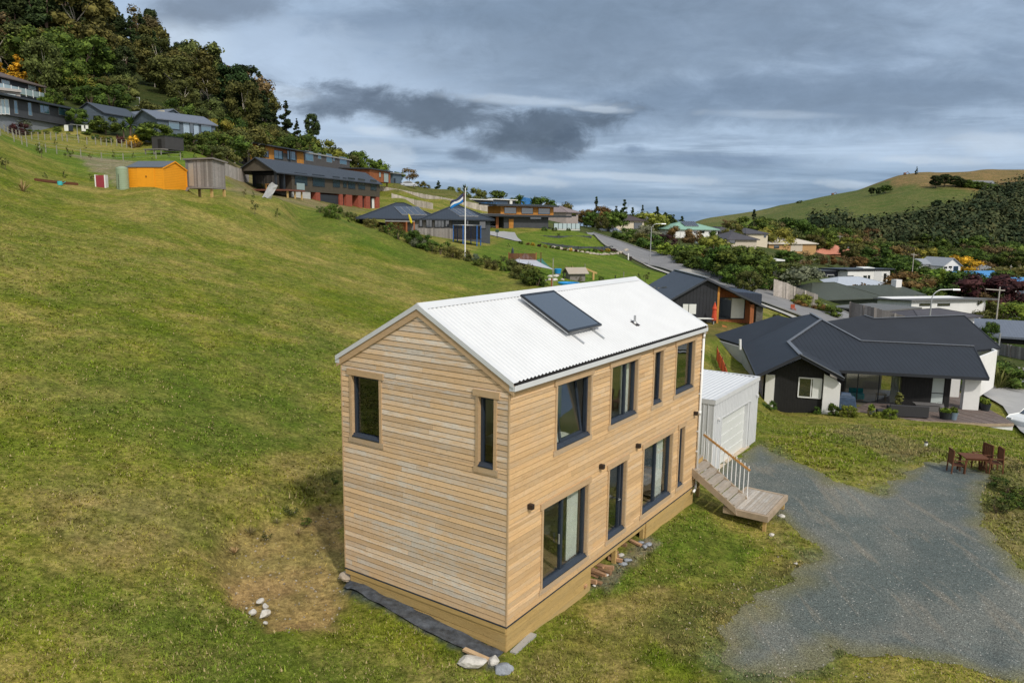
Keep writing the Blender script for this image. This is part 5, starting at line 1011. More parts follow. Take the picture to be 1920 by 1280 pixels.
# shrubs in front of the gable wall and deck
for i,(px,py,top,w,k) in enumerate([(1442,768,751,1.2,'bush'),(1465,770,760,1.,'bush'),(1531,776,762,.8,'bush'),(1562,779,757,.8,'bush'),(1592,781,760,1.1,'bbush'),(1645,783,770,1.,'bbush'),(1668,785,765,1.,'bbush'),(1630,781,766,.7,'weed')]):
    trg(k,px,py,top,w,['round glossy shrub left of the white corner wall','small shrub at the left of the black gable wall','small shrub under the bungalow window','thin shrub beside the white pillar wall','leafy shrub in front of the covered barbecue','small bright shrub at the deck edge, left of its twin','bright shrub at the left end of the outdoor sofa','sparse plant by the bowl planter'][i],None)
# driveway slab and white car
def sheet(name,pts,m,dz=.05,n=26,kind='structure',side=None):
    """ground sheet draped over the terrain inside a world polygon"""
    P=np.array(pts,float); x0,y0=P.min(0);x1,y1=P.max(0); st=max((x1-x0),(y1-y0))/n; X=np.arange(x0,x1+st,st);Y=np.arange(y0,y1+st,st); me=bpy.data.meshes.new(name); bm=bmesh.new()
    vs_=[bm.verts.new((a,b,0)) for a,b in P]; bm.faces.new(vs_)
    for a in X[1:-1]: bmesh.ops.bisect_plane(bm,geom=bm.verts[:]+bm.edges[:]+bm.faces[:],plane_co=(a,0,0),plane_no=(1,0,0))
    for b in Y[1:-1]: bmesh.ops.bisect_plane(bm,geom=bm.verts[:]+bm.edges[:]+bm.faces[:],plane_co=(0,b,0),plane_no=(0,1,0))
    bm.verts.ensure_lookup_table(); C=np.array([v.co[:] for v in bm.verts]); Z=Hs(C[:,0],C[:,1])+dz
    for v,z in zip(bm.verts,Z): v.co.z=z
    bmesh.ops.recalc_face_normals(bm,faces=bm.faces[:])
    if bm.faces and bm.faces[:][0].normal.z<0: bmesh.ops.reverse_faces(bm,faces=bm.faces[:])
    bm.to_mesh(me); bm.free(); me.materials.append(m); o=put(bpy.data.objects.new(name,me)); 
    if kind: tag(o,kind=kind)
    return o
DRV=mat('driveway_concrete',(.33,.33,.33),.85,.1,.8)
sheet('driveway',[ground(*p)[:2] for p in[(1800,722),(1838,706),(1868,702),(1925,730),(2010,790),(2080,860),(1960,850),(1905,803),(1880,765),(1830,735)]],DRV,.2)
cx=ground(1957,806); car('parked_car','white car mostly outside the frame on the concrete driveway by the deck',cx[0],cx[1]+.5,R_(200),(.72,.74,.74))
# small white ground pipe in the bank
p=ground(1736,838); o=thing('drain_pipe','short white pipe stub sticking out of the grass bank','pipe',p); MB().tube((0,0,-.1),(0,0,.22),.075,n=12).build('pipe',WPVC,o); MB().tube((0,0,.22),(0,0,.26),.085,n=12).build('cap',BLK,o)
# orange barrier mesh beside the bungalow
ORG=mat('orange_barrier',(.62,.10,.03),.6,.2,5.); bp=[at(1346,632,60),at(1350,650,56),at(1355,668,52.5),at(1360,686,49),at(1366,702,46)]; bp=[(p[0],p[1],hz(p[0],p[1])) for p in bp]
o=thing('barrier_fence','orange plastic safety mesh strung along the cut bank beside the bungalow','fence',bp[0]); b0=np.array(bp[0]); m=MB()
for a,b in zip(bp[:-1],bp[1:]):
    a=np.array(a)-b0;b=np.array(b)-b0
    for k in range(5): m.bar(tuple(a+[0,0,.15+k*.2]),tuple(b+[0,0,.15+k*.2]),.02,.09)
    for k in range(12): c_=a+(b-a)*k/12; m.box(c_[0]-.02,c_[0]+.02,c_[1]-.02,c_[1]+.02,c_[2]+.1,c_[2]+1.)
m.build('mesh',ORG,o)
for p in bp: c_=np.array(p)-b0; MB().box(c_[0]-.03,c_[0]+.03,c_[1]-.03,c_[1]+.03,c_[2]-.2,c_[2]+1.15).build('post',REDW,o)
# ---------------------------------------------------------------- outdoor table set on the gravel
tz=float(Hs(*[[v] for v in ground(1826,885)[:2]])[0])
tp=ground(1822,884); ts=thing('outdoor_table','reddish-brown slatted wooden table at the far end of the gravel','table',(tp[0],tp[1],tp[2]-.02),R_(-8)); ts.scale=(.92,.92,.95)
m=MB()
for k in range(8): m.box(-.5,.5,-.42+k*.105,-.42+k*.105+.095,.70,.73)
m.build('tabletop',REDW,ts); m=MB(); m.box(-.46,.46,-.37,-.34,.62,.70); m.box(-.46,.46,.34,.37,.62,.70); m.build('apron',REDW,ts)
for x in(-.42,.42):
    for y in(-.33,.33): MB().bar((x*1.1,y,0),(x*.9,y,.7),.05,.07).build('leg',REDW,ts)
for x in(-.44,.44): MB().box(x-.02,x+.02,-.3,.3,.22,.28).build('stretcher',REDW,ts)
def slat_chair(X,Y,rot,label):
    z=float(Hs([X],[Y])[0]); o=thing('outdoor_chair',label,'chair',(X,Y,z-.02),rot,'wooden chairs round the outdoor table'); m=MB()
    for k in range(6): m.box(-.24,.24,-.24+k*.08,-.24+k*.08+.07,.43,.45)
    m.build('seat',REDW,o); m=MB()
    for k in range(5): m.box(-.22+k*.092,-.22+k*.092+.07,.24,.26,.5,1.0)
    m.box(-.26,.26,.235,.265,1.0,1.07); m.box(-.26,.26,.235,.265,.48,.52); m.build('backrest',REDW,o)
    for x in(-.25,.25): MB().bar((x,-.22,0),(x,-.2,.64),.04,.05).build('leg',REDW,o); MB().bar((x,.28,0),(x,.24,1.02),.04,.05).build('leg',REDW,o); MB().box(x-.03,x+.03,-.26,.26,.64,.665).build('armrest',REDW,o)
    return o
slat_chair(tp[0]-.62,tp[1]-.0,R_(80),'slatted chair at the left end of the brown table'); slat_chair(tp[0]+.66,tp[1]-.25,R_(-100),'slatted chair at the right front corner of the brown table'); slat_chair(tp[0]+.62,tp[1]+.42,R_(-80),'slatted chair at the right back corner of the brown table')
# ---------------------------------------------------------------- stones, planks and firewood by the timber house
def stone(label,px,py,r,m_,seed,flat=.6,z=None,group=None): 
    p=ground(px,py); o=thing('stone',label,'stone',p,0,group) if 0 else None
    o=MB().rock((0,0,0),r,seed,3,flat).build('stone',m_); o.location=(p[0],p[1],p[2]+r*.2); o.rotation_euler=(0,0,seed); tag(o,label,'stone',group); return o
stone('large flat white rock in the grass just left of the house corner',884,1243,.3,STONE,3,.4); stone('blue-grey rock with pale veins right below the house corner',944,1257,.21,STONEG,5,.5); stone('small pale rock tucked against the base of the house corner',925,1240,.16,STONE,6)
stone('tan rock propping the skirting at the left corner of the gable wall',648,1083,.2,mat('tan_rock',(.40,.33,.25),.85,.25,6.,bump=.5),8,.55)
for i,(px,py,r) in enumerate([(488,1128,.10),(498,1137,.10),(474,1148,.11),(496,1153,.15),(498,1168,.06),(462,1140,.04)]): stone(['small pale stone at the top of the little pile on the bare soil','pale stone second from the top of the little pile','long flat stone at the left of the little pile','largest tan and white stone of the little pile','small grey stone below the little pile','tiny stone left of the little pile'][i],px,py,r,STONE,20+i,.7,None,'small pile of pale stones on the bare soil')
stone('white stone at the foot of the landing post beside the gravel',1465,968,.11,STONE,31); stone('white stone under the front post of the landing',1447,1003,.09,STONE,32); stone('pale stone on the gravel edge',1492,1057,.08,STONE,33,.4)
def plank(label,px0,py0,px1,py1,w,m_,t=.05):
    a=ground(px0,py0);b=ground(px1,py1); o=MB().bar((0,0,0),(b[0]-a[0],b[1]-a[1],b[2]-a[2]),w,t).build('plank',m_); o.location=(a[0],a[1],a[2]+.05); tag(o,label,'plank'); return o
plank('pale offcut plank lying in the grass right of the house corner',962,1228,1000,1192,.16,CONC,.06); plank('brown board lying behind the big white rock',870,1220,915,1240,.12,TRIM)
sm=MB(); 
SP=[ground(*p) for p in[(655,1083),(643,1098),(700,1130),(770,1172),(830,1200),(925,1240),(945,1228),(870,1190),(760,1135),(690,1098)]]
o=sheet('plastic_sheet',[p[:2] for p in SP],SHEETM,.04,30,None); tag(o,'strip of dusty black polythene on the ground along the gable wall','plastic sheet')
cc=np.array([v.co[:] for v in o.data.vertices]); dz=(vnoise(cc[:,0],cc[:,1],.35,9,3)-.5)*.12
for v,d_ in zip(o.data.vertices,dz): v.co.z+=d_
FW_=mat('firewood',(.34,.20,.11),.85,.3,9.,isl=.35)
for i,(a0,b0,n_) in enumerate([(4.4,.45,16),(6.3,.5,18)]):
    o=thing('firewood_pile',['split firewood heaped under the house nearer the front corner','split firewood and brown offcuts heaped under the house beside the right-hand skirting'][i],'firewood',HW(a0,b0,-.8),HROT); m=MB(); q=random.Random(i)
    for k in range(n_*2):
        x=q.uniform(-.8,.8);y=q.uniform(-.45,.25);z=.05+.11*int(k/12); d_=Vector((q.uniform(-.3,.3),1,q.uniform(-.1,.1)))*.2; c_=Vector((x,y,z)); m.bar(c_-d_,c_+d_,q.uniform(.07,.13),q.uniform(.05,.11))
    m.build('logs',FW_,o)
for i in range(9):
    q=random.Random(50+i); P=HW(q.uniform(4,7.2),q.uniform(-.25,.15)); o=MB().rock((0,0,0),q.uniform(.07,.15),60+i,2,.5).build('stone',[STONEG,STONE][i%2]); o.location=(P[0],P[1],float(Hs([P[0]],[P[1]])[0])+.03); tag(o,'small loose rubble stone in the gap under the long side of the house','stone','rubble under the house')
# ---------------------------------------------------------------- buildings on the left slope
c3=cmap(360,220,5.3333); c4=cmap(660,320,6.4); c5=cmap(860,340,5.3333); c2=cmap(0,200,5.3333); ca=cmap(0,120,9.144); cb=cmap(120,180,10.667); c6=cmap(1080,340,5.3333); c7=cmap(1400,300,3.6923); c8=cmap(1200,480,6.4); cB=cmap(1480,440,4.3636); cC=cmap(1640,460,6.4); cD=cmap(1230,400,7.68)
ROOFC=mat('charcoal_roof',(.035,.04,.048),.45,.12,.4,stripe=('X',.4),sdark=.3); ROOFP=mat('charcoal_metal',(.04,.046,.055),.42,.12,.3)
OLIVEW=mat('olive_brown_cladding',(.075,.062,.045),.7,.12,1.5,stripe=('X',.35),sdark=.25); BRICK=mat('red_brick',(.30,.075,.045),.85,.2,3.,stripe=('Z',.09),sdark=.25)
CEDW=mat('orange_cedar',(.46,.20,.035),.7,.25,1.2,stripe=('X',.3),sdark=.4); CEDR=mat('red_cedar',(.30,.10,.035),.7,.25,1.2,stripe=('X',.3),sdark=.4)
DGW=mat('dark_grey_cladding',(.055,.06,.07),.7,.12,1.,stripe=('X',.3),sdark=.3); BGW=mat('blue_grey_cladding',(.10,.13,.165),.7,.12,1.,stripe=('Z',.25),sdark=.2); GRW=mat('grey_cladding',(.085,.08,.08),.7,.12,1.,stripe=('Z',.25),sdark=.2)
CHW=mat('charcoal_vertical',(.022,.024,.03),.65,.15,1.5,stripe=('X',.36),sdark=.75); BLOCK=mat('pale_block',(.48,.48,.46),.85,.1,2.,stripe=('Z',.4),sdark=.15)
PVP=glass_mat('pv_panel',(.03,.035,.05),.12); BALG=glass_mat('balustrade_glass',(.35,.45,.47),.08)
# two-storey brick and dark house
h=House('two_storey_house','long dark two-storey house on red brick piers with a porch gable at its left end',*c3(1000,730),118,*[712,148],6.2,h=(547,323.5),under=.02,wall=OLIVEW,group=None)
S=lambda px,py:h.front(px,py)
h.gable(ROOFC,1.9,.45,'x',x0=-4.3); 
for r in[(1025,560,1148,675),(1205,577,1322,690),(1408,595,1475,697),(1510,605,1542,700),(1560,608,1628,712),(1662,618,1728,718),(1785,628,1842,728)]: h.win(c3(*r),div=(.5,) if r[0] in(1408,1560,1662,1785) else ())
lz=-2.9; sx3=lambda x:S(*c3(x,760))[0]
MB().box(0,sx3(1190),.1,h.D,lz-1,-.03).build('foundation_wall',BLOCK,h.o)
MB().box(sx3(1190)+.01,h.L,2.2,h.D,lz-1.5,-.03).build('recessed_wall',BRICK,h.o)
for a,b in((1240,1283),(1477,1510),(1543,1602),(1665,1704),(1740,1782),(1845,1876)): MB().box(sx3(a),sx3(b),.02,2.19,lz-1.5,-.03).build('brick_pier',BRICK,h.o)
MB().box(sx3(1284),sx3(1476),.25,.32,lz-.6,-.25).build('garage_door',mat('dark_sectional',(.03,.033,.04),.5,.1,stripe=('Z',.55),sdark=.5),h.o)
for a,b in((1511,1538),(1705,1737)): h._win(lambda s,d,z:(s,.5-d,z),sx3(a),sx3(b),lz+.1,-.3,None,GLD,())
w_=h._win(lambda s,d,z:(s,.5-d,z),sx3(1784),sx3(1843),lz+.1,-.3,None,GLD,(.5,)); MB().box(sx3(1820),sx3(1842),.42,.45,lz+.15,-.35).build('curtain',CURT,w_)
# porch
MB().box(-4.6,0,-2.2,h.D+.2,-.25,-.02).build('deck',mat('red_deck',(.16,.06,.04),.7,.2,3.),h.o)
for x,y in((-4.2,h.D-.2),(-4.2,.1),(-2.,.1)): MB().box(x-.13,x+.13,y-.13,y+.13,-.02,h.h).build('post',NAVYF,h.o)
for x in(-4.2,-2.2,-.3): 
    for y in(-1.8,3.): MB().box(x-.1,x+.1,y-.1,y+.1,-3,-.25).build('foundation_post',PINE,h.o)
MB().box(-.9,-.1,1.2,h.D,0,h.h).build('porch_wall',NAVYF,h.o)
h._win(lambda s,d,z:(-.95-d,10-s,z),10-h.D+.6,8.5,.05,2.2,None,GLD,(.33,.66)); 
b_=MB().box(-2.2,0,-2.18,-2.14,.05,1.0).build('glass_balustrade',BALG,h.o); 
o=thing('outdoor_table','orange-brown outdoor table on the porch of the dark two-storey house','table',h.o.matrix_world@Vector((0,0,0)) if 0 else tuple(np.array(h.P0)+h.W.d*-3.2+h.W.n*1.5),h.rz); OT=mat('oak',(.4,.2,.05),.6); MB().box(-.8,.8,-.5,.5,.68,.75).build('tabletop',OT,o)
for x in(-.7,.7):
    for y in(-.4,.4): MB().box(x-.05,x+.05,y-.05,y+.05,-.02,.68).build('leg',OT,o)
x,y,z=ground(503,372); o=thing('tarpaulin','pale crumpled tarpaulin sheet leaning below the porch deck','tarpaulin',(x,y,z)); m=MB(); q=random.Random(4); G=[[(-.7+i*.32+j*.28,.05*q.uniform(-3,3),j*.5+.15*math.sin(i*1.7)+q.uniform(0,.1)) for i in range(4)] for j in range(4)]
m.add([p for r_ in G for p in r_],[(j*4+i,j*4+i+1,j*4+i+5,j*4+i+4) for i in range(3) for j in range(3)]); k_=m.build('sheet',mat('tarp',(.42,.43,.45),.6,.2,3.),o); sm_=k_.modifiers.new('t','SOLIDIFY'); sm_.thickness=.05
# cedar and grey flat-roofed house behind
h=House('flat_roofed_house','flat-roofed house, orange cedar left half and grey right half, behind the dark two-storey house',471,318,150,656,190,9,h=(471,270),under=2.5,wall=GRW)
sx_=lambda x:h.front(*c3(x,300))[0]
MB().box(-.05,sx_(815),-.06,.05,-2,h.h-.02).build('cedar_wall',CEDW,h.o); MB().box(sx_(1045),sx_(1112),-.06,.05,-2,h.h-.02).build('cedar_wall',CEDW,h.o); MB().box(sx_(815),sx_(1045),-.05,.05,h.h-.75,h.h-.02).build('cedar_wall',CEDR,h.o)
h.flat(ROOFP,h.h+.25,h.h+.05,.22,x0=-.6,x1=sx_(1118),y0=-1.2); h.flat(mat('pale_roof_edge',(.3,.3,.3),.6),h.h+.28,h.h+.1,.28,x0=sx_(1122),y0=-.3,name='roof')
h.win(c3(675,330,760,395),gm=GLD,off=.08); 
for r in((818,335,905,415),(950,340,1030,425)): h.win(c3(*r),gm=glass_mat('blue_glass',(.03,.09,.13),.05),div=(.5,),off=.03)
x=sx_(937); MB().box(x-.12,x+.12,-1.,-.75,-.2,h.h).build('post',NAVYF,h.o)
for r in((1130,340,1210,435),(1258,360,1290,415),(1342,368,1398,450),(1408,395,1425,435),(1475,398,1545,470)): h.win(c3(*r),gm=glass_mat('sky_glass',(.05,.13,.18),.06),fm=mat('grey_joinery',(.2,.21,.22),.5))
h=House('garden_shed','small dark lean-to shed at the left end of the orange cedar house',449,310,148,470,152,4,h=(449,284),under=1.5,wall=GRW,cat='shed'); h.flat(ROOFP,h.h+.1,h.h+.3,.15); h.box('door',NAVYF,.3,1.1,-.05,0,-.2,1.9)
# pale paling walls stepping down behind
GRT=mat('grey_timber_wall',(.36,.33,.30),.85,.15,.8,stripe=('D',.25),sdark=.25)
def fence(label,pts,h_,m=None,cat='fence',**k): return palings('paling_fence',label,pts,h_,m or PALEF,cat,bw=.3,**k)
PALEF=mat('pale_palings',(.42,.38,.34),.85,.2,2.,isl=.2)
fence('pale grey paling fence between the grey shed and the dark two-storey house',[onY(418,100),onY(445,110),onY(470,121)],1.7)
def pfence(label,spec,h_,**k): return fence(label,[tuple(onY(px,Y)) for px,Y in spec],h_,**k)
def tfence(label,spec,m=None,group=None,name='retaining_wall'):   # spec: (px, Y, top py, bottom py)
    o=thing(name,label,'wall' if 'wall' in name else 'fence',at(spec[0][0],spec[0][3],spec[0][1]),0,group); P0=at(spec[0][0],spec[0][3],spec[0][1]); mb=MB(); pn=MB(); q=random.Random(spec[0][0])
    for (a,Ya,ta,ba),(b,Yb,tb,bb) in zip(spec[:-1],spec[1:]):
        A0=at(a,ba,Ya)-P0;A1=at(a,ta,Ya)-P0;B0_=at(b,bb,Yb)-P0;B1=at(b,tb,Yb)-P0; n=max(1,int(np.linalg.norm(B0_-A0)/.3))
        for i in range(n):
            t0,t1=i/n,(i+.96)/n; l=lambda p,q_,t:p+(q_-p)*t; p=[l(A0,B0_,t0)-[0,0,1.5],l(A0,B0_,t1)-[0,0,1.5]]; tt=[l(A1,B1,t0)+[0,0,q.uniform(-.03,.03)],l(A1,B1,t1)]; tt[1][2]=tt[0][2]
            mb.hexa([tuple(p[0]),tuple(p[1]),tuple(p[1]+[0,.06,0]),tuple(p[0]+[0,.06,0]),tuple(tt[0]),tuple(tt[1]),tuple(tt[1]+[0,.06,0]),tuple(tt[0]+[0,.06,0])])
        for i in range(0,n,8): p=A0+(B0_-A0)*i/n; t_=A1+(B1-A1)*i/n; pn.hexa([tuple(p+[x,y-.1,-1.5]) for x,y in((-.1,0),(.1,0),(.1,.1),(-.1,.1))]+[tuple(t_+[x,y-.1,.06]) for x,y in((-.1,0),(.1,0),(.1,.1),(-.1,.1))])
    mb.build('boards',m or PALEF,o); pn.build('posts',m or PALEF,o); return o
tfence('upper grey timber retaining wall running down from the red cedar house below the lawn',[(713,191,349,362),(800,191,365,376),(880,190,379,392),(945,193,391,405),(975,199,399,412)])
tfence('lower grey timber retaining wall just behind the hip-roofed house',[(735,172,363,378),(775,173,374,387),(812,171,381,394)])
tfence('blue-screened fence on the ridge left of the flat pavilion',[(888,235,382,396),(912,235,380,396),(938,230,381,398)],mat('blue_mesh',(.03,.16,.42),.7,.2,1.),None,'screen_fence')
tfence('blue screened scaffold fence right of the flat pavilion',[(975,250,369,378),(1008,255,374,382)],mat('blue_mesh',(.03,.16,.42)),None,'screen_fence')
# red cedar house and silver car
h=House('cedar_house','small red cedar box house at the end of the dark two-storey house roof',693,338,180,732,192,7,h=(700,317),under=.1,wall=CEDR); h.flat(ROOFP,h.h+.1,h.h+.2,.25)
for r in((322,20,345,80),(380,30,435,140)): h.win(c4(*r),gm=BALG,fm=NAVYF)
for x in(1,h.L-1): 
    for y in(.5,5): MB().box(x-.12,x+.12,y-.12,y+.12,-2.5,-.1).build('post',REDW,h.o)
h=House('garage','blue-grey flat-roofed garage beside the red cedar house',737,349,200,753,204,7,h=(737,325),under=1,wall=mat('slate_blue',(.09,.13,.17),.7),cat='garage'); h.flat(mat('pale_roof_edge',(.3,.3,.3)),h.h+.15,h.h+.2,.2,x0=-1,x1=h.L+1.); h.box('door',NAVYF,.3,1.2,-.05,0,-.2,2)
x,y,z=ground(767,351); car('parked_car','silver hatchback parked on the sloping lawn beside the blue-grey garage',x,y,R_(8),(.42,.45,.50),4.3)
# grey hip-roofed house with the deck
h=House('hip_roofed_house','single-storey slate-grey hip-roofed house with solar panels and a grey board-fenced deck behind the flagpole',*c4(400,740),110,918,112,10,h=(800,410.5),under=2.5,wall=mat('light_grey_wall',(.22,.21,.21),.8,.08))
sx_=lambda x:h.front(*c4(x,600))[0]; RW=mat('slate_roof',(.028,.036,.05),.45,.12,.3,stripe=('X',.4),sdark=.2)
h.hip(RW,2.3,.6,x0=sx_(100),x1=sx_(1040)); h.hip(RW,2.2,.6,x0=sx_(880),x1=h.L,y0=-.5,y1=9.3); MB().box(sx_(1200),h.L+.03,-.5,.2,-2.5,h.h-.01).build('wall',mat('slate_wall',(.06,.07,.085),.8,.08,1,stripe=('Z',.2),sdark=.2),h.o)
for r,d in(((808,590,842,672),()),((890,590,960,680),(.5,)),((992,598,1110,680),(.33,.66)),((1120,598,1165,672),())): h.win(c4(*r),gm=GLD,fm=NAVYF,div=d)
h.win(c4(1525,610,1600,692),gm=GLD,off=.52); h.win(c4(1375,600,1395,690),gm=GLD,off=.52)
def pvset(h,label,poly,n=4): 
    P=[tuple(np.array(h.o.matrix_world.inverted()@Vector(p))) for p in poly]; return P
# panels lie on the front slope: eave y=-.6 z=h.h, ridge (y=mid)
def panels(h,s0,s1,y0,y1,k,z0,name='solar_panel',nx=4,skew=0.,ye=-.6):
    m=MB(); g=MB()
    for i in range(nx):
        a=s0+(s1-s0)*i/nx; b=s0+(s1-s0)*(i+1)/nx-.05; zf=lambda y:z0+(y-ye)*k+.12
        P=[(a,y0,zf(y0)),(b,y0,zf(y0)),(b+skew,y1,zf(y1)),(a+skew,y1,zf(y1))]; m.slab(P,.06); g.slab([(p[0]+(.04 if j in(0,3) else -.04),p[1],p[2]+.012) for j,p in enumerate(P)],.01)
    p=m.build(name,ALU,h.o); g.build('glass',PVP,p); return p
panels(h,sx_(600),sx_(905),.6,3.4,2.3/5.6,h.h,skew=-1.2); panels(h,sx_(1290),sx_(1520),-.1,2.6,2.2/5.5,h.h,ye=-1.1,skew=-1.5)
# deck with board fence
m=MB(); a0,a1=sx_(760),sx_(1340); 
for i in range(int((a1-a0)/.16)): m.box(a0+i*.16,a0+i*.16+.14,-2.6,-2.56,.05-1.0,h.front(*c4(1000,690))[1])
m.build('deck_fence',GREYW,h.o); MB().box(a0,a1,-2.55,-.05,-.75,-.6).build('deck',GREYW,h.o)
for i in range(7): x=a0+(a1-a0)*i/6; MB().box(x-.07,x+.07,-2.56,-2.42,-3,h.front(*c4(1000,685))[1]).build('deck_post',GREYW,h.o)
MB().box(sx_(400),sx_(750),-2.2,0,h.front(*c4(600,612))[1],h.front(*c4(600,600))[1]).build('porch_roof',mat('pale_roof_edge',(.3,.3,.3)),h.o)
for x in(655,745): s=sx_(x); MB().box(s-.1,s+.1,-2.2,-2.,-2.5,h.front(*c4(600,612))[1]).build('porch_post',CEDR,h.o)
MB().box(sx_(415),sx_(655),-.8,-.1,-1,1.6).build('porch_screen',CEDR,h.o)
P=at(*c4(712,620),105); o=thing('kayak','yellow kayak-shaped board propped upright against the porch','kayak',P); m=MB(); pr=[(.02,-.35),(.28,0),(.3,.9),(.22,1.7),(.02,2.2)]; m.lathe([(r*1.,z) for r,z in pr],n=10); k_=m.build('hull',mat('yellow_plastic',(.6,.5,.02),.4),o); k_.scale=(.55,.25,.55); k_.rotation_euler=(0,R_(-18),0)
# trampoline
x,y,z=at(*c4(1380,915),104); z=hz(x,y); o=thing('trampoline','round trampoline with blue poles and black net in front of the slate wall','trampoline',(x,y,z)); R__=1.9
BP=mat('blue_foam',(.03,.13,.42),.6)
for i in range(6): a=i*math.pi/3+.3; MB().path([(R__*math.cos(a),R__*math.sin(a),-.3),(R__*math.cos(a),R__*math.sin(a),2.5)],.07,8).build('pole',BP,o)
m,t=newmat('net'); p_=t.n('ShaderNodeBsdfDiffuse',i={'Color':(.02,.02,.025,1)}); tr_=t.n('ShaderNodeBsdfTransparent'); mx=t.n('ShaderNodeMixShader',i={0:.6}); t.t.links.new(tr_.outputs[0],mx.inputs[1]); t.t.links.new(p_.outputs[0],mx.inputs[2]); ou=t.n('ShaderNodeOutputMaterial'); t.t.links.new(mx.outputs[0],ou.inputs[0]); NET=m
mb=MB(); n=24; mb.add([(R__*.95*math.cos(2*math.pi*i/n),R__*.95*math.sin(2*math.pi*i/n),z_) for z_ in(.7,2.45) for i in range(n)],[(i,(i+1)%n,(i+1)%n+n,i+n) for i in range(n)]); mb.build('safety_net',NET,o); MB().lathe([(R__,.62),(R__,.7),(R__*.85,.71)],n=24).build('mat',BLK,o); 
mb=MB(); mb.path([(R__*math.cos(2*math.pi*i/n),R__*math.sin(2*math.pi*i/n),2.48) for i in range(n+1)],.03,6); mb.build('top_ring',ALU,o)
# flagpole with flag
x,y,z=ground(872,481); tp_=at(874.3,352,y)[2]; o=thing('flagpole','tall white flagpole standing in the garden edge below the hip-roofed house','flagpole',(x,y,z)); MB().tube((0,0,-.2),(0,0,tp_-z),.075,.05,10).build('pole',WPVC,o); MB().lathe([(.07,0),(.1,.08),(.03,.16)],(0,0,tp_-z),8).build('finial',BLK,o)
m,t=newmat('flag_cloth'); uv=t.n('ShaderNodeAttribute',attribute_name='st').outputs['Vector']; s3=t.n('ShaderNodeSeparateXYZ'); t.set(s3.inputs[0],uv); u_,v_=s3.outputs[0],s3.outputs[1]
zz=t.math('ADD',v_,t.math('MULTIPLY',t.math('PINGPONG',t.math('MULTIPLY',u_,3.),1.),.16)); c=t.mix(t.math('GREATER_THAN',zz,.42),(.02,.19,.55,1),(.72,.74,.76,1)); c=t.mix(t.math('GREATER_THAN',zz,.70),c,(.05,.06,.12,1)); c=t.mix(t.math('LESS_THAN',u_,.1),c,(.10,.06,.07,1)); out(t,c,.8,.1)
fl=MB(); nu,nv=16,8; V=[];ST=[]
for j in range(nv+1):
    for i in range(nu+1):
        u=i/nu;v=j/nv; V.append((-.08-u*1.6,.3*math.sin(u*6+v*1.5)*u,-(1-v)*(1.0-.3*u)-u*1.15+.15*math.sin(u*9)*u*v)); ST.append((u,v,0))
fl.add(V,[(j*(nu+1)+i,j*(nu+1)+i+1,(j+1)*(nu+1)+i+1,(j+1)*(nu+1)+i) for j in range(nv) for i in range(nu)])
f_=fl.build('flag',m,None,True); a_=f_.data.attributes.new('st','FLOAT_VECTOR','POINT'); a_.data.foreach_set('vector',np.array(ST,np.float32).ravel()); f_.location=(x,y,tp_-.5); sm_=f_.modifiers.new('t','SOLIDIFY'); sm_.thickness=.01; tag(f_,'blue, white and dark zigzag flag streaming left from the white flagpole','flag')
# dark flat house with clerestory
h=House('flat_roofed_house','dark low house with an orange timber clerestory and glass-fenced terrace above the terraced lawn',*c5(450,505),150,*[c5(895,475)[0],155],9,h=(*c5(570,352),),under=1.2,wall=DGW)
sx_=lambda x,y=450:h.front(*c5(x,y))[0]; zz_=lambda x,y:h.front(*c5(x,y))[1]
h.flat(ROOFC,h.h+.35,h.h+.35,.4,x0=sx_(210),x1=sx_(1095),y0=-1.2); z0=h.h+.35; z1=zz_(600,245)
MB().box(sx_(455),sx_(985),1.5,7,z0,z1).build('clerestory',CEDW,h.o)
for r in((492,265,610,290),(665,268,778,292),(833,270,948,296)): a,b=sx_(r[0]),sx_(r[2]); h._win(lambda s,d,z:(s,1.5-d,z),a*1.0,b*1.0,z0+.25,z1-.35,NAVYF,GLF,(),'window',.06)
m=MB(); m.hexa([(sx_(385),.3,z1-.1),(sx_(1010),.3,z1-.1),(sx_(1010),8,z1+.2),(sx_(385),8,z1+.2),(sx_(385)+.0,.3,z1+.25),(sx_(1010),.3,z1+.25),(sx_(1010),8,z1+.5),(sx_(385),8,z1+.5)]); m.build('upper_roof',ROOFP,h.o)
m=MB(); m.slab([(sx_(150),1.,z0+.12),(sx_(480),1.,z0+.12),(sx_(480),4,z0+.2),(sx_(150),4,z0+.2)],.08); m.build('solar_panel',PVP,h.o)
MB().box(sx_(500),sx_(545),-.12,-.02,-1,h.h-.5).build('door',CEDW,h.o); h.win(c5(715,358,825,378),gm=GLF); MB().box(sx_(570),h.L+.05,-.08,.3,-1.5,zz_(700,478)).build('foundation_wall',BLOCK,h.o)
MB().box(sx_(240),-.05,3.5,3.7,-1,h.h).build('carport_wall',NAVYF,h.o); MB().box(sx_(385),sx_(412),.5,.6,0,h.h).build('carport_screen',CEDR,h.o)
s0,s1=sx_(898),sx_(1158); zb=zz_(1000,475); MB().box(s0,s1,-2.,6,zb-.3,zb).build('terrace',BLOCK,h.o); m=MB().box(s0,s1,-2.,-1.96,zb+.05,zb+1.1).build('glass_balustrade',BALG,h.o)
for i in range(7): x=s0+(s1-s0)*i/6; MB().box(x-.05,x+.05,-2.04,-1.93,zb,zb+1.15).build('balustrade_post',NAVYF,h.o)
for px in(925,): 
    P=at(*c5(348,497),152); car('parked_car','white car parked nose-in inside the carport of the dark flat-roofed house',P[0],P[1]+1.5,R_(88),(.72,.72,.74),4.3,z=P[2])
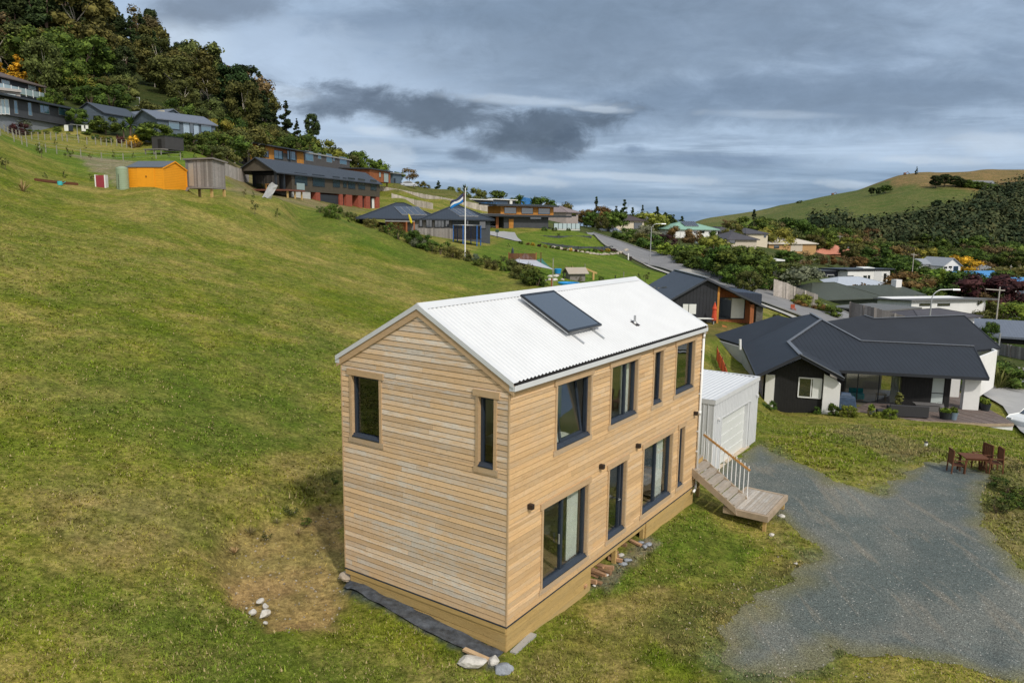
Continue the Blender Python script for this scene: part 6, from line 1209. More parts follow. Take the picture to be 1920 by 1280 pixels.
x,y,z=ground(932,447); o=thing('letterbox','dark green post box on a stalk at the driveway edge','letterbox',(x,y,z)); MB().box(-.06,.06,-.06,.06,-.1,1.).build('post',DGW,o); MB().box(-.3,.3,-.2,.2,1.001,1.45).build('box',mat('dark_green_box',(.02,.06,.045),.6),o,bevel=.04)
sheet('driveway',[ground(*c5(*p))[:2] for p in[(310,505),(450,505),(560,515),(590,570),(640,612),(560,600),(400,560),(310,540)]],DRV,.12); SC.objects[-1] if 0 else None
STONEB=mat('tan_boulder',(.36,.32,.26),.9,.3,2.,bump=.5)
# terraced lawn walls
SLW=mat('slate_boards',(.055,.065,.075),.8,.2,2.,isl=.25)
tfence('upper slate-coloured terrace wall below the dark flat-roofed house',[(*c5(720,0)[:1],139,*(c5(0,540)[1],c5(0,548)[1])),(c5(1000,0)[0],139,c5(0,545)[1],c5(0,578)[1]),(c5(1330,0)[0],141,c5(0,545)[1],c5(0,585)[1])],SLW,None,'terrace_wall')
tfence('lower slate-coloured terrace wall curving above the rock edging',[(c5(745,0)[0],129,c5(0,598)[1],c5(0,620)[1]),(c5(900,0)[0],129,c5(0,618)[1],c5(0,645)[1]),(c5(1200,0)[0],130,c5(0,652)[1],c5(0,690)[1]),(c5(1400,0)[0],133,c5(0,655)[1],c5(0,690)[1]),(c5(1545,0)[0],137,c5(0,645)[1],c5(0,680)[1])],SLW,None,'terrace_wall')
for i in range(26):
    t_=i/25; X_=[950,1040,1150,1300,1400,1480,1580,1660,1680]; Y_=[668,685,700,722,738,738,730,700,685]; k=t_*8; j=min(7,int(k)); f=k-j; px,py=c5(X_[j]+(X_[j+1]-X_[j])*f,Y_[j]+(Y_[j+1]-Y_[j])*f)
    p=ground(px,py); o=MB().rock((0,0,0),random.Random(i).uniform(.28,.55),100+i,2,.6).build('stone',STONEB); o.location=(p[0],p[1],p[2]+.1); tag(o,'pale edging boulder along the curved garden bed by the street','stone','edging boulders along the curved garden bed')
# pavilion etc. on the ridge
h=House('pavilion','low white-fasciaed flat pavilion with dark openings on the ridge left of the cedar clerestory',879,383,232,966,250,7,h=(900,374),under=3,wall=NAVYF); h.flat(WHITEW,h.h+.1,h.h+.1,.25,x0=-1,x1=h.L*.48); h.flat(WHITEW,h.h+.45,h.h+.45,.28,x0=h.L*.42,x1=h.L+.7); MB().box(h.L*.85,h.L*.9,-.6,-.3,-2,h.h).build('chimney',WHITEW,h.o)
MB().box(h.L*.5,h.L*.84,-.05,.0,.2,h.h-.3).build('window',GLD,h.o)
h=House('hip_roofed_house','small mauve-roofed house half hidden behind trees right of the cedar clerestory',1062,408,215,1084,222,8,h=(1070,398),under=3,wall=mat('mauve_wall',(.42,.36,.34),.8)); h.hip(mat('mauve_roof',(.22,.18,.18),.7),1.8); h.win((1072,400,1080,405),gm=GLD)
# yellow shed, grey shed, tank, red box
h=House('garden_shed','bright orange-yellow weatherboard garden shed with a grey gabled roof and double door','dummy' if 0 else 240.4,351.5,71.,307.5,70.3,3.45,cat='shed',h=(240.4,313),under=1.6,wall=None)
YEL=mat('orange_yellow_boards',(.82,.33,.012),.6,.06,1.,stripe=('Z',.15),sdark=.4); YEP=mat('orange_yellow_paint',(.82,.33,.012),.6,.05)
h.wm=YEL; MB().box(0,h.L,0,h.D,-1.6,h.h).build('wall',YEL,h.o); h.gable(mat('grey_shed_roof',(.10,.115,.13),.5,.1,.5,stripe=('X',.2),sdark=.3),.62,.08,'x',t=.05); s=lambda x:h.front(*c2(x,700))[0]
d_=MB().box(s(1375),s(1545),-.03,-.002,.05,h.h-.12).build('door',YEP,h.o); MB().box(s(1460),s(1468),-.07,-.03,.9,1.05).build('handle',BLK,d_)
m=MB(); 
for x,y in((-.04,-.04),(h.L-.06,-.04),(h.L-.06,h.D-.06)): m.box(x,x+.1,y,y+.1,-.3,h.h)
m.build('corner_board',YEP,h.o); m=MB(); ym=h.D/2
for y0 in(-.1,h.D+.1): m.slab([(h.L+.09,y0,h.h-.06),(h.L+.09,ym,h.h+.64),(h.L+.09,ym,h.h+.52),(h.L+.09,y0,h.h-.18)],.03,(-1,0,0))
m.build('barge_board',YEP,h.o)
h=House('garden_shed','weathered grey timber shed on short piles with a lean-to step, right of the orange-yellow shed',350,351,74.,400,73.,1.7,cat='shed',h=(400,300),under=0,wall=None)
for nm,bx in(('wall',(0,h.L,0,.04,0,h.h)),): 
    m=MB(); q=random.Random(2); x=0
    while x<h.L: m.box(x,min(h.L,x+.16),-.012-q.uniform(0,.012),.0,0,h.h); x+=.172
    x=0
    while x<h.D: m.box(h.L,h.L+.012+q.uniform(0,.012),x,min(h.D,x+.16),0,h.h); x+=.172
    m.box(0,.012,0,h.D,0,h.h); m.box(0,h.L,h.D-.01,h.D,0,h.h); m.build('wall',GREYW,h.o); MB().box(.02,h.L-.02,.02,h.D-.02,-.01,h.h-.02).build('dark_infill',BLACKV,h.o)  # near-black block fills the shed, painting the shade seen between the boards
m=MB(); m.slab([(-.15,-.2,h.h+.16),(h.L+.25,-.2,h.h+.22),(h.L+.25,h.D+.2,h.h-.05),(-.15,h.D+.2,h.h-.1)],.14); m.build('roof',GREYW,h.o)
MB().box(.35,.9,-.035,-.02,.1,h.h-.3).build('door',DECKW,h.o); m=MB(); m.box(-.1,h.L+.05,-.35,h.D,-.14,-.01); m.build('platform',GREYW,h.o)
for x,y in((.1,0),(h.L-.25,.05),(h.L-.1,h.D-.1),(.1,h.D-.1)): MB().box(x-.1,x+.1,y-.1,y+.1,-1.2,-.14).build('pile',PINE,h.o)
m=MB(); m.box(.0,.5,-.75,-.4,-.35,-.3); m.bar((.3,-.9,-.65),(.5,-.3,-.1),.35,.06); m.build('step',GREYW,h.o)
x,y,z=ground(231,354); P=np.array([x,y,z]); o=thing('water_tank','pale green ribbed cylindrical water tank left of the orange-yellow shed','water tank',P); m=MB(); pr=[]; ht=at(231,315.5,y)[2]-P[2]; 
for i in range(12): z0=-.2+(ht+.2)*i/12; z1=z0+(ht+.2)/12; pr+=[(.50,z0),(.52,z0+.02),(.52,z1-.02),(.50,z1-.005)]
m.lathe(pr,n=24); m.build('barrel',mat('tank_green',(.28,.36,.25),.5,.05),o); MB().lathe([(.52,ht),(.5,ht+.04),(.2,ht+.13),(.05,ht+.15)],n=24).build('lid',mat('tank_green',(.28,.36,.25)),o); MB().tube((-.1,-.56,-.1),(-.1,-.54,1.3),.02).build('outlet_pipe',BLK,o)
P=ground(188.5,351.5); o=thing('cabinet','red box with white side boards standing in the grass left of the water tank','box',P); RED=mat('crimson_panel',(.27,.035,.05),.6,.15,2.); MB().box(-.38,.38,0,.5,-.1,1.08).build('panel',RED,o)
for x in(-.48,.382): MB().box(x,x+.1,-.02,.5,-.1,1.12).build('side_board',WHITEW,o)
p0=np.array(ground(*c2(350,740)))+[0,0,.08];p1=np.array(ground(*c2(775,785)))+[0,0,.08]; o=MB().bar((0,0,0),tuple(p1-p0),.18,.22).build('timber_beam',REDW); o.location=tuple(p0); tag(o,'long reddish-brown timber beam lying in the grass left of the red box','beam')
P=ground(*c2(600,785)); o=MB().rock((0,0,.05),.35,77,2,.35).build('bucket_heap',mat('turquoise_plastic',(.05,.40,.42),.4)) if 0 else thing('watering_can','small turquoise watering can in the grass in front of the timber beam','watering can',P); MB().lathe([(.2,0),(.2,.3),(.17,.33)],n=12).build('body',mat('turquoise_plastic',(.05,.40,.42),.4),o); MB().path([(.18,0,.1),(.5,0,.3)],.03).build('spout',mat('turquoise_plastic',(.05,.40,.42)),o)
# small black shed on piles
h=House('garden_shed','small black cubic cabin on a low platform at the edge of the orchard',*c2(1522,428),108,*[c2(1655,0)[0],107],3.2,cat='shed',h=(*c2(1522,300),),under=0,wall=mat('black_cabin',(.05,.048,.05),.7,.1)); h.flat(NAVYF,h.h+.06,h.h+.06,.06,x0=-.05,x1=h.L+.05,y0=-.05,y1=h.D+.05); s=h.front(*c2(1580,400))[0]; s2=h.front(*c2(1617,400))[0]; MB().box(s,s2,-.02,.0,.15,h.h-.35).build('doorway_shade_panel',BLACKV,h.o); MB().box(-.3,h.L+.5,-1.2,0,-.16,-.03).build('platform',GREYW,h.o)  # near-black plate on the solid wall paints the shade inside the doorway
for x in(-.1,h.L*.6,h.L+.3): MB().box(x-.06,x+.06,-1.1,-.98,-1.6,-.16).build('pile',GREYW,h.o)
# long dark house at far left
h=House('long_house','long dark blue-grey single-storey house on a pale grey base at the left edge',*ca(150,880),118,*[ca(1265,0)[0],132],9,h=(*ca(150,590),),under=.02,wall=DGW); MB().box(-12,h.L-1,.5,h.D,-4,-.03).build('foundation_wall',mat('blue_grey_base',(.20,.22,.25),.8,.08,1,stripe=('Z',.25),sdark=.12),h.o)
h.flat(ROOFP,h.h+.4,h.h+.7,.3,x0=-12.5,x1=h.L+1.2,y0=-1.); MB().box(-12,-.01,0,h.D,-.02,h.h).build('wall',DGW,h.o)
for r,d in(((232,630,288,850),()),((470,665,530,880),()),((680,695,832,845),(.4,)),((995,740,1165,885),(.66,))): h.win(ca(*r),gm=glass_mat('sky_glass',(.05,.13,.18)),fm=mat('grey_joinery',(.2,.21,.22)),div=d)
for x0,x1 in((-40,-5),(10,65),(75,140)): h.win((*ca(x0,610),*ca(x1,855)),gm=BALG,fm=WFR)
h=House('deck_house','dark house with a hipped brown roof and long glass-fenced deck above the long dark house',*ca(0,400),146,*[ca(660,0)[0],156],9,h=(*ca(300,300),),under=3,wall=DGW); h.hip(mat('brown_roof',(.11,.085,.075),.7,.1),1.9,1.0,x0=-12); h.win((*ca(25,285),*ca(160,395)),gm=BALG,fm=WFR,div=(.5,)); h.win((*ca(480,350),*ca(600,440)),gm=BALG,fm=WFR)
zb=-1.0; MB().box(-10,h.L+3.5,-3.,-.1,zb-.4,zb-.1).build('deck',NAVYF,h.o); 
for i in range(14): x=-10+(h.L+13.5)*i/13; MB().box(x-.06,x+.06,-3.04,-2.96,zb-.3,zb+1.2).build('balustrade_post',WFR,h.o)
MB().box(-10,h.L+3.5,-2.99,-2.97,zb,zb+1.1).build('glass_balustrade',BALG,h.o)
h=House('flat_roofed_house','pale flat-roofed house end with a white fascia directly above the long dark house',*ca(-120,560),138,*[ca(352,0)[0],141],7,h=(*ca(100,470),),under=3,wall=mat('putty_wall',(.42,.39,.37),.8)); h.flat(mat('putty_wall',(.42,.39,.37)),h.h+.5,h.h+.4,.45,x1=h.L+.1); h.win((*ca(0,505),*ca(270,555)),gm=BALG,div=(.4,))
h=House('gabled_house','blue-grey gabled house partly hidden behind shrubs next to the long dark house',*cb(215,560),136,*[cb(815,0)[0],134],8,h=(*cb(215,345),),under=2,wall=BGW); h.gable(ROOFP,1.7,.3,'y'); h.win((*cb(590,400),*cb(715,495)),gm=GLD,off=.0)
h=House('gabled_house','white gabled cottage with a grey roof above the gabled blue-grey house',*cb(672,310),168,*[cb(760,0)[0],168],10,h=(*cb(672,220),),under=3,wall=WHITEW); h.gable(mat('pale_grey_roof',(.30,.32,.33),.6,.1),.9,.3,'y'); h.win((*cb(690,255),*cb(735,285)),gm=GLD); MB().box(h.L,h.L+7,2,7,-3,h.h-.2).build('wing',WHITEW,h.o); h.flat(mat('pale_grey_roof',(.30,.32,.33)),h.h+.4,h.h+.6,.2,x0=h.L-.2,x1=h.L+9,y0=0,y1=8); h._win(lambda s,d,z:(s,2-d,z),h.L+1,h.L+4,.2,h.h-.7,None,GLD,())
h=House('gabled_house','house with a long grey roof and cream fascia behind the green shrubs',*cb(980,560),148,*[cb(1820,0)[0],143],8,h=(*cb(1200,470),),under=3,wall=BGW); h.gable(mat('blue_grey_roof',(.13,.15,.19),.5,.1,stripe=('X',.4),sdark=.2),2.,.3,'x'); MB().box(-2,h.L*.6,5,5.3,h.h+1.6,h.h+2.1).build('cream_fascia',mat('cream_board',(.6,.55,.42),.7),h.o); MB().box(h.L*.62,h.L,2,2.2,h.h+1.,h.h+1.5).build('cream_fascia',mat('cream_board',(.6,.55,.42)),h.o); h.win((*cb(1620,520),*cb(1760,600)),gm=GLF)
h=House('gabled_house','grey gabled house with a pale blue panel between its windows above the small black cabin',*[296,252],122,404,130,7.5,h=(296,221),under=2.5,wall=BGW); h.gable(mat('blue_grey_roof',(.13,.15,.19)),1.5,.35,'x'); 
cA=cmap(0,0,4.); s=lambda x:h.front(*cA(x,960))[0]
MB().box(s(1375),s(1488),-.05,-.002,0,h.h-.05).build('pale_panel',mat('pale_blue_panel',(.33,.42,.52),.6),h.o)
for r in((1262,915,1345,970),(1505,940,1585,995)): h.win(cA(*r),gm=glass_mat('sky_glass',(.05,.13,.18)))
h.win(cA(1420,925,1447,1005),gm=GLF,off=.06)
# washing line
P=at(*cb(260,640),118); P[2]=hz(P[0],P[1]); o=thing('clothes_line','rotary washing line hung with white and yellow washing beside the long dark house','clothes line',P); MB().tube((0,0,-.2),(0,0,2.2),.04).build('pole',ALU,o); m=MB()
for a in(0,1.57): m.bar((-1.8*math.cos(a),-1.8*math.sin(a),2.15),(1.8*math.cos(a),1.8*math.sin(a),2.15),.05)
m.build('arms',ALU,o)
for i,(x,c_,l) in enumerate([(-1.6,CURT,'white cloth'),(-.9,NAVY,'dark blue clothes'),(1.,CURT,'white towel'),(1.4,CURT,'small white cloth')]): MB().box(x-.3,x+.3,-.05,0,1.25 if i!=3 else 1.6,2.1).build('washing',c_,o)
# power pole
P=at(*cb(1525,345),165); o=thing('power_pole','thin pale pole rising above the cream-edged roof','power pole',P); MB().tube((0,0,-2),(0,0,3.2),.09).build('pole',ALU,o); MB().box(-.6,.1,-.03,.03,3.1,3.2).build('crossarm',ALU,o)
# wire fence with posts
WP=mat('fence_post_wood',(.27,.26,.21),.9,.2,5.)
m0=MB().box(-.06,.06,-.06,.06,-.2,1.2); f1=[(5,116),(15,115),(24,114),(30,113),(38,113),(45,112),(51,112),(62,112),(73,112),(85,113),(97,113),(108,114),(118,114),(129,114),(138,114),(159,115),(174,115),(190,116),(200,116),(210,116),(219,117),(229,117),(238,117),(247,117),(256,117)]
pme=None
wire=thing('wire_fence','post-and-wire stock fence in front of the hedges on the upper slope','fence',onY(5,116)); w0=np.array(wire.location); wm_=MB(); prev=None
for px,Y in f1:
    p=np.array(onY(px,Y))-w0; MB().box(p[0]-.055,p[0]+.055,p[1]-.055,p[1]+.055,p[2]-.2,p[2]+1.05).build('post',WP,wire)
    if prev is not None: 
        for zz in(.4,.8,1.1): wm_.bar(tuple(prev+[0,0,zz]),tuple(p+[0,0,zz]),.012)
    prev=p
wm_.build('wires',ALU,wire)
wire=thing('wire_fence','post-and-wire fence running down the crest of the grass field to the bare track','fence',ground(2,258)); w0=np.array(wire.location); wm_=MB(); prev=None
for px,Y in[(2,84),(16,85),(40,86),(54,87),(63,87),(86,88),(97,88),(117,90),(161,92),(199,94),(239,95),(300,98),(345,100)]:
    p=np.array(onY(px,Y))-w0; MB().box(p[0]-.04,p[0]+.04,p[1]-.04,p[1]+.04,p[2]-.2,p[2]+.95).build('post',WP,wire)
    if prev is not None: 
        for zz in(.4,.8,1.1): wm_.bar(tuple(prev+[0,0,zz]),tuple(p+[0,0,zz]),.01)
    prev=p
wm_.build('wires',ALU,wire)
# ---------------------------------------------------------------- street
ASP=mat('asphalt',(.20,.20,.205),.9,.16,.25); PAV=mat('footpath_concrete',(.36,.35,.32),.85,.08,1.); KERB=mat('kerb_concrete',(.27,.265,.25),.85,.1,1.)
# near edge and far edge of the carriageway (pixel, distance) from the top of the hill down to the right
near=[(1100,437,None),(1118,448,None),(1132,460,None),(1160,478,None),(1218,497,None),(1262,512,None),(1330,535,None),(1400,558,None),(1460,580,None),(1540,607,None)]
far_=[(1112,437,None),(1145,448,None),(1180,460,None),(1215,472,None),(1262,486,None),(1310,501,None),(1352,515,None),(1400,530,None),(1470,553,None),(1600,592,None)]
def GR(l): return [ground(a,b)[:2] for a,b,_ in l]
near=GR(near)+[(34,78),(42,74),(52,72),(64,70),(84,66)]; far_=GR(far_)+[(44,88),(52,85),(62,82),(74,80),(96,77)]
# smooth into a strip
def resample(P,n):
    P=np.array(P); d=np.r_[0,np.cumsum(np.linalg.norm(np.diff(P,axis=0),axis=1))]; t=np.linspace(0,d[-1],n); Q=np.stack([np.interp(t,d,P[:,0]),np.interp(t,d,P[:,1])],1)
    for _ in range(6): Q[1:-1]=(Q[:-2]+2*Q[1:-1]+Q[2:])/4
    return Q
RN=resample(near,90);RF=resample(far_,90)
def strip(name,A,B,m,dz,k=6,kind='structure',thick=0):
    V=[]
    for a,b in zip(A,B):
        for i in range(k+1): p=a+(b-a)*i/k; V.append((p[0],p[1]))
    V=np.array(V); Z=Hs(V[:,0],V[:,1])
    Zr=Z.reshape(len(A),k+1)
    Z=Zr.ravel()+dz; f=[(r*(k+1)+i,r*(k+1)+i+1,(r+1)*(k+1)+i+1,(r+1)*(k+1)+i) for r in range(len(A)-1) for i in range(k)]
    o=np_mesh(name,np.c_[V,Z],f,m); 
    if thick: sm_=o.modifiers.new('t','SOLIDIFY'); sm_.thickness=thick; sm_.offset=0
    if kind: tag(o,kind=kind)
    return o
def offs(A,B,d0,d1):
    n=(A-B)/np.linalg.norm(A-B,axis=1)[:,None]; return A+n*d0,A+n*d1
strip('road',RN,RF,ASP,.16,10)
a,b=offs(RN,RF,0,.35); strip('kerb',a,b,KERB,.24,1,thick=.2); a,b=offs(RF,RN,0,.35); strip('kerb',a,b,KERB,.24,1,thick=.2)
i0=int(np.argmin(np.abs(RN[:,1]-143)*1.+np.abs(RN[:,0]-25))) 
a,b=offs(RN,RF,1.6,3.1); 
k0=np.argmin(np.linalg.norm(RN-np.array(ground(1230,500)[:2]),axis=1)); strip('footpath',a[k0:],b[k0:],PAV,.2,2)
mid=(RN*.45+RF*.55); 
MK=mat('road_marking',(.55,.45,.2),.8); PM=mat('patch',(.25,.22,.2),.9)
d_,e_=RN*.82+RF*.18,RN*.80+RF*.20
k1=np.argmin(np.linalg.norm(RN-np.array([30,80]),axis=1)); strip('road_marking',d_[k1:],e_[k1:],MK,.175,1)
a=RN*.22+RF*.78;b=RN*.20+RF*.80; strip('road_marking',a[k1+6:],b[k1+6:],mat('white_marking',(.6,.6,.58),.8),.175,1)
# driveway crossing behind the charcoal house
sheet('driveway',[ground(*p)[:2] for p in[(1272,508),(1300,505),(1335,520),(1318,528),(1300,522)]],PAV,.24,14)
def lamp(label,px,Y,top,pyb,arm=1.8,side=1,h=None):
    x,y,z=onY(px,Y) if pyb is None else ground(px,pyb); T=at(px,top,y)[2]; o=thing('street_lamp',label,'street lamp',(x,y,z-.1)); H_=T-z; m=MB(); pts=[(0,0,0),(0,0,H_*.45),(0,0,H_*.86)]
    for k in range(1,7): a=k/6*1.25; pts.append((side*arm*.45*(1-math.cos(a)),0,H_*.86+(H_*.13)*math.sin(a)/math.sin(1.25)*1.))
    m.path(pts,[.11,.09,.07]+[.055]*6,8); e=pts[-1]; m.tube(e,(e[0]+side*arm*.45,0,e[2]+.05),.05); m.build('pole',ALU,o); x1=e[0]+side*arm*.45
    MB().hexa([(min(x1,x1+side*.8),-.14,e[2]-.02),(max(x1,x1+side*.8),-.14,e[2]-.02),(max(x1,x1+side*.8),.14,e[2]-.02),(min(x1,x1+side*.8),.14,e[2]-.02),(min(x1,x1+side*.8),-.08,e[2]+.12),(max(x1,x1+side*.8),-.08,e[2]+.12),(max(x1,x1+side*.8),.08,e[2]+.12),(min(x1,x1+side*.8),.08,e[2]+.12)]).build('lamp_head',ALU,o); return o
lamp('tall pale street lamp standing on the lawn edge where the street bends','dummy' if 0 else 1218.5,None,418,497,2.4); lamp('street lamp rising behind the black-roofed bungalow',1761,82,540,None,2.8)
def upole(label,px,Y,top,arm=(0,0),wires=False,r=.14):
    x,y,z=onY(px,Y); T=at(px,top,Y)[2]; o=thing('power_pole',label,'power pole',(x,y,z-.3)); MB().tube((0,0,0),(0,0,T-z+.3),r,r*.7).build('pole',mat('pole_wood',(.42,.39,.35),.9),o); 
    if arm[1]: MB().bar((-arm[0],0,T-z-.1),(arm[1],0,T-z-.3),.14,.16).build('crossarm',mat('pole_wood',(.42,.39,.35)),o)
upole('power pole with a long slanting crossarm in front of the maroon tree',1888.5,130,538,(2.4,.9)); upole('plain power pole in front of the grey-roofed house with the white gable',1719,215,474,(.8,.8)); upole('distant power pole at the right edge above the blue roof',1905,250,497,(.4,.4)); upole('distant power pole above the salmon roof',1577,330,441,(1.2,1.2)); 
x,y,z=ground(1178,487); o=thing('marker_post','short white marker post at the street edge','post',(x,y,z)); MB().box(-.08,.08,-.05,.05,-.1,1.1).build('post',WPVC,o); MB().tube((.45,0,-.1),(.45,0,.55),.18).build('cap',BLK,o)
# ---------------------------------------------------------------- charcoal house with cedar porch
h=House('charcoal_house','charcoal gabled house with a cedar porch, stone pier and red parasol beyond the white roof',1247,600,80,1432,80.5,13,h=(*c8(1400,570),),under=2.5,wall=None); s=lambda x,y=600:h.front(*c8(x,y)); ap_=s(795,290); rise=ap_[1]+.25-h.h
sL=s(265)[0];sR=s(1490)[0]; sm_=ap_[0]; sC=s(925)[0]; wz=lambda x:h.h+(rise)*(1-abs(x-sm_)/((sm_-sL) if x<sm_ else (sR-sm_)))-.35
MB().slab([(0,0,-2.5),(sC,0,-2.5),(sC,0,wz(sC)),(sm_,0,wz(sm_)),(0,0,wz(0))],.3,(0,1,0)).build('wall',CHW,h.o)
MB().slab([(sC,1.8,-.5),(sR-.9,1.8,-.5),(sR-.9,1.8,wz(sR-.9)),(sC,1.8,wz(sC))],.2,(0,1,0)).build('cedar_wall',CEDR,h.o)
MB().box(sC-.01,sC+.22,-.03,1.79,-.6,wz(sC)-.05).build('cedar_wall',CEDW,h.o)
MB().box(s(1325)[0],s(1370)[0],-.03,.3,-.6,h.h-.1).build('cedar_post',CEDR,h.o); MB().box(s(1400)[0],s(1480)[0],0,1.,-1,h.h-.3).build('stone_pier',mat('dark_stone',(.10,.095,.09),.85,.4,5.,bump=.6),h.o)
MB().box(.3,h.L,2.1,12,-1,h.h-.2).build('rear_wall',CHW,h.o)
m=MB(); zr_=h.h+rise
m.slab([(sL,-.5,h.h-.02),(sm_,-.5,zr_),(sm_,h.D,zr_),(sL,h.D,h.h-.02)],.22); m.slab([(sm_,-.5,zr_),(sR,-.5,h.h-.25),(sR,h.D,h.h-.25),(sm_,h.D,zr_)],.22); rf=m.build('roof',mat('charcoal_roof_y',(.045,.052,.065),.42,.12,.4,stripe=('Y',.4),sdark=.3),h.o); m=MB(); m.box(sm_-.18,sm_+.18,-.5,h.D,zr_+.0,zr_+.06); m.build('ridge_cap',CAPM,rf)
k=(zr_-h.h+.25)/(sR-sm_)
for y0,y1 in((2.3,7.),(7.5,12.)):
    m=MB(); f=lambda x:zr_-(x-sm_)*k+.12; m.slab([(sm_+.6,y0,f(sm_+.6)),(sm_+2.6,y0,f(sm_+2.6)),(sm_+2.6,y1,f(sm_+2.6)),(sm_+.6,y1,f(sm_+.6))],.07); m.build('solar_panel',PVP,h.o)
MB().hexa([(sR-3,5.,h.h-.6),(sR+1.6,5,h.h-.6),(sR+1.6,11,h.h-.6),(sR-3,11,h.h-.6),(sR-3,5,h.h+.9),(sR+1.6,5,h.h+.55),(sR+1.6,11,h.h+.55),(sR-3,11,h.h+.9)]).build('wing_roof',mat('navy_ribbed',(.03,.04,.065),.5,.1,stripe=('X',.3),sdark=.5),h.o)
w_=h.win(c8(508,568,682,700),fm=NAVYF,gm=GLD,div=(.45,)); a,b=s(515)[0],s(675)[0]; MB().box(a,b,-.028,-.026,s(600,700)[1]+.05,s(600,570)[1]-.05).build('curtain',CURT,w_)
a,b=s(975)[0],s(1330)[0]; w_=h._win(lambda q,d,z:(q,1.8-d,z),a,b,0,2.25,NAVYF,GLD,(.6,)); MB().box(b-1.5,b-.1,1.72,1.75,.05,2.2).build('curtain',CURT,w_)
MB().box(s(720)[0],s(975)[0],-2.2,-.1,-1.3,-.35).build('planter_wall',mat('orange_planter',(.50,.16,.05),.7),h.o)
P=h.o.matrix_world if 0 else None; wp=lambda x,y,z:tuple(np.array(h.P0)+h.W.d*x+h.W.n*y+np.array([0,0,z]))
o=thing('parasol','closed red-orange parasol on the terrace of the charcoal house','parasol',wp(s(855)[0],-1.2,-.35)); m=MB().lathe([(.22,.5),(.28,.6),(.2,1.6),(.26,1.75),(.1,2.2),(.02,2.45)],n=10); m.build('canopy',mat('parasol_red',(.55,.07,.03),.8,.15),o); MB().tube((0,0,0),(0,0,2.5),.03).build('pole',ALU,o)
o=thing('outdoor_table','thin pale table top beside the red parasol','table',wp(s(770)[0],-1.0,-.35)); MB().box(-.9,.9,-.4,.4,.66,.72).build('tabletop',CURT,o)
for x in(-.7,.7): MB().box(x-.04,x+.04,-.3,.3,0,.66).build('leg',ALU,o)
P=ground(1487,583); o=thing('outdoor_chair','orange-red garden chair beside the footpath right of the charcoal house','chair',P); o.scale=(.8,.8,.8); m=MB(); OC=mat('chair_red',(.35,.07,.03),.8); MB().box(-.35,.35,-.35,.35,.4,.47).build('seat',OC,o); MB().box(-.35,.35,.28,.36,.5,1.1).build('backrest',OC,o)
for x in(-.3,.3): 
    for y in(-.3,.3): MB().box(x-.04,x+.04,y-.04,y+.04,0,.4).build('leg',OC,o)
# ---------------------------------------------------------------- suburb houses
CRM=mat('cream_wall',(.60,.53,.42),.8,.06); BEI=mat('beige_wall',(.52,.46,.38),.8,.06); TANB=mat('tan_brick',(.45,.27,.12),.85,.1)
def sub(label,roofm,wallm,px0,py0,Y0,px1,Y1,D,eave,rise,kind='hip',wins=(),name=None,o_=.6,gm=None,fm=None,under=3.):
    h=House(name or ('hip_roofed_house' if kind=='hip' else 'gabled_house' if kind=='gable' else 'flat_roofed_house'),label,px0,py0,Y0,px1,Y1,D,h=eave,under=under,wall=wallm)
    if isinstance(rise,tuple): rise=max(.8,at(rise[0],rise[1],(Y0+Y1)/2+D/2)[2]-h.P0[2]-h.h-.05)
    if kind=='hip': h.hip(roofm,rise,o_)
    elif kind=='gable': h.gable(roofm,rise,o_)
    else: h.flat(roofm,h.h+rise,h.h+rise*.6,.3)
    for r in wins: h.win(r,gm=gm or GLD,fm=fm,fw=.1)
    return h
CHR=mat('charcoal_tile',(.065,.062,.072),.7,.15,.5)
sub('cream and tan brick house with a dark brown hipped roof left of the yellow-green tree',mat('brown_tile',(.055,.042,.042),.75,.15),CRM,1155,432,228,1207,233,11,(1180,413.5),(1165,398),'hip',[c6(425,392,478,430),c6(580,415,660,475)])
h=sub('house with a pale green hipped roof carrying dark solar panels',mat('green_roof',(.22,.38,.30),.6,.08),WHITEW,1256,444,232,1345,236,12,(1300,430),(1300,416),'hip',[c6(1180,480,1215,515),c6(1240,480,1285,515),c6(1330,485,1370,520)]); panels(h,h.L*.36,h.L*.66,1.6,5.,2.7/6.6,h.h,nx=6)
h=sub('beige house with a charcoal hipped roof above the dense green trees',CHR,BEI,1363,464,200,1418,203,10,(1390,449),(1385,434),'hip',[c6(1532,582,1592,618)]); MB().box(.5,h.L-.5,.6,8,-4,-.1).build('basement_wall',NAVYF,h.o); MB().box(-3.2,-.01,1.0,9,-3,h.h-.02).build('grey_wall',mat('grey_wall',(.18,.17,.17),.8),h.o)
sub('cream house with a long charcoal hipped roof behind the beige charcoal-roofed house',CHR,CRM,1398,452,255,1439,260,12,(1420,438),(1415,427.5),'hip',[c6(1880,530,1900,560)])
sub('far house with a charcoal roof showing behind the round olive tree',CHR,mat('grey_wall',(.18,.17,.17)),1348,440,262,1374,264,10,(1360,434),(1360,425),'hip')
h=sub('tan brick bungalow with a pale cream hipped roof and two garage openings',mat('cream_tile',(.52,.47,.40),.75,.08),TANB,1441,470,262,1530,272,13,(1480,457),(1480,444.5),'hip',[c7(190,590,225,610)]); MB().box(h.L*.45,h.L*.7,-.08,0,-.3,2.2).build('garage_door',BEI,h.o)
sub('house with a salmon-pink hipped roof and roof windows half hidden by autumn trees',mat('salmon_tile',(.50,.20,.13),.75,.1),mat('terracotta_wall',(.4,.2,.1),.8),1532,482,300,1612,312,14,(1570,476),(1572,459),'hip')
sub('distant house with a brown hipped roof and white gable end',mat('brown_metal',(.17,.11,.09),.75),WHITEW,1682,482,330,1720,334,10,(1700,478),2.,'hip')
sub('distant pale grey-roofed house left of the brown hipped roof',mat('pale_grey_roof',(.30,.32,.33)),WHITEW,1593,468,350,1624,352,9,(1610,465),1.8,'hip')
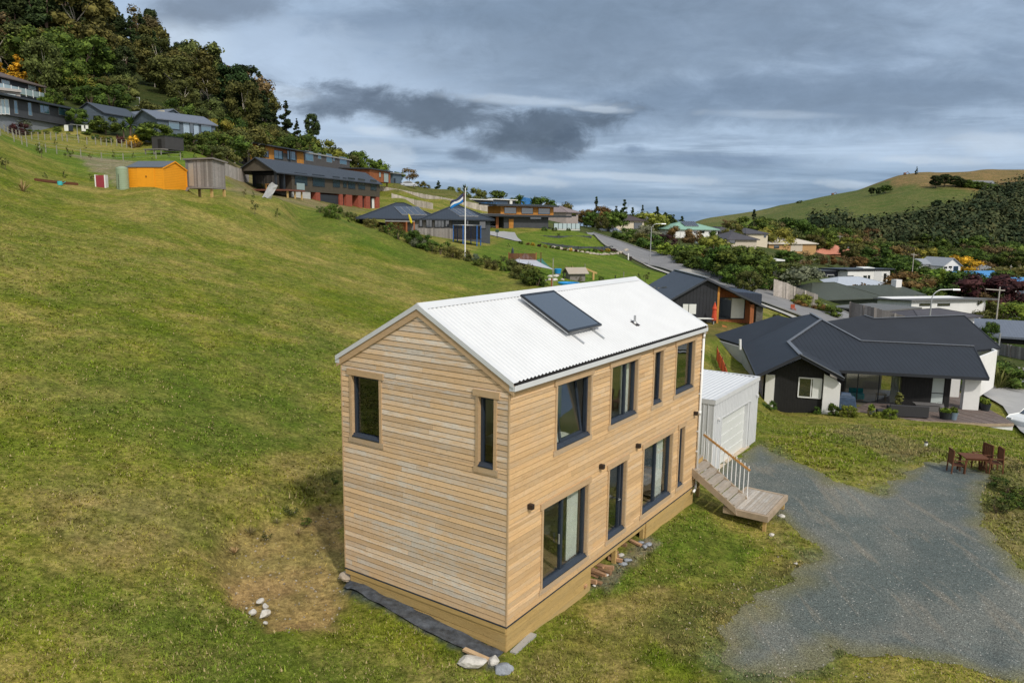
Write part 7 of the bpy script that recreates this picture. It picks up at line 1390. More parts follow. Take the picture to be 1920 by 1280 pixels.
h=sub('long grey-roofed house with a white gable end facing the yellow tree',mat('grey_iron',(.27,.29,.32),.6,.08),WHITEW,1706,506,250,1768,252,9,(1740,494),(1745,485),'gable',[c7(1290,730,1320,745)],o_=.5)
h=House('gable_wing','white gable-fronted wing with blue joinery at the right end of the long grey-roofed house' if 0 else 'white gable-fronted house end with blue windows beside the yellow tree',1768,511,246,1800,248,10,h=(1785,497),under=2.5,wall=WHITEW); h.gable(mat('grey_iron',(.27,.29,.32)),2.3,.5,'y'); h.win((1788,499,1797,510),fm=mat('blue_joinery',(.1,.22,.5),.5)); h.win((1770,500,1776,503),gm=GLD); h.win((1779,499,1785,502),gm=GLD)
sub('tiny distant pale-blue hipped roof right of the yellow tree',mat('pale_blue_roof',(.33,.38,.45),.6),WHITEW,1826,494,320,1850,321,9,(1838,491),2.,'hip'); sub('distant mid-grey hipped roof above the blue roof',mat('mid_grey_roof',(.17,.18,.19),.7),BEI,1838,512,280,1880,284,10,(1860,508),(1855,495.5),'hip')
sub('house with a bright blue roof behind the dark green tree',mat('blue_roof',(.05,.22,.48),.5,.1),WHITEW,1808,530,225,1890,232,11,(1850,524),(1855,508),'gable'); sub('house with a bright blue roof at the right edge behind the maroon tree',mat('blue_roof',(.05,.22,.48)),WHITEW,1898,543,205,1960,210,9,(1910,529),(1925,520),'gable',[(1907,532,1917,541)])
NW=mat('navy_wall',(.025,.03,.045),.7,.1)
h=sub('modern house with a navy left box and white right box under a dark flat roof',ROOFP,NW,1522,531,200,1587,203,9,(1550,509.5),.4,'flat',[c7(558,795,605,850),c7(632,797,680,840)],fm=WFR); 
h=House('modern_house' if 0 else 'white_box_house','white flat-roofed box joined to the right of the navy box house',1588,531,199,1667,204,9,h=(1630,508),under=3,wall=WHITEW); h.flat(ROOFP,h.h+.6,h.h+.3,.3,x0=-1.,x1=h.L+1.2); 
for r in(c7(695,800,740,825),c7(808,800,832,840),c7(840,798,855,838),c7(950,785,968,840)): h.win(r,gm=GLD,fm=mat('grey_joinery',(.2,.21,.22)))
MB().box(h.L*.62,h.L*.8,-.06,0,0,h.h-.1).build('grey_panel',mat('pale_grey_steel',(.62,.63,.64)),h.o); MB().hexa([(h.L*.42,1,h.h+.62),(h.L*.7,1,h.h+.62),(h.L*.7,3.5,h.h+.6),(h.L*.42,3.5,h.h+.6),(h.L*.42,1,h.h+.75),(h.L*.7,1,h.h+.75),(h.L*.7,3.5,h.h+.9),(h.L*.42,3.5,h.h+.9)]).build('skylight',CURT,h.o)
sub('house under a low pale blue-grey hipped roof in front of the white flat-roofed box',mat('pale_blue_grey_roof',(.40,.44,.50),.55,.06),WHITEW,1568,541,178,1680,184,12,(1620,538),(1610,518.5),'hip',o_=.8)
h=sub('low house under a broad dark olive-green hipped roof with a white chimney',mat('olive_roof',(.055,.065,.05),.6,.12,.3,stripe=('X',.35),sdark=.2),mat('green_wall',(.08,.10,.075),.8),1520,572,140,1650,147,12,(1590,560),(1625,530),'hip',o_=.9); 
MB().box(h.L+8,h.L+9.6,3.5,4.7,0,h.h+3.).build('chimney',WHITEW,h.o); MB().slab([(h.L*.6,5.,h.h+2.),(h.L+10,5.,h.h+1.9),(h.L+12,-.5,h.h+.3),(h.L*.9,-1,h.h+.05)],.2).build('wing_roof',mat('olive_roof',(.055,.065,.05)),h.o); MB().box(h.L,h.L+11,.5,6,-2,h.h-.1).build('wing_wall',mat('green_wall',(.08,.10,.075)),h.o)
h=House('white_block_house','long white single-pitch building with two slot windows behind the black bungalow roof',1706,601,128,1844,132,8,h=(1775,564),under=3,wall=WHITEW); h.flat(mat('thin_grey_roof',(.13,.13,.125),.6),h.h+.3,h.h-.25,.25,x1=h.L+2.2); 
for r in((538,697,682,722),(755,698,902,722)): h.win(cC(*r),gm=GLD)
h=House('low_block_house','low charcoal single-slope roofed block in front of the long white building',1756,610,112,1826,116,7,h=(1790,594.5),under=3,wall=WHITEW); h.hip(CHR,.9,.8,x0=-4); h.win((1800,596,1812,603),gm=GLD)
h=House('low_block_house','small white flat block under a thin dark roof behind the grey paling fence',1655,606,118,1709,122,7,h=(1680,581),under=3,wall=WHITEW); h.flat(mat('thin_grey_roof',(.13,.13,.125)),h.h+.3,h.h+.15,.25,x0=-3.5,y0=-1.2); h.win((1660,585,1672,592),gm=GLD)
P=ground(1700,600); P=onY(1690,108); o=thing('garden_umbrella','white garden umbrella top showing above the grey paling fence','umbrella',(P[0],P[1],at(1690,602,108)[2]-.3)); MB().lathe([(1.9,.0),(1.85,.06),(.05,.75)],n=8).build('canopy',CURT,o); MB().tube((0,0,-2.5),(0,0,.7),.04).build('pole',ALU,o)
tfence('tall weathered grey paling fence behind the black bungalow roof',[(1594,104,566,592),(1640,100,577,600),(1712,97,597,612)],GREYW,None,'paling_fence')
tfence('weathered grey paling fence at the right edge beside the street',[(1866,98,641,663),(1895,95,647,674),(1960,90,660,690)],GREYW,None,'paling_fence')
tfence('pale picket fence on the far verge of the street',[(1452,112,524,539),(1475,112,531,545),(1490,112,538,549),(1510,111,545,556),(1534,110,553,565)],PALEF,None,'picket_fence')
h=House('long_shed','long dark shed with a sloping blue-grey roof behind the right-hand paling fence',1838,662,112,1990,108,8,cat='shed',h=(1838,628),under=3,wall=mat('black_wall',(.012,.012,.014),.8)); h.flat(mat('blue_grey_roof',(.13,.15,.19)),h.h+.1,h.h+1.6,.3,x0=-1.2,y0=-.8); h.box('door',NAVYF,1.5,2.6,-.05,0,-.3,1.9)
MB().tube((0,0,0),(0,0,.1),.1)
x,y,z=onY(1899,96); o=thing('power_pole','short pale post standing in front of the long dark shed','post',(x,y,z)); MB().tube((0,0,0),(0,0,at(1899,627,96)[2]-z),.11).build('pole',ALU,o); MB().tube((0,0,at(1899,627,96)[2]-z),(0,0,at(1899,625,96)[2]-z),.14).build('cap',ALU,o)
h=House('gabled_house','white-roofed low house at the right edge above the long dark shed',1876,605,150,1960,146,9,h=(1890,600),under=3,wall=WHITEW); h.gable(mat('white_roof_iron',(.6,.62,.62),.5),1.8,.5); h.win((1880,601,1888,604),gm=GLD)
h=House('dark_house','black building with a row of pale windows at the right edge above the white-roofed house',1905,576,165,1990,160,9,h=(1905,551),under=3,wall=mat('black_wall',(.012,.012,.014))); h.flat(ROOFP,h.h+.3,h.h+.5,.3); 
for a in(1906,1914): h.win((a,556,a+5,559),gm=BALG)
P=onY(1764,205); car('parked_car','dark red car parked on the far suburban street below the white-gabled house',*ground(1767,529)[:2],R_(100),(.16,.02,.05)); car('parked_car','small white van just above the dark red car',*ground(1761,522)[:2],R_(95),(.7,.7,.72),4.6)
sheet('road',[ground(*p)[:2] for p in[(1745,520),(1775,520),(1800,548),(1770,552)]],ASP,.2,10)
h=House('carport','white flat-roofed carport-like pavilion behind the big green trees',1433,509,165,1456,165,5,cat='carport',h=(1440,489.5),under=1,wall=NW); h.flat(WHITEW,h.h+.35,h.h+.35,.3,x1=h.L+1.5); h.win((1444,493,1454,506),fm=WFR,gm=BALG); h.win((1434,492,1440,502),fm=WFR,gm=BALG)
x,y,z=ground(1241,452); h=House('glasshouse','small white-framed glasshouse among the shrubs below the green-roofed house',1302,452,215,1320,215,4,cat='greenhouse',h=(1310,446),under=1,wall=BALG); h.gable(CURT,.6,.1)
P=at(1140,434,205); h=House('garden_shed','low pale-roofed shed among shrubs at the top of the street',1131,438,212,1163,214,5,cat='shed',h=(1145,434),under=2,wall=BEI); h.gable(mat('pale_blue_grey_roof',(.40,.44,.50)),.9,.3); h.box('door',NAVYF,1,2,-.05,0,-.2,1.8)
h=sub('distant house on the right-hand hilltop with a long grey roof behind the hedge',mat('mid_grey_roof',(.17,.18,.19)),BEI,1828,350,640,1866,640,10,(1840,345),3.,'gable'); sub('white distant house on the right-hand hilltop at the edge of the frame',mat('mid_grey_roof',(.17,.18,.19)),WHITEW,1888,351,640,1918,642,10,(1900,346.5),2.,'flat')
# ---------------------------------------------------------------- garden with shade sails
gp=lambda x,y:ground(*c5(x,y))
p=gp(500,830); o=thing('screen_fence','short brown timber screen panel behind the grey shade sail','fence',p); m=MB()
w_=np.linalg.norm(np.array(gp(655,830)[:2])-np.array(p[:2])); hh_=at(*c5(500,718),p[1])[2]-p[2]
for i in range(int(w_/.15)): m.box(i*.15,i*.15+.135,0,.03,-.2,hh_)
m.build('boards',REDW,o); 
for x in(0,w_): MB().box(x-.05,x+.05,.03,.13,-.2,hh_+.1).build('post',CEDR,o)
p=gp(537,830); o=thing('parasol','closed dark blue parasol in front of the brown screen panel','parasol',p); t_=at(*c5(537,660),p[1])[2]-p[2]; MB().lathe([(.13,t_*.3),(.18,t_*.35),(.13,t_*.85),(.03,t_)],n=8).build('canopy',NAVY,o); MB().tube((0,0,-.1),(0,0,t_),.03).build('pole',ALU,o)
def sail(label,pts,m_,sag=.08):
    P=[at(*c5(x,y),Y) for x,y,Y in pts]; n=12; V=[];
    C=sum(P)/len(P)
    idx=[]
    A,B,C3=P[0],P[1],P[2]
    for i in range(n+1):
        for j in range(n+1-i):
            u,v=i/n,j/n; w0=1-u-v; p=A*w0+B*u+C3*v; k=1-.0; e=(u*v+v*w0+w0*u); p=p+(C-p)*(.16*(1-3*0)*(min(1,1.0)*( (w0*u if v<.01 else 0)+(u*v if w0<.01 else 0)+(v*w0 if u<.01 else 0))*4*.5)); p=p-np.array([0,0,sag*e*3]); V.append(tuple(p-C)); idx.append((i,j))
    id_={k:i for i,k in enumerate(idx)}; f=[]
    for i in range(n):
        for j in range(n-i):
            f.append((id_[(i,j)],id_[(i+1,j)],id_[(i,j+1)]))
            if (i+1,j+1) in id_: f.append((id_[(i+1,j)],id_[(i+1,j+1)],id_[(i,j+1)]))
    o=MB().add(V,f).build('shade_sail',m_,None,True); o.location=tuple(C); sm_=o.modifiers.new('t','SOLIDIFY'); sm_.thickness=.02; tag(o,label,'shade sail'); return o
sail('pale grey triangular shade sail over the garden beds',[(530,795,84),(662,718,90),(960,885,80)],mat('sail_grey',(.42,.44,.50),.8)); sail('dark green shade sail beside the pale grey one',[(735,785,90),(830,770,94),(930,870,88)],mat('sail_green',(.03,.14,.11),.8))
for i,(x,yb,yt,m_,w__) in enumerate([(940,1050,775,WP,.09),(1050,990,893,BLACKV,.12),(1260,970,830,GREYW,.06),(820,870,715,REDW,.1),(605,870,765,ALU,.06),(928,1055,975,CEDR,.12),(1650,975,910,GREYW,.08),(1565,975,945,BLACKV,.1)]):
    p=gp(x,yb); t_=at(*c5(x,yt),p[1])[2]-p[2]; o=thing('garden_post',['tall pole at the tip of the grey shade sail','black stump-like post by the boulders','thin grey pole beside the timber arch','dark red post behind the green shade sail','thin metal pole left of the grey shade sail','short orange-brown post just above the white roof ridge','short grey garden post with a crossbar right of the timber arch','short black garden post right of the timber arch'][i],'post',p); MB().box(-w__/2,w__/2,-w__/2,w__/2,-.2,t_).build('post',m_,o); MB().box(-w__*.7,w__*.7,-w__*.7,w__*.7,t_,t_+.05).build('cap',m_,o)
p=gp(990,930); o=thing('tub','blue plastic tub hanging beside the pale pole in the garden','tub',(p[0],p[1],p[2])); BLT=mat('blue_plastic',(.02,.28,.65),.4); MB().lathe([(.32,.1),(.42,.6),(.4,.62)],n=14).build('tub',BLT,o); MB().box(-.3,.3,-.3,.3,-.1,.1).build('stand',GREYW,o)
p=gp(1100,1045); o=thing('paddling_pool','bright blue oval paddling pool just above the white roof ridge','paddling pool',p); MB().lathe([(1.05,0),(1.1,.35),(1.,.35),(.95,.1)],n=20).build('wall',BLT,o); MB().lathe([(.94,.1),(.9,.16)],n=20).build('water',glass_mat('pool_water',(.03,.3,.5),.05),o)
p=gp(1165,985); o=thing('chicken_coop','small coop with a slatted pale gabled roof in the garden','coop',(p[0],p[1],p[2]),R_(20)); MB().box(-.9,.9,-.6,.6,-.1,.9).build('wall',GREYW,o); m=MB(); m.slab([(-1.2,-.9,.75),(1.2,-.9,.75),(1.2,0,1.35),(-1.2,0,1.35)],.06); m.slab([(-1.2,0,1.35),(1.2,0,1.35),(1.2,.9,.75),(-1.2,.9,.75)],.06); m.build('roof',DECKW,o)
p=gp(1345,985); o=thing('garden_arch','chunky pale timber arch frame in the garden','arch',p,R_(15)); m=MB(); hh_=at(*c5(1345,910),p[1])[2]-p[2]; 
for x in(-2.,0): MB().box(x-.1,x+.1,-.1,.1,-.2,hh_).build('post',PINE,o)
m=MB(); m.bar((-2.4,0,hh_-.1),(-1.,0,hh_+.45),.18,.2); m.bar((-1.,0,hh_+.45),(.4,0,hh_-.1),.18,.2); m.build('beam',PINE,o)
for i in range(12):
    q=random.Random(200+i); p=gp(q.uniform(780,1120),q.uniform(950,1010)); o=MB().rock((0,0,0),q.uniform(.15,.4),300+i,2,.6).build('stone',STONE); o.location=(p[0],p[1],p[2]+.05); tag(o,'pale rounded rock in the vegetable garden above the white roof','stone','rocks in the vegetable garden')
# paling boundary left of charcoal house
tfence('low weathered paling fence along the lawn at the left of the charcoal house',[(1215,92,537,548),(1235,88,540,552),(1250,86,536,550)],GREYW,None,'paling_fence')
# ---------------------------------------------------------------- trees and shrubs
random.seed(5)
SKY_PX=[-260,0,150,232,262,292,318,335,365,395,425,445,470,500,512,530,600,640,700,760,820,900]; SKY_PY=[-300,-190,-60,-8,12,14,55,62,66,72,92,108,118,150,175,230,262,268,300,322,352,368]
def sky_row(px): return float(np.interp(px,SKY_PX,SKY_PY))
CLEAR=[YP([(205,205),(250,205),(262,235),(200,235)]),YP([(270,160),(325,160),(335,185),(265,185)])]
GF='trees of the forested hill'
FL={'pine':'dark green pine in the forest on the left-hand hill','wpine':'broad-topped dark pine in the forest on the left-hand hill','olivet':'olive-green broadleaf tree in the forest on the left-hand hill','gum':'thin-crowned gum tree with a pale trunk on the left-hand hill','broad':'rounded mid-green tree in the forest on the left-hand hill','brownt':'brownish half-bare tree in the forest on the left-hand hill','fir':'narrow pointed fir in the forest on the left-hand hill'}
pts=[];q=random.Random(3); tries=0
while len(pts)<262 and tries<9000:
    tries+=1; px=q.uniform(-230,520); Y=150+170*q.random()**.8; d=ray(px,420); X=d[0]*Y
    # lower edge of the forest
    low=np.interp(px,[-230,0,60,120,200,300,420,520],[165,172,170,175,182,190,196,205])
    hi=np.interp(px,[-230,300,400,520],[320,300,278,255])
    if Y<low or Y>hi: continue
    if any(pdist(np.array([X]),np.array([Y]),c)[0]>-3 for c in CLEAR): continue
    if any((X-a)**2+(Y-b)**2<(7.4)**2 for a,b,_ in pts): continue
    pts.append((X,Y,px))
for X,Y,px in pts:
    z=hz(X,Y); r=q.random(); n_=float(vnoise(np.array([X]),np.array([Y]),30,4,2)[0])
    dens=(Y>205) 
    if dens: key='pine' if r<.44 else 'wpine' if r<.76 else 'gum' if r<.83 else 'olivet' if r<.89 else 'brownt' if r<.93 else 'fir'
    else: key='olivet' if r<.38 else 'broad' if r<.72 else 'gum' if r<.80 else 'brownt' if r<.86 else 'wpine'
    h_=q.uniform(15,23) if dens else q.uniform(8,13)
    lim=sky_row(px)+q.uniform(0,30); T=at(px,lim,Y)[2]-z; h_=min(h_,T)
    if h_<4.5: continue
    plant(key,X,Y,h_,q.uniform(.95,1.25)*(1.15 if h_<9 else 1),FL[key],GF,z=z-.3)
# hand-placed outstanding trees
for a in [('fir',543,232,188,1.25,'dark spreading conifer standing apart right of the forest edge'),('wpine',591,228,211,.95,'dense dark pine at the right end of the hill'),('pine',562,236,222,1.,'smaller dark conifer between the two standing pines'),
  ('bare',316,262,74,.8,'tall pale-stemmed bare tree against the dark pines'),('bare',222,270,60,.9,'thin bare tree with two pale stems beside the upper grass patch'),('gum',388,205,110,1.1,'large gum tree with twisted pale branches above the grey gabled house'),('gum',207,268,-8,1.1,'tall thin gum tree at the top of the hill'),
  ('olivet',355,180,150,1.1,'rounded olive tree with a dense grey-green crown in front of the gum tree'),('wpine',305,290,16,.8,'pine rising highest on the skyline of the hill'),('pine',418,282,78,.9,'round-topped pine on the skyline right of the tall pine'),('pine',497,240,133,1.,'slim pine at the right shoulder of the forest'),('pine',470,225,150,1.,'dark pine at the lower right of the forest'),('brownt',482,232,132,1.1,'brown-crowned tree among the pines at the right of the forest'),
  ('blue',224,255,83,1.,'blue-green spruce at the edge of the upper grass patch'),('poplar',6,161,98,2.1,'golden autumn poplar at the left edge above the deck house'),('poplar',56,161,104,2.1,'golden autumn poplar, the taller one behind the deck house'),('poplar',85,160,138,1.9,'lower golden poplar at the right of its group behind the deck house'),('poplar',28,162,118,2.,'golden poplar between its two neighbours at the left edge'),
  ('olivet',104,160,72,.75,'tall narrow olive-brown tree right of the golden poplars'),('broad',150,165,112,.9,'grey-green rounded tree in front of the forest'),('broad',120,152,165,1.,'low green tree below the forest edge behind the long dark house')]:
    tr(a[0],a[1],a[2],a[3],a[4],a[5])
# scrub on the hill foot
GS='scrub bushes on the foot of the forested hill'
for i in range(46):
    px=q.uniform(130,650); Y=np.interp(px,[130,300,420,520,650],[156,158,172,186,205])+q.uniform(-6,26); d=ray(px,420); X=d[0]*Y
    if any(pdist(np.array([X]),np.array([Y]),c)[0]>-1 for c in CLEAR): continue
    k=q.choice(['bush','obush','obush','bush','ybush' if q.random()<.3 else 'obush']); plant(k,X,Y,q.uniform(2.2,4.8),q.uniform(1.,1.5),{'bush':'green scrub bush on the foot of the forested hill','obush':'olive scrub bush on the foot of the forested hill','ybush':'yellow-green scrub bush on the foot of the forested hill'}[k],GS)
# right shoulder of the hill behind the cedar house
for a in [('yellowt' if 0 else 'ygreent',612,190,263,1.3,'yellow-green rounded tree behind the grey half of the cedar house'),('bush',575,182,254,1.3,'broad green bush behind the cedar house roof'),('fir',632,205,272,1.,'small dark fir right of the yellow-green tree'),('broad',676,205,285,1.2,'dark rounded tree above the right end of the cedar house'),('obush',652,200,290,1.3,'olive bush behind the right end of the grey house'),('bbush',700,205,302,1.4,'bright green bush right of the grey house'),('pine',715,215,298,1.,'small pine right of the bright green bush'),
  ('brownt',768,222,316,1.5,'russet rounded tree above the silver car'),('broad',748,226,322,1.2,'green tree behind the blue-grey garage'),('obush',788,214,340,1.4,'olive bush beside the silver car'),('pine',822,218,338,1.6,'dark conical tree right of the silver car'),('obush',800,210,346,1.3,'low olive shrub on the lawn right of the silver car'),('bush',845,214,350,1.5,'low dark bush right of the conical tree'),('ybush',855,222,352,1.2,'yellow-green shrub near the top of the retaining wall'),
  ('olivet',892,240,352,1.4,'round yellow-green tree left of the flat pavilion'),('broad',945,265,357,1.7,'wide rounded tree behind the flat pavilion'),('palm',872,236,348,1.,'small palm behind the flagpole'),('palm',975,212,366,1.2,'spiky palm left of the cedar clerestory, in front of the blue screen'),('palm',1000,208,370,1.,'spiky palm at the right of the blue screen'),('broad',1018,225,371,1.3,'green tree behind the cedar clerestory'),('obush',1040,226,380,1.3,'olive bush right of the cedar clerestory')]:
    tr(a[0],a[1],a[2],a[3],a[4],a[5])
# hedges and gardens between the far houses and the stock fence
for i,(k,px,Y,top,w,l) in enumerate([('gbush',18,121,218,1.3,'large grey-green shrub at the left edge in front of the long dark house'),('gbush',45,122,219,1.4,'grey-green feathery shrub below the long dark house'),('mbush',24,119,229,1.2,'dark maroon shrub under the grey-green shrubs at the left edge'),('mbush',52,119,231,1.1,'dark maroon shrub right of its twin at the left edge'),
  ('bbush',66,120,243,1.5,'clipped bright green hedge bush at the left of the row'),('bbush',84,121,244,1.5,'clipped bright green hedge bush, second in the row'),('bbush',101,121,245,1.5,'clipped bright green hedge bush, third in the row'),('bbush',120,121,247,1.5,'clipped bright green hedge bush, fourth in the row'),('bbush',140,121,250,1.5,'clipped bright green hedge bush, fifth in the row'),('bbush',158,121,252,1.4,'clipped bright green hedge bush, last before the variegated shrub'),
  ('ybush',174,120,257,1.1,'pale variegated shrub behind the fence'),('bush',190,121,253,1.2,'round dark green clipped bush right of the variegated shrub'),('ybush',204,120,255,1.,'second pale variegated shrub behind the fence'),('bush',216,120,257,1.,'green shrub beside the second variegated shrub'),('mbush',236,121,255,1.,'dark red shrub behind the fence near the palm'),('yybush',258,119,256,1.1,'yellow-topped shrub left of the small black cabin'),('rbush',263,118,260,.9,'russet shrub left of the small black cabin'),
  ('broad',160,130,203,1.1,'olive-green tree in front of the gabled blue-grey house'),('broad',210,128,219,1.7,'big dark glossy shrub tree left of the palm'),('broad',190,131,226,1.4,'dark green tree beside the gabled blue-grey house'),('palm',256,124,220,1.15,'fan palm with a stout trunk in front of the long grey roof'),('palm',243,127,228,1.,'lower fan palm left of the stout one'),('broad',300,121,231,1.6,'broad olive tree between the palm and the grey gabled house'),('bush',282,123,240,1.3,'green bush right of the fan palm'),
  ('obush',145,124,238,1.3,'brown-green shrubbery under the washing line'),('bush',175,124,240,1.3,'green shrubbery right of the washing line'),('bush',120,123,237,1.2,'low green bush at the corner of the long dark house'),
  ('broad',335,116,250,1.3,'rounded dark shrub tree right of the small black cabin'),('broad',352,117,252,1.2,'rounded dark shrub tree, second right of the black cabin'),('broad',372,118,249,1.4,'rounded dark shrub tree, third right of the black cabin'),('broad',392,122,252,1.3,'rounded dark shrub tree below the pale blue panel house'),('broad',410,126,248,1.3,'green shrub tree below the right end of the grey gabled house'),('broad',432,130,250,1.3,'dark green shrub tree left of the lean-to shed'),('olivet',470,150,238,1.3,'pale olive tree behind the lean-to shed'),('olivet',445,140,244,1.3,'olive tree left of the lean-to shed'),('broad',505,170,244,1.3,'dark tree behind the orange cedar wall'),
  ('bush',325,113,268,1.4,'low green bushes at the orchard edge beside the cabin'),('bush',345,113,270,1.4,'low green bush along the orchard edge, middle one'),('obush',365,114,272,1.4,'low olive bush along the orchard edge'),('bush',385,116,272,1.4,'low green bush along the orchard edge near the paling fence'),('obush',405,118,272,1.4,'low bush above the pale paling fence'),('obush',425,122,274,1.3,'bush left of the lean-to shed wall'),
  ('gbush',30,160,160,1.2,'yellow-green rounded shrub below the glass-fenced deck'),('bbush',48,152,166,1.2,'bright shrub under the glass-fenced deck'),('bbush',75,152,176,1.4,'bright green shrub above the roof of the long dark house'),('bbush',105,150,182,1.4,'green shrub above the right end of the long dark house roof'),('bbush',130,152,190,1.3,'green shrub behind the gabled blue-grey house'),('bbush',218,158,205,1.8,'smooth bright green mound above the cream fascia'),('olivet',262,172,178,1.2,'olive tree beside the thin pale pole'),('bush',245,176,185,1.4,'dark bush left of the thin pale pole')]):
    tr(k,px,Y,top,w,l)
# orchard saplings on the upper field and young trees on the slope
OS='young saplings on the upper field'
for px,py,top in [(78,296,262),(128,297,272),(135,293,278),(213,298,280),(170,300,284),(250,297,283),(285,300,292),(104,272,258),(160,283,270),(340,296,280),(318,297,284),(365,300,283),(390,302,288),(360,312,300)]: trg('sap',px,py,top,1.1,'small sapling growing in the upper field beyond the fence',OS)
for px,py,top,l in [(10,318,288,'yellowing young tree near the left edge of the grass slope'),(121,334,318,'small dark bush-like sapling left of the red box'),(174,340,322,'dark shrub just left of the red box'),(85,334,320,'thin sapling on the slope above the timber beam')]: trg('sap',px,py,top,1.4,l)
trg('tuft',43,359,330,1.2,'ragged clump of tall weeds left of the timber beam')
for px,py,top,l in [(478,402,368,'thin young tree in the field below the two-storey house'),(520,408,385,'slender leaning sapling in the field'),(458,370,350,'yellow-leaved sapling near the grey shed'),(475,372,356,'short sapling near the pale tarpaulin')]: trg('sap',px,py,top,1.,l)
# weedy boundary strip down the field
GB_='shrubs along the lower edge of the grass field'
BL=[(600,398),(640,408),(680,420),(720,434),(760,452),(800,466),(840,478),(880,488),(920,500),(960,514),(1000,530),(1015,540)]
q=random.Random(12)
for i in range(48):
    t_=i/47*11; j=min(10,int(t_)); f=t_-j; px=BL[j][0]+(BL[j+1][0]-BL[j][0])*f+q.uniform(-6,6); py=BL[j][1]+(BL[j+1][1]-BL[j][1])*f+q.uniform(-7,5); k=q.choice(['weed','weed','bush','obush','gbush' if q.random()<.3 else 'weed']); x,y,z=ground(px,py)
    plant(k,x,y,q.uniform(.4,1.5),q.uniform(.9,1.3),{'weed':'straggly shrub along the lower edge of the grass field','bush':'small dense green shrub along the lower edge of the grass field','obush':'small olive shrub along the lower edge of the grass field','gbush':'grey-green shrub along the lower edge of the grass field'}[k],GB_,z=z-.05)
for px,py,top,k,l in [(745,446,410,'sap','young tree in front of the porch of the hip-roofed house'),(775,458,432,'bush','dark round shrub below the deck fence'),(797,467,440,'bush','second dark round shrub below the deck fence'),(702,430,408,'sap','bushy sapling left of the porch'),(810,475,447,'sap','spindly shrub left of the flagpole'),(655,408,398,'bush','shrub at the field edge near the concrete apron')]: trg(k,px,py,top,1.2,l)
# garden bits around the sails
for i,(x,y,t_,k,l) in enumerate([(700,900,800,'sap','small tree behind the grey shade sail'),(740,760,700,'sap','sapling above the green shade sail'),(560,900,830,'weed','flowering shrub left of the shade sails'),(660,960,880,'weed','shrub under the grey shade sail'),(1080,900,820,'tuft','clump of tall grass beside the chicken coop'),(1140,900,820,'flax','spiky flax beside the chicken coop'),(1200,1000,940,'weed','leafy plants in front of the chicken coop'),(1420,1000,940,'weed','leafy plants right of the timber arch'),(1800,1010,900,'sap','dark sapling just left of the white roof ridge end'),(1870,1010,880,'sap','sapling above the end of the white roof ridge'),(450,800,740,'weed','reddish shrub left of the brown screen panel'),(500,660,610,'sap','small reddish sapling beside the driveway'),(1000,550,515,'weed','shrub on the top terrace'),(860,495,455,'bush','dark round shrub at the corner of the dark flat house'),(960,495,460,'bush','low plants under the glass balustrade'),(1100,495,465,'bush','low plants under the right end of the glass balustrade')]):
    trg(k,*c5(x,y),c5(0,t_)[1],1.2,l)
GT='small colourful plants in the terrace bed'
for i in range(16):
    x=620+i*62; y=np.interp(x,[620,900,1200,1550],[625,668,708,700]); k=['bush','rbush','yybush','mbush','ybush','bush'][i%6]; trg(k,*c5(x,y),c5(0,y-30)[1],1.3,{'bush':'small green plant in the terrace bed above the edging boulders','rbush':'small russet plant in the terrace bed above the edging boulders','yybush':'small yellow plant in the terrace bed above the edging boulders','mbush':'small dark red plant in the terrace bed above the edging boulders','ybush':'small lime plant in the terrace bed above the edging boulders'}[k],GT)
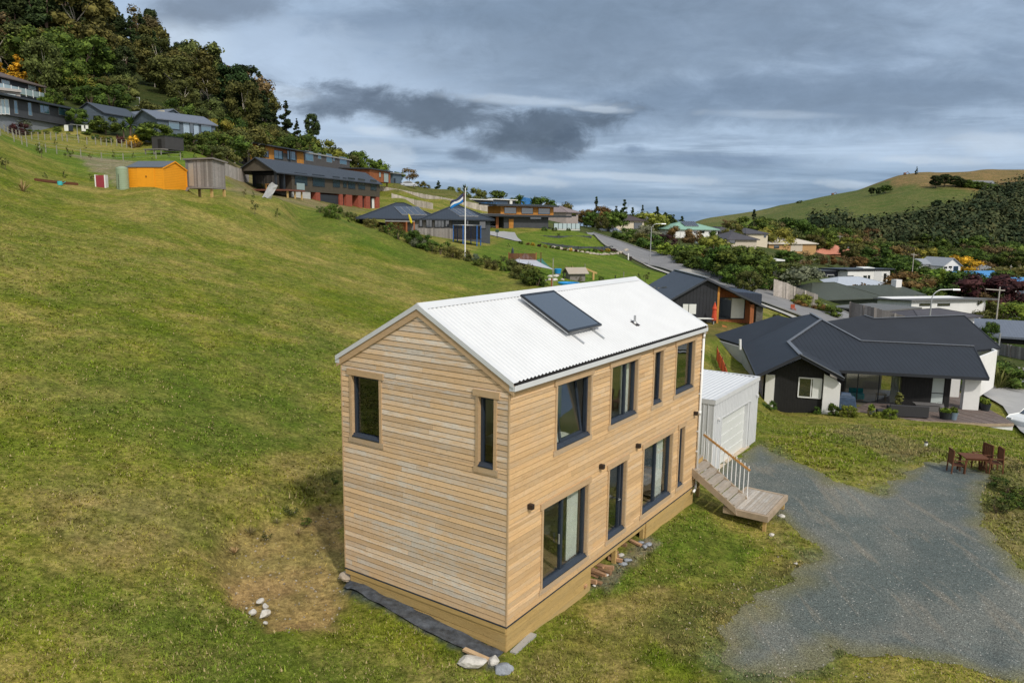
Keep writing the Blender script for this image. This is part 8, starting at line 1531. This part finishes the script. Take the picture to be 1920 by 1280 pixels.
# trees and shrubs on the far side of the street and through the suburb
for i,(k,px,Y,top,w,l) in enumerate([
 ('broad',1108,215,398,1.2,'bright green tree right of the mauve-roofed house'),('rust',1122,225,388,1.2,'russet tree above the top of the street'),('broad',1150,212,395,1.3,'dark green tree left of the brown-roofed cream house'),('olivet',1128,205,405,1.1,'yellow-green tree at the top of the street'),('rust',1100,232,392,1.2,'orange-brown tree behind the mauve-roofed house'),('fir',1117,240,368,.9,'dark pine with a rounded top above the russet tree'),('fir',1170,262,374,1.,'tiered dark conifer behind the brown roof, the taller one'),('pine',1155,262,386,1.2,'shorter dark conifer left of the tiered one'),('fir',1185,268,388,1.,'small dark conifer right of the tiered one'),('fir',1204,270,384,.7,'slim pointed conifer above the brown roof'),
 ('ygreent',1222,242,396,1.5,'large yellow-green tree right of the brown-roofed cream house'),('pine',1231,258,387,1.2,'dark conifer rising behind the yellow-green tree'),('pine',1246,262,397,1.5,'dark broad pine right of the yellow-green tree'),('pine',1262,266,402,1.5,'dark pine left of the green roof'),('pine',1278,270,405,1.5,'dark pine behind the green roof'),('gbush',1215,218,424,1.8,'grey-green shrub tree in front of the yellow-green tree'),
 ('bush',1170,190,428,1.8,'large green shrub below the cream house'),('bush',1190,186,440,1.8,'green shrub above the street, upper part'),('obush',1206,182,436,1.6,'olive shrub above the street'),('bush',1222,172,440,1.7,'green shrub left of the street lamp'),('gbush',1200,196,432,1.5,'grey-green bush between shrubs above the street'),
 ('maroon',1250,172,438,1.5,'dark purple spreading tree above the street'),('rust',1276,190,425,1.3,'red-brown open tree in front of the green-roofed house'),('brownt',1300,186,430,1.2,'brown-leaved tree right of the red-brown one'),('broad',1331,192,432,1.1,'dark green small tree right of the green-roofed house'),('ybush',1340,180,443,1.3,'pale yellow shrub near the glasshouse'),
 ('bbush',1262,152,456,1.8,'large bright green bush on the bank above the street'),('bbush',1300,146,459,1.7,'bright round bush in the middle of the street bank'),('bush',1298,142,470,1.9,'green bush under the bright round bush'),('obush',1330,146,463,1.7,'olive bush on the bank above the street'),('bush',1318,136,478,1.6,'dark green bush low on the street bank'),('rbush',1345,140,475,1.6,'russet bush beside the big trees'),
 ('broad',1372,128,462,1.5,'big dense green tree left of the white carport pavilion'),('broad',1400,124,463,1.5,'big dense green tree in the middle of the group behind the charcoal house'),('broad',1352,134,466,1.4,'dense green tree at the left of the group behind the charcoal house'),('broad',1418,118,478,1.3,'green tree at the right of the group behind the charcoal house'),('broad',1390,112,495,1.3,'low dark tree right above the charcoal roof'),('olivet',1410,108,508,1.2,'low olive tree above the charcoal roof'),
 ('olivet',1374,250,416,1.2,'round olive tree beside the charcoal hipped roof'),('broad',1412,290,405,1.7,'large olive-green tree on the skyline behind the charcoal roofs'),('fir',1413,300,392,.9,'ragged conifer top behind the large olive-green tree'),('broad',1432,300,415,1.5,'green tree right of the large olive-green one'),('brownt',1452,310,416,1.5,'grey-brown thicket tree left of the round green tree'),('broad',1490,318,408,1.4,'big round green tree above the cream-roofed bungalow'),('ybush',1455,270,428,1.5,'yellow-green shrub tree right of the charcoal roofs'),('obush',1470,290,430,1.7,'olive bush behind the cream roof'),
 ('broad',1387,226,434,.8,'small green tree in front of the second charcoal roof'),('bush',1400,188,462,1.5,'green bush below the beige house'),('bush',1425,180,470,1.5,'green bush below the bungalow driveway'),
 ('yybush',1445,158,500,1.,'bright yellow shrub under the white carport pavilion'),('bush',1463,150,502,1.7,'round green bush right of the bright yellow shrub'),('gbush',1505,150,502,1.7,'round grey-green bush above the picket fence'),('bush',1450,118,523,1.5,'dark blue-green bush left of the picket fence'),('broad',1480,185,470,1.4,'dark green tree below the cream-roofed bungalow'),('brownt',1505,190,472,1.6,'brown-green tree left of the navy box house'),('broad',1470,200,480,1.3,'dark green tree left of the brown-green one'),('obush',1485,170,492,1.6,'olive bush between the round bushes'),
 ('brownt',1540,235,474,1.6,'autumn-brown tree in front of the salmon roof'),('rust',1560,240,479,1.5,'russet-brown tree in front of the salmon roof, middle one'),('olivet',1530,230,477,1.5,'olive tree at the left foot of the salmon roof'),('brownt',1590,238,481,1.5,'brown tree at the right foot of the salmon roof'),('rust',1612,242,481,1.5,'russet tree right of the salmon roof'),('broad',1660,245,463,1.7,'bright lime-green spreading tree behind the white box house'),('broad',1688,240,478,1.6,'lime-green tree right of the white box house'),('rust',1665,270,460,1.5,'russet tree behind the lime-green one'),('broad',1700,228,485,1.5,'dark tree beside the plain power pole'),
 ('ygreent',1600,330,445,1.5,'yellow-orange tree above the salmon roof'),('olivet',1630,335,452,1.5,'olive tree left of the distant brown roof'),('broad',1570,340,446,1.5,'green tree behind the salmon roof'),('ygreent',1735,300,462,1.5,'yellowish tree behind the distant brown roof'),('broad',1760,310,468,1.6,'green tree above the grey-roofed house'),('broad',1700,330,458,1.5,'dark green tree behind the distant brown roof'),
 ('yellowt',1808,262,478,1.4,'brilliant yellow tree right of the white gable'),('yellowt',1795,268,482,1.2,'smaller brilliant yellow tree beside the white gable'),('broad',1730,205,498,1.3,'dark shrub tree in front of the grey-roofed house'),('bbush',1745,200,505,1.7,'green bush in front of the grey-roofed house'),('bush',1765,206,508,1.7,'green bush below the white gable'),('bush',1788,204,508,1.8,'dark green bush below the white gable end'),
 ('gcone',1778,165,505,1.,'tall pale-green conical conifer left of the dark green tree'),('broad',1822,160,512,1.5,'large dark green tree in front of the blue roof'),('broad',1845,158,522,1.4,'dark green tree left of the maroon tree'),('maroon',1872,150,518,1.6,'large dark maroon tree at the right edge'),('maroon',1900,152,524,1.4,'dark maroon tree at the far right'),('rust',1848,140,552,1.3,'brownish shrub tree under the maroon tree'),
 ('olivet',1860,132,562,1.3,'pale olive open shrub tree left of the power pole'),('bbush',1900,134,566,1.7,'bright green hedge at the foot of the power pole'),('broad',1762,148,545,1.4,'pale green tree behind the street lamp'),('bush',1740,158,540,1.6,'green shrub right of the white chimney'),('rust',1700,165,525,1.6,'russet shrub mass above the olive roof'),('rust',1720,168,512,1.5,'red-brown tree above the olive roof'),('obush',1735,170,520,1.6,'green-brown shrub left of the conical conifer'),('rbush',1680,160,530,2.,'low russet shrubs right of the pale blue-grey roof'),
 ('broad',1880,112,605,.9,'small tree with a pale trunk in front of the white-roofed house'),('bush',1862,106,612,1.2,'green shrub left of the long dark shed'),('broad',1905,300,470,1.6,'green tree at the right edge above the blue roofs'),('brownt',1880,310,462,1.7,'brown tree above the tiny pale-blue roof'),('broad',1855,315,468,1.6,'green tree right of the tiny pale-blue roof'),('obush',1900,240,500,1.8,'olive shrub tree behind the distant right-hand pole'),('broad',1895,220,508,1.4,'green tree behind the right-hand blue roof')]):
    tr(k,px,Y,top,w,l)
# filler trees between the suburb houses
GQ='trees among the distant houses'; q=random.Random(77); n=0
FS={'broad':'mid-green tree among the distant houses in the valley','olivet':'olive tree among the distant houses in the valley','brownt':'brownish tree among the distant houses in the valley','bush':'dense bush among the distant houses in the valley','gum':'open-crowned tree among the distant houses in the valley'}
for i in range(85):
    px=q.uniform(1440,1930); Y=q.uniform(285,420); k=q.choice(['broad','broad','olivet','brownt','bush','gum']); d=ray(px,420); plant(k,d[0]*Y,Y,q.uniform(4,9),1.5,FS[k],GQ)
for i in range(16):
    px=q.uniform(1060,1440); Y=q.uniform(290,380); k=q.choice(['broad','olivet','brownt']); d=ray(px,420); plant(k,d[0]*Y,Y,q.uniform(3.5,7),1.5,FS[k],GQ)
# roadside grasses and verge shrubs
GV='dry tussocks on the far street verge'
for i in range(34):
    t_=q.random(); px=1200+330*t_; py=np.interp(px,[1200,1262,1310,1400,1470,1560],[466,484,499,528,550,578])-q.uniform(1,7); trg('tuft',px,py,py-q.uniform(5,9),2.2,'dry straw-coloured tussock on the far street verge',GV)
GV='shrubs on the right-hand street verge'
for px,Y,top,k in [(1535,108,562,'ybush'),(1550,107,568,'rbush'),(1562,106,572,'bbush'),(1520,108,560,'rbush'),(1575,104,574,'bush'),(1512,110,552,'ybush')]: tr(k,px,Y,top,1.5,{'ybush':'lime shrub on the verge between the picket fence and the tall grey fence','rbush':'reddish shrub on the verge between the picket fence and the tall grey fence','bbush':'bright green shrub on the verge between the picket fence and the tall grey fence','bush':'dark green shrub in front of the tall grey fence end'}[k],GV)
for a in [('flax',1880,73,668,1.3,'flax clump at the corner of the concrete driveway'),('cycad',1872,75,655,1.2,'young palm beside the white end wall'),('flax',1908,71,678,1.2,'flax clump at the right frame edge'),('bush',1895,75,676,1.5,'low green groundcover bush beside the driveway'),('bush',1918,73,684,1.5,'low green groundcover bush at the right frame edge')]: tr(a[0],a[1],a[2],a[3],a[4],a[5])
# plants near the timber house
for px,py,top,k,w,l in [(1470,605,598,'ybush',1.4,'yellow shrub right of the stone pier'),(1455,598,588,'obush',1.2,'dry shrub beside the footpath')]: trg(k,px,py,top,w,l)
GW='weeds round the bare soil patch'
for i,(px,py) in enumerate([(520,980),(545,965),(600,955),(470,1000),(575,985),(630,960),(610,925),(500,1010),(440,1035),(560,1000),(628,905)]):
    x,y,z=ground(px,py); plant(['tuft','weed','tuft'][i%3],x,y,q.uniform(.16,.32),q.uniform(1.2,1.9),'straggly weed at the edge of the bare soil patch beside the gable wall',GW,z=z-.02)
GW='rough shrubs on the bank right of the gravel'
for i in range(14):
    px=q.uniform(1862,1930); py=q.uniform(845,960); x,y,z=ground(px,py); plant('weed',x,y,q.uniform(.25,.5),q.uniform(1.1,1.7),'rough low shrub on the grassy bank right of the outdoor table',GW,z=z-.03)
# right-hand hill: hedge, lone trees, wood
for px,py,top,w,k,l in [(1718,327,312,1.,'fir','lone dark conifer on the skyline of the right-hand hill'),(1755,397,374,1.7,'wpine','solitary round tree in the middle of the right-hand hill pasture'),(1754,354,328,1.8,'wpine','big round dark tree at the left end of the hilltop hedge'),(1770,352,326,1.8,'wpine','dark round tree, second in the hilltop hedge'),(1786,352,329,2.,'wpine','dark round tree, third in the hilltop hedge'),(1800,353,333,2.,'wpine','dark round tree, fourth in the hilltop hedge'),(1634,368,351,1.3,'wpine','small dark tree at the left of the tan slope'),(1646,367,351,1.3,'wpine','small dark tree beside its twin left of the tan slope'),(1660,362,347,1.5,'broad','small green tree on the tan slope edge'),(1500,381,376,2.,'bush','tiny dark bush on the skyline of the right-hand hill')]: trg(k,px,py,top,w,l)
for px in range(1808,1886,6): trg('bush',px,np.interp(px,[1808,1886],[352,361]),np.interp(px,[1808,1886],[338,350]),2.,'section of the dark clipped hilltop hedge','sections of the hilltop hedge')
tr('bare',1816,440,412,1.3,'pale white-stemmed bare tree at the edge of the right-hand wood'); tr('bare',1788,445,416,1.1,'brown bare-topped tree left of the white-stemmed one')
# excavators on the ridge
for px,Y,l in((1557,735,'tiny excavator silhouette on the skyline of the right-hand hill, left one'),(1688,725,'tiny orange excavator on the tan skyline of the right-hand hill')):
    x,y,z=onY(px,Y); o=thing('excavator',l,'excavator',(x,y,z)); o.scale=(.62,.62,.62); EC=mat('digger_orange',(.22,.10,.06),.6); MB().box(-1.8,1.8,-1.3,1.3,0,.9).build('tracks',BLK,o); MB().box(-1.6,1.4,-1.2,1.2,1.,3.).build('cab',EC,o); m=MB(); m.path([(1.2,0,1.5),(4.,0,4.6),(6.2,0,2.2)],.3,6); m.build('boom',EC,o); MB().box(5.8,6.8,-.5,.5,1.2,2.2).build('bucket',BLK,o)
def build_wood():
    """the wood on the right-hand hill: one mass of low-detail crowns"""
    r=np.random.default_rng(8); N=1500; px=r.uniform(1520,2250,N); Y=r.uniform(395,640,N); ok=[]
    lo=np.interp(px,[1520,1560,1640,1760,1800,1830,1900,2250],[430,440,470,500,520,560,600,640]); keep=Y<lo; px,Y=px[keep],Y[keep]
    d=(px-960)/1446.; X=d*Y; Z=H(X,Y); V=[];F=[]; n=0; V0=[]
    for x,y,z in zip(X,Y,Z):
        h=r.uniform(7,14)*(1.15 if r.random()<.2 else .85); w=h*r.uniform(.42,.62); k=130; dd=r.normal(size=(k,3)); dd/=np.linalg.norm(dd,axis=1)[:,None]; lump=1+.35*np.sin(dd[:,0]*5+x)*np.cos(dd[:,1]*6+y); c=np.array([x,y,z+h*.55])+dd*np.array([w,w,h*.5])*lump[:,None]*r.uniform(.75,1.05,(k,1))
        nn=dd+r.normal(size=(k,3))*.22+np.array([0,0,.25]); a=np.cross(nn,r.normal(size=(k,3))); a/=np.linalg.norm(a,axis=1)[:,None]; e=np.cross(nn/np.linalg.norm(nn,axis=1)[:,None],a); s=r.uniform(.5,1.2,(k,1)); V0.append(np.stack([c-a*s,c+e*s*.8,c+a*s,c-e*s*.8],1).reshape(-1,3))
    V=np.concatenate(V0); f=np.arange(len(V)).reshape(-1,4)
    m,t=newmat('distant_wood'); co=t.n('ShaderNodeTexCoord').outputs['Object']; g=t.n('ShaderNodeNewGeometry').outputs['Random Per Island']; nz=t.noise(t.mapv(co,(1,1,.3)),.06,4,.6,.5); n2=t.noise(co,.5,3)
    c=t.mix(t.rng(nz,.38,.62,smooth=True),(.028,.046,.022,1),(.068,.082,.034,1)); c=t.mix(t.rng(t.noise(t.mapv(co,(1,1,.2)),.13,2),.56,.7),c,(.12,.12,.05,1)); v=t.rng(g,0,1,.78,1.22); c=t.mix(1.,c,t.n('ShaderNodeCombineColor',i={0:v,1:v,2:v}).outputs[0],'MULTIPLY'); out(t,c,.8,.1)
    tag(np_mesh('wood',V,f,m),'dense dark wood covering the lower slope of the right-hand hill','wood',kind='stuff')
build_wood()
# ---------------------------------------------------------------- loose small stones on bare soil and along the gravel edge
def scatter_stones():
    r=np.random.default_rng(4); V=[];F=[]; base=MB().rock((0,0,0),1.,5,1,.6); bv=np.array(base.v); bf=np.array([f for f in base.f]); P=[]
    X=r.uniform(2,26,9000);Y=r.uniform(13,37,9000); d=gdist(X,Y); k=(d>-.9)&(d<.5)&(r.random(9000)<.55); P+=list(zip(X[k],Y[k],r.uniform(.012,.035,k.sum())))
    dp=GP([(395,1050),(440,1005),(560,960),(650,940),(655,1100),(620,1175),(500,1190),(420,1120)]); a=np.array(dp); X=r.uniform(a[:,0].min(),a[:,0].max(),260);Y=r.uniform(a[:,1].min(),a[:,1].max(),260); k=(pdist(X,Y,dp)>-.2); P+=list(zip(X[k],Y[k],r.uniform(.012,.04,k.sum())))
    P=np.array(P); Z=Hs(P[:,0],P[:,1])
    for i,(x,y,s) in enumerate(P):
        t=r.uniform(0,6.28); c,q=math.cos(t),math.sin(t); v=bv*s*r.uniform(.7,1.3,3); V.append(np.c_[v[:,0]*c-v[:,1]*q+x,v[:,0]*q+v[:,1]*c+y,v[:,2]+Z[i]+s*.3]); F.append(bf+i*len(bv))
    o=np_mesh('loose_stones',np.concatenate(V),np.concatenate(F),mat('loose_stone',(.27,.235,.18),.9,.3,8.,isl=.4)); tag(o,'small loose stones scattered along the gravel edge and on the bare soil patch','loose stones',kind='stuff')
scatter_stones()
drop_protos()
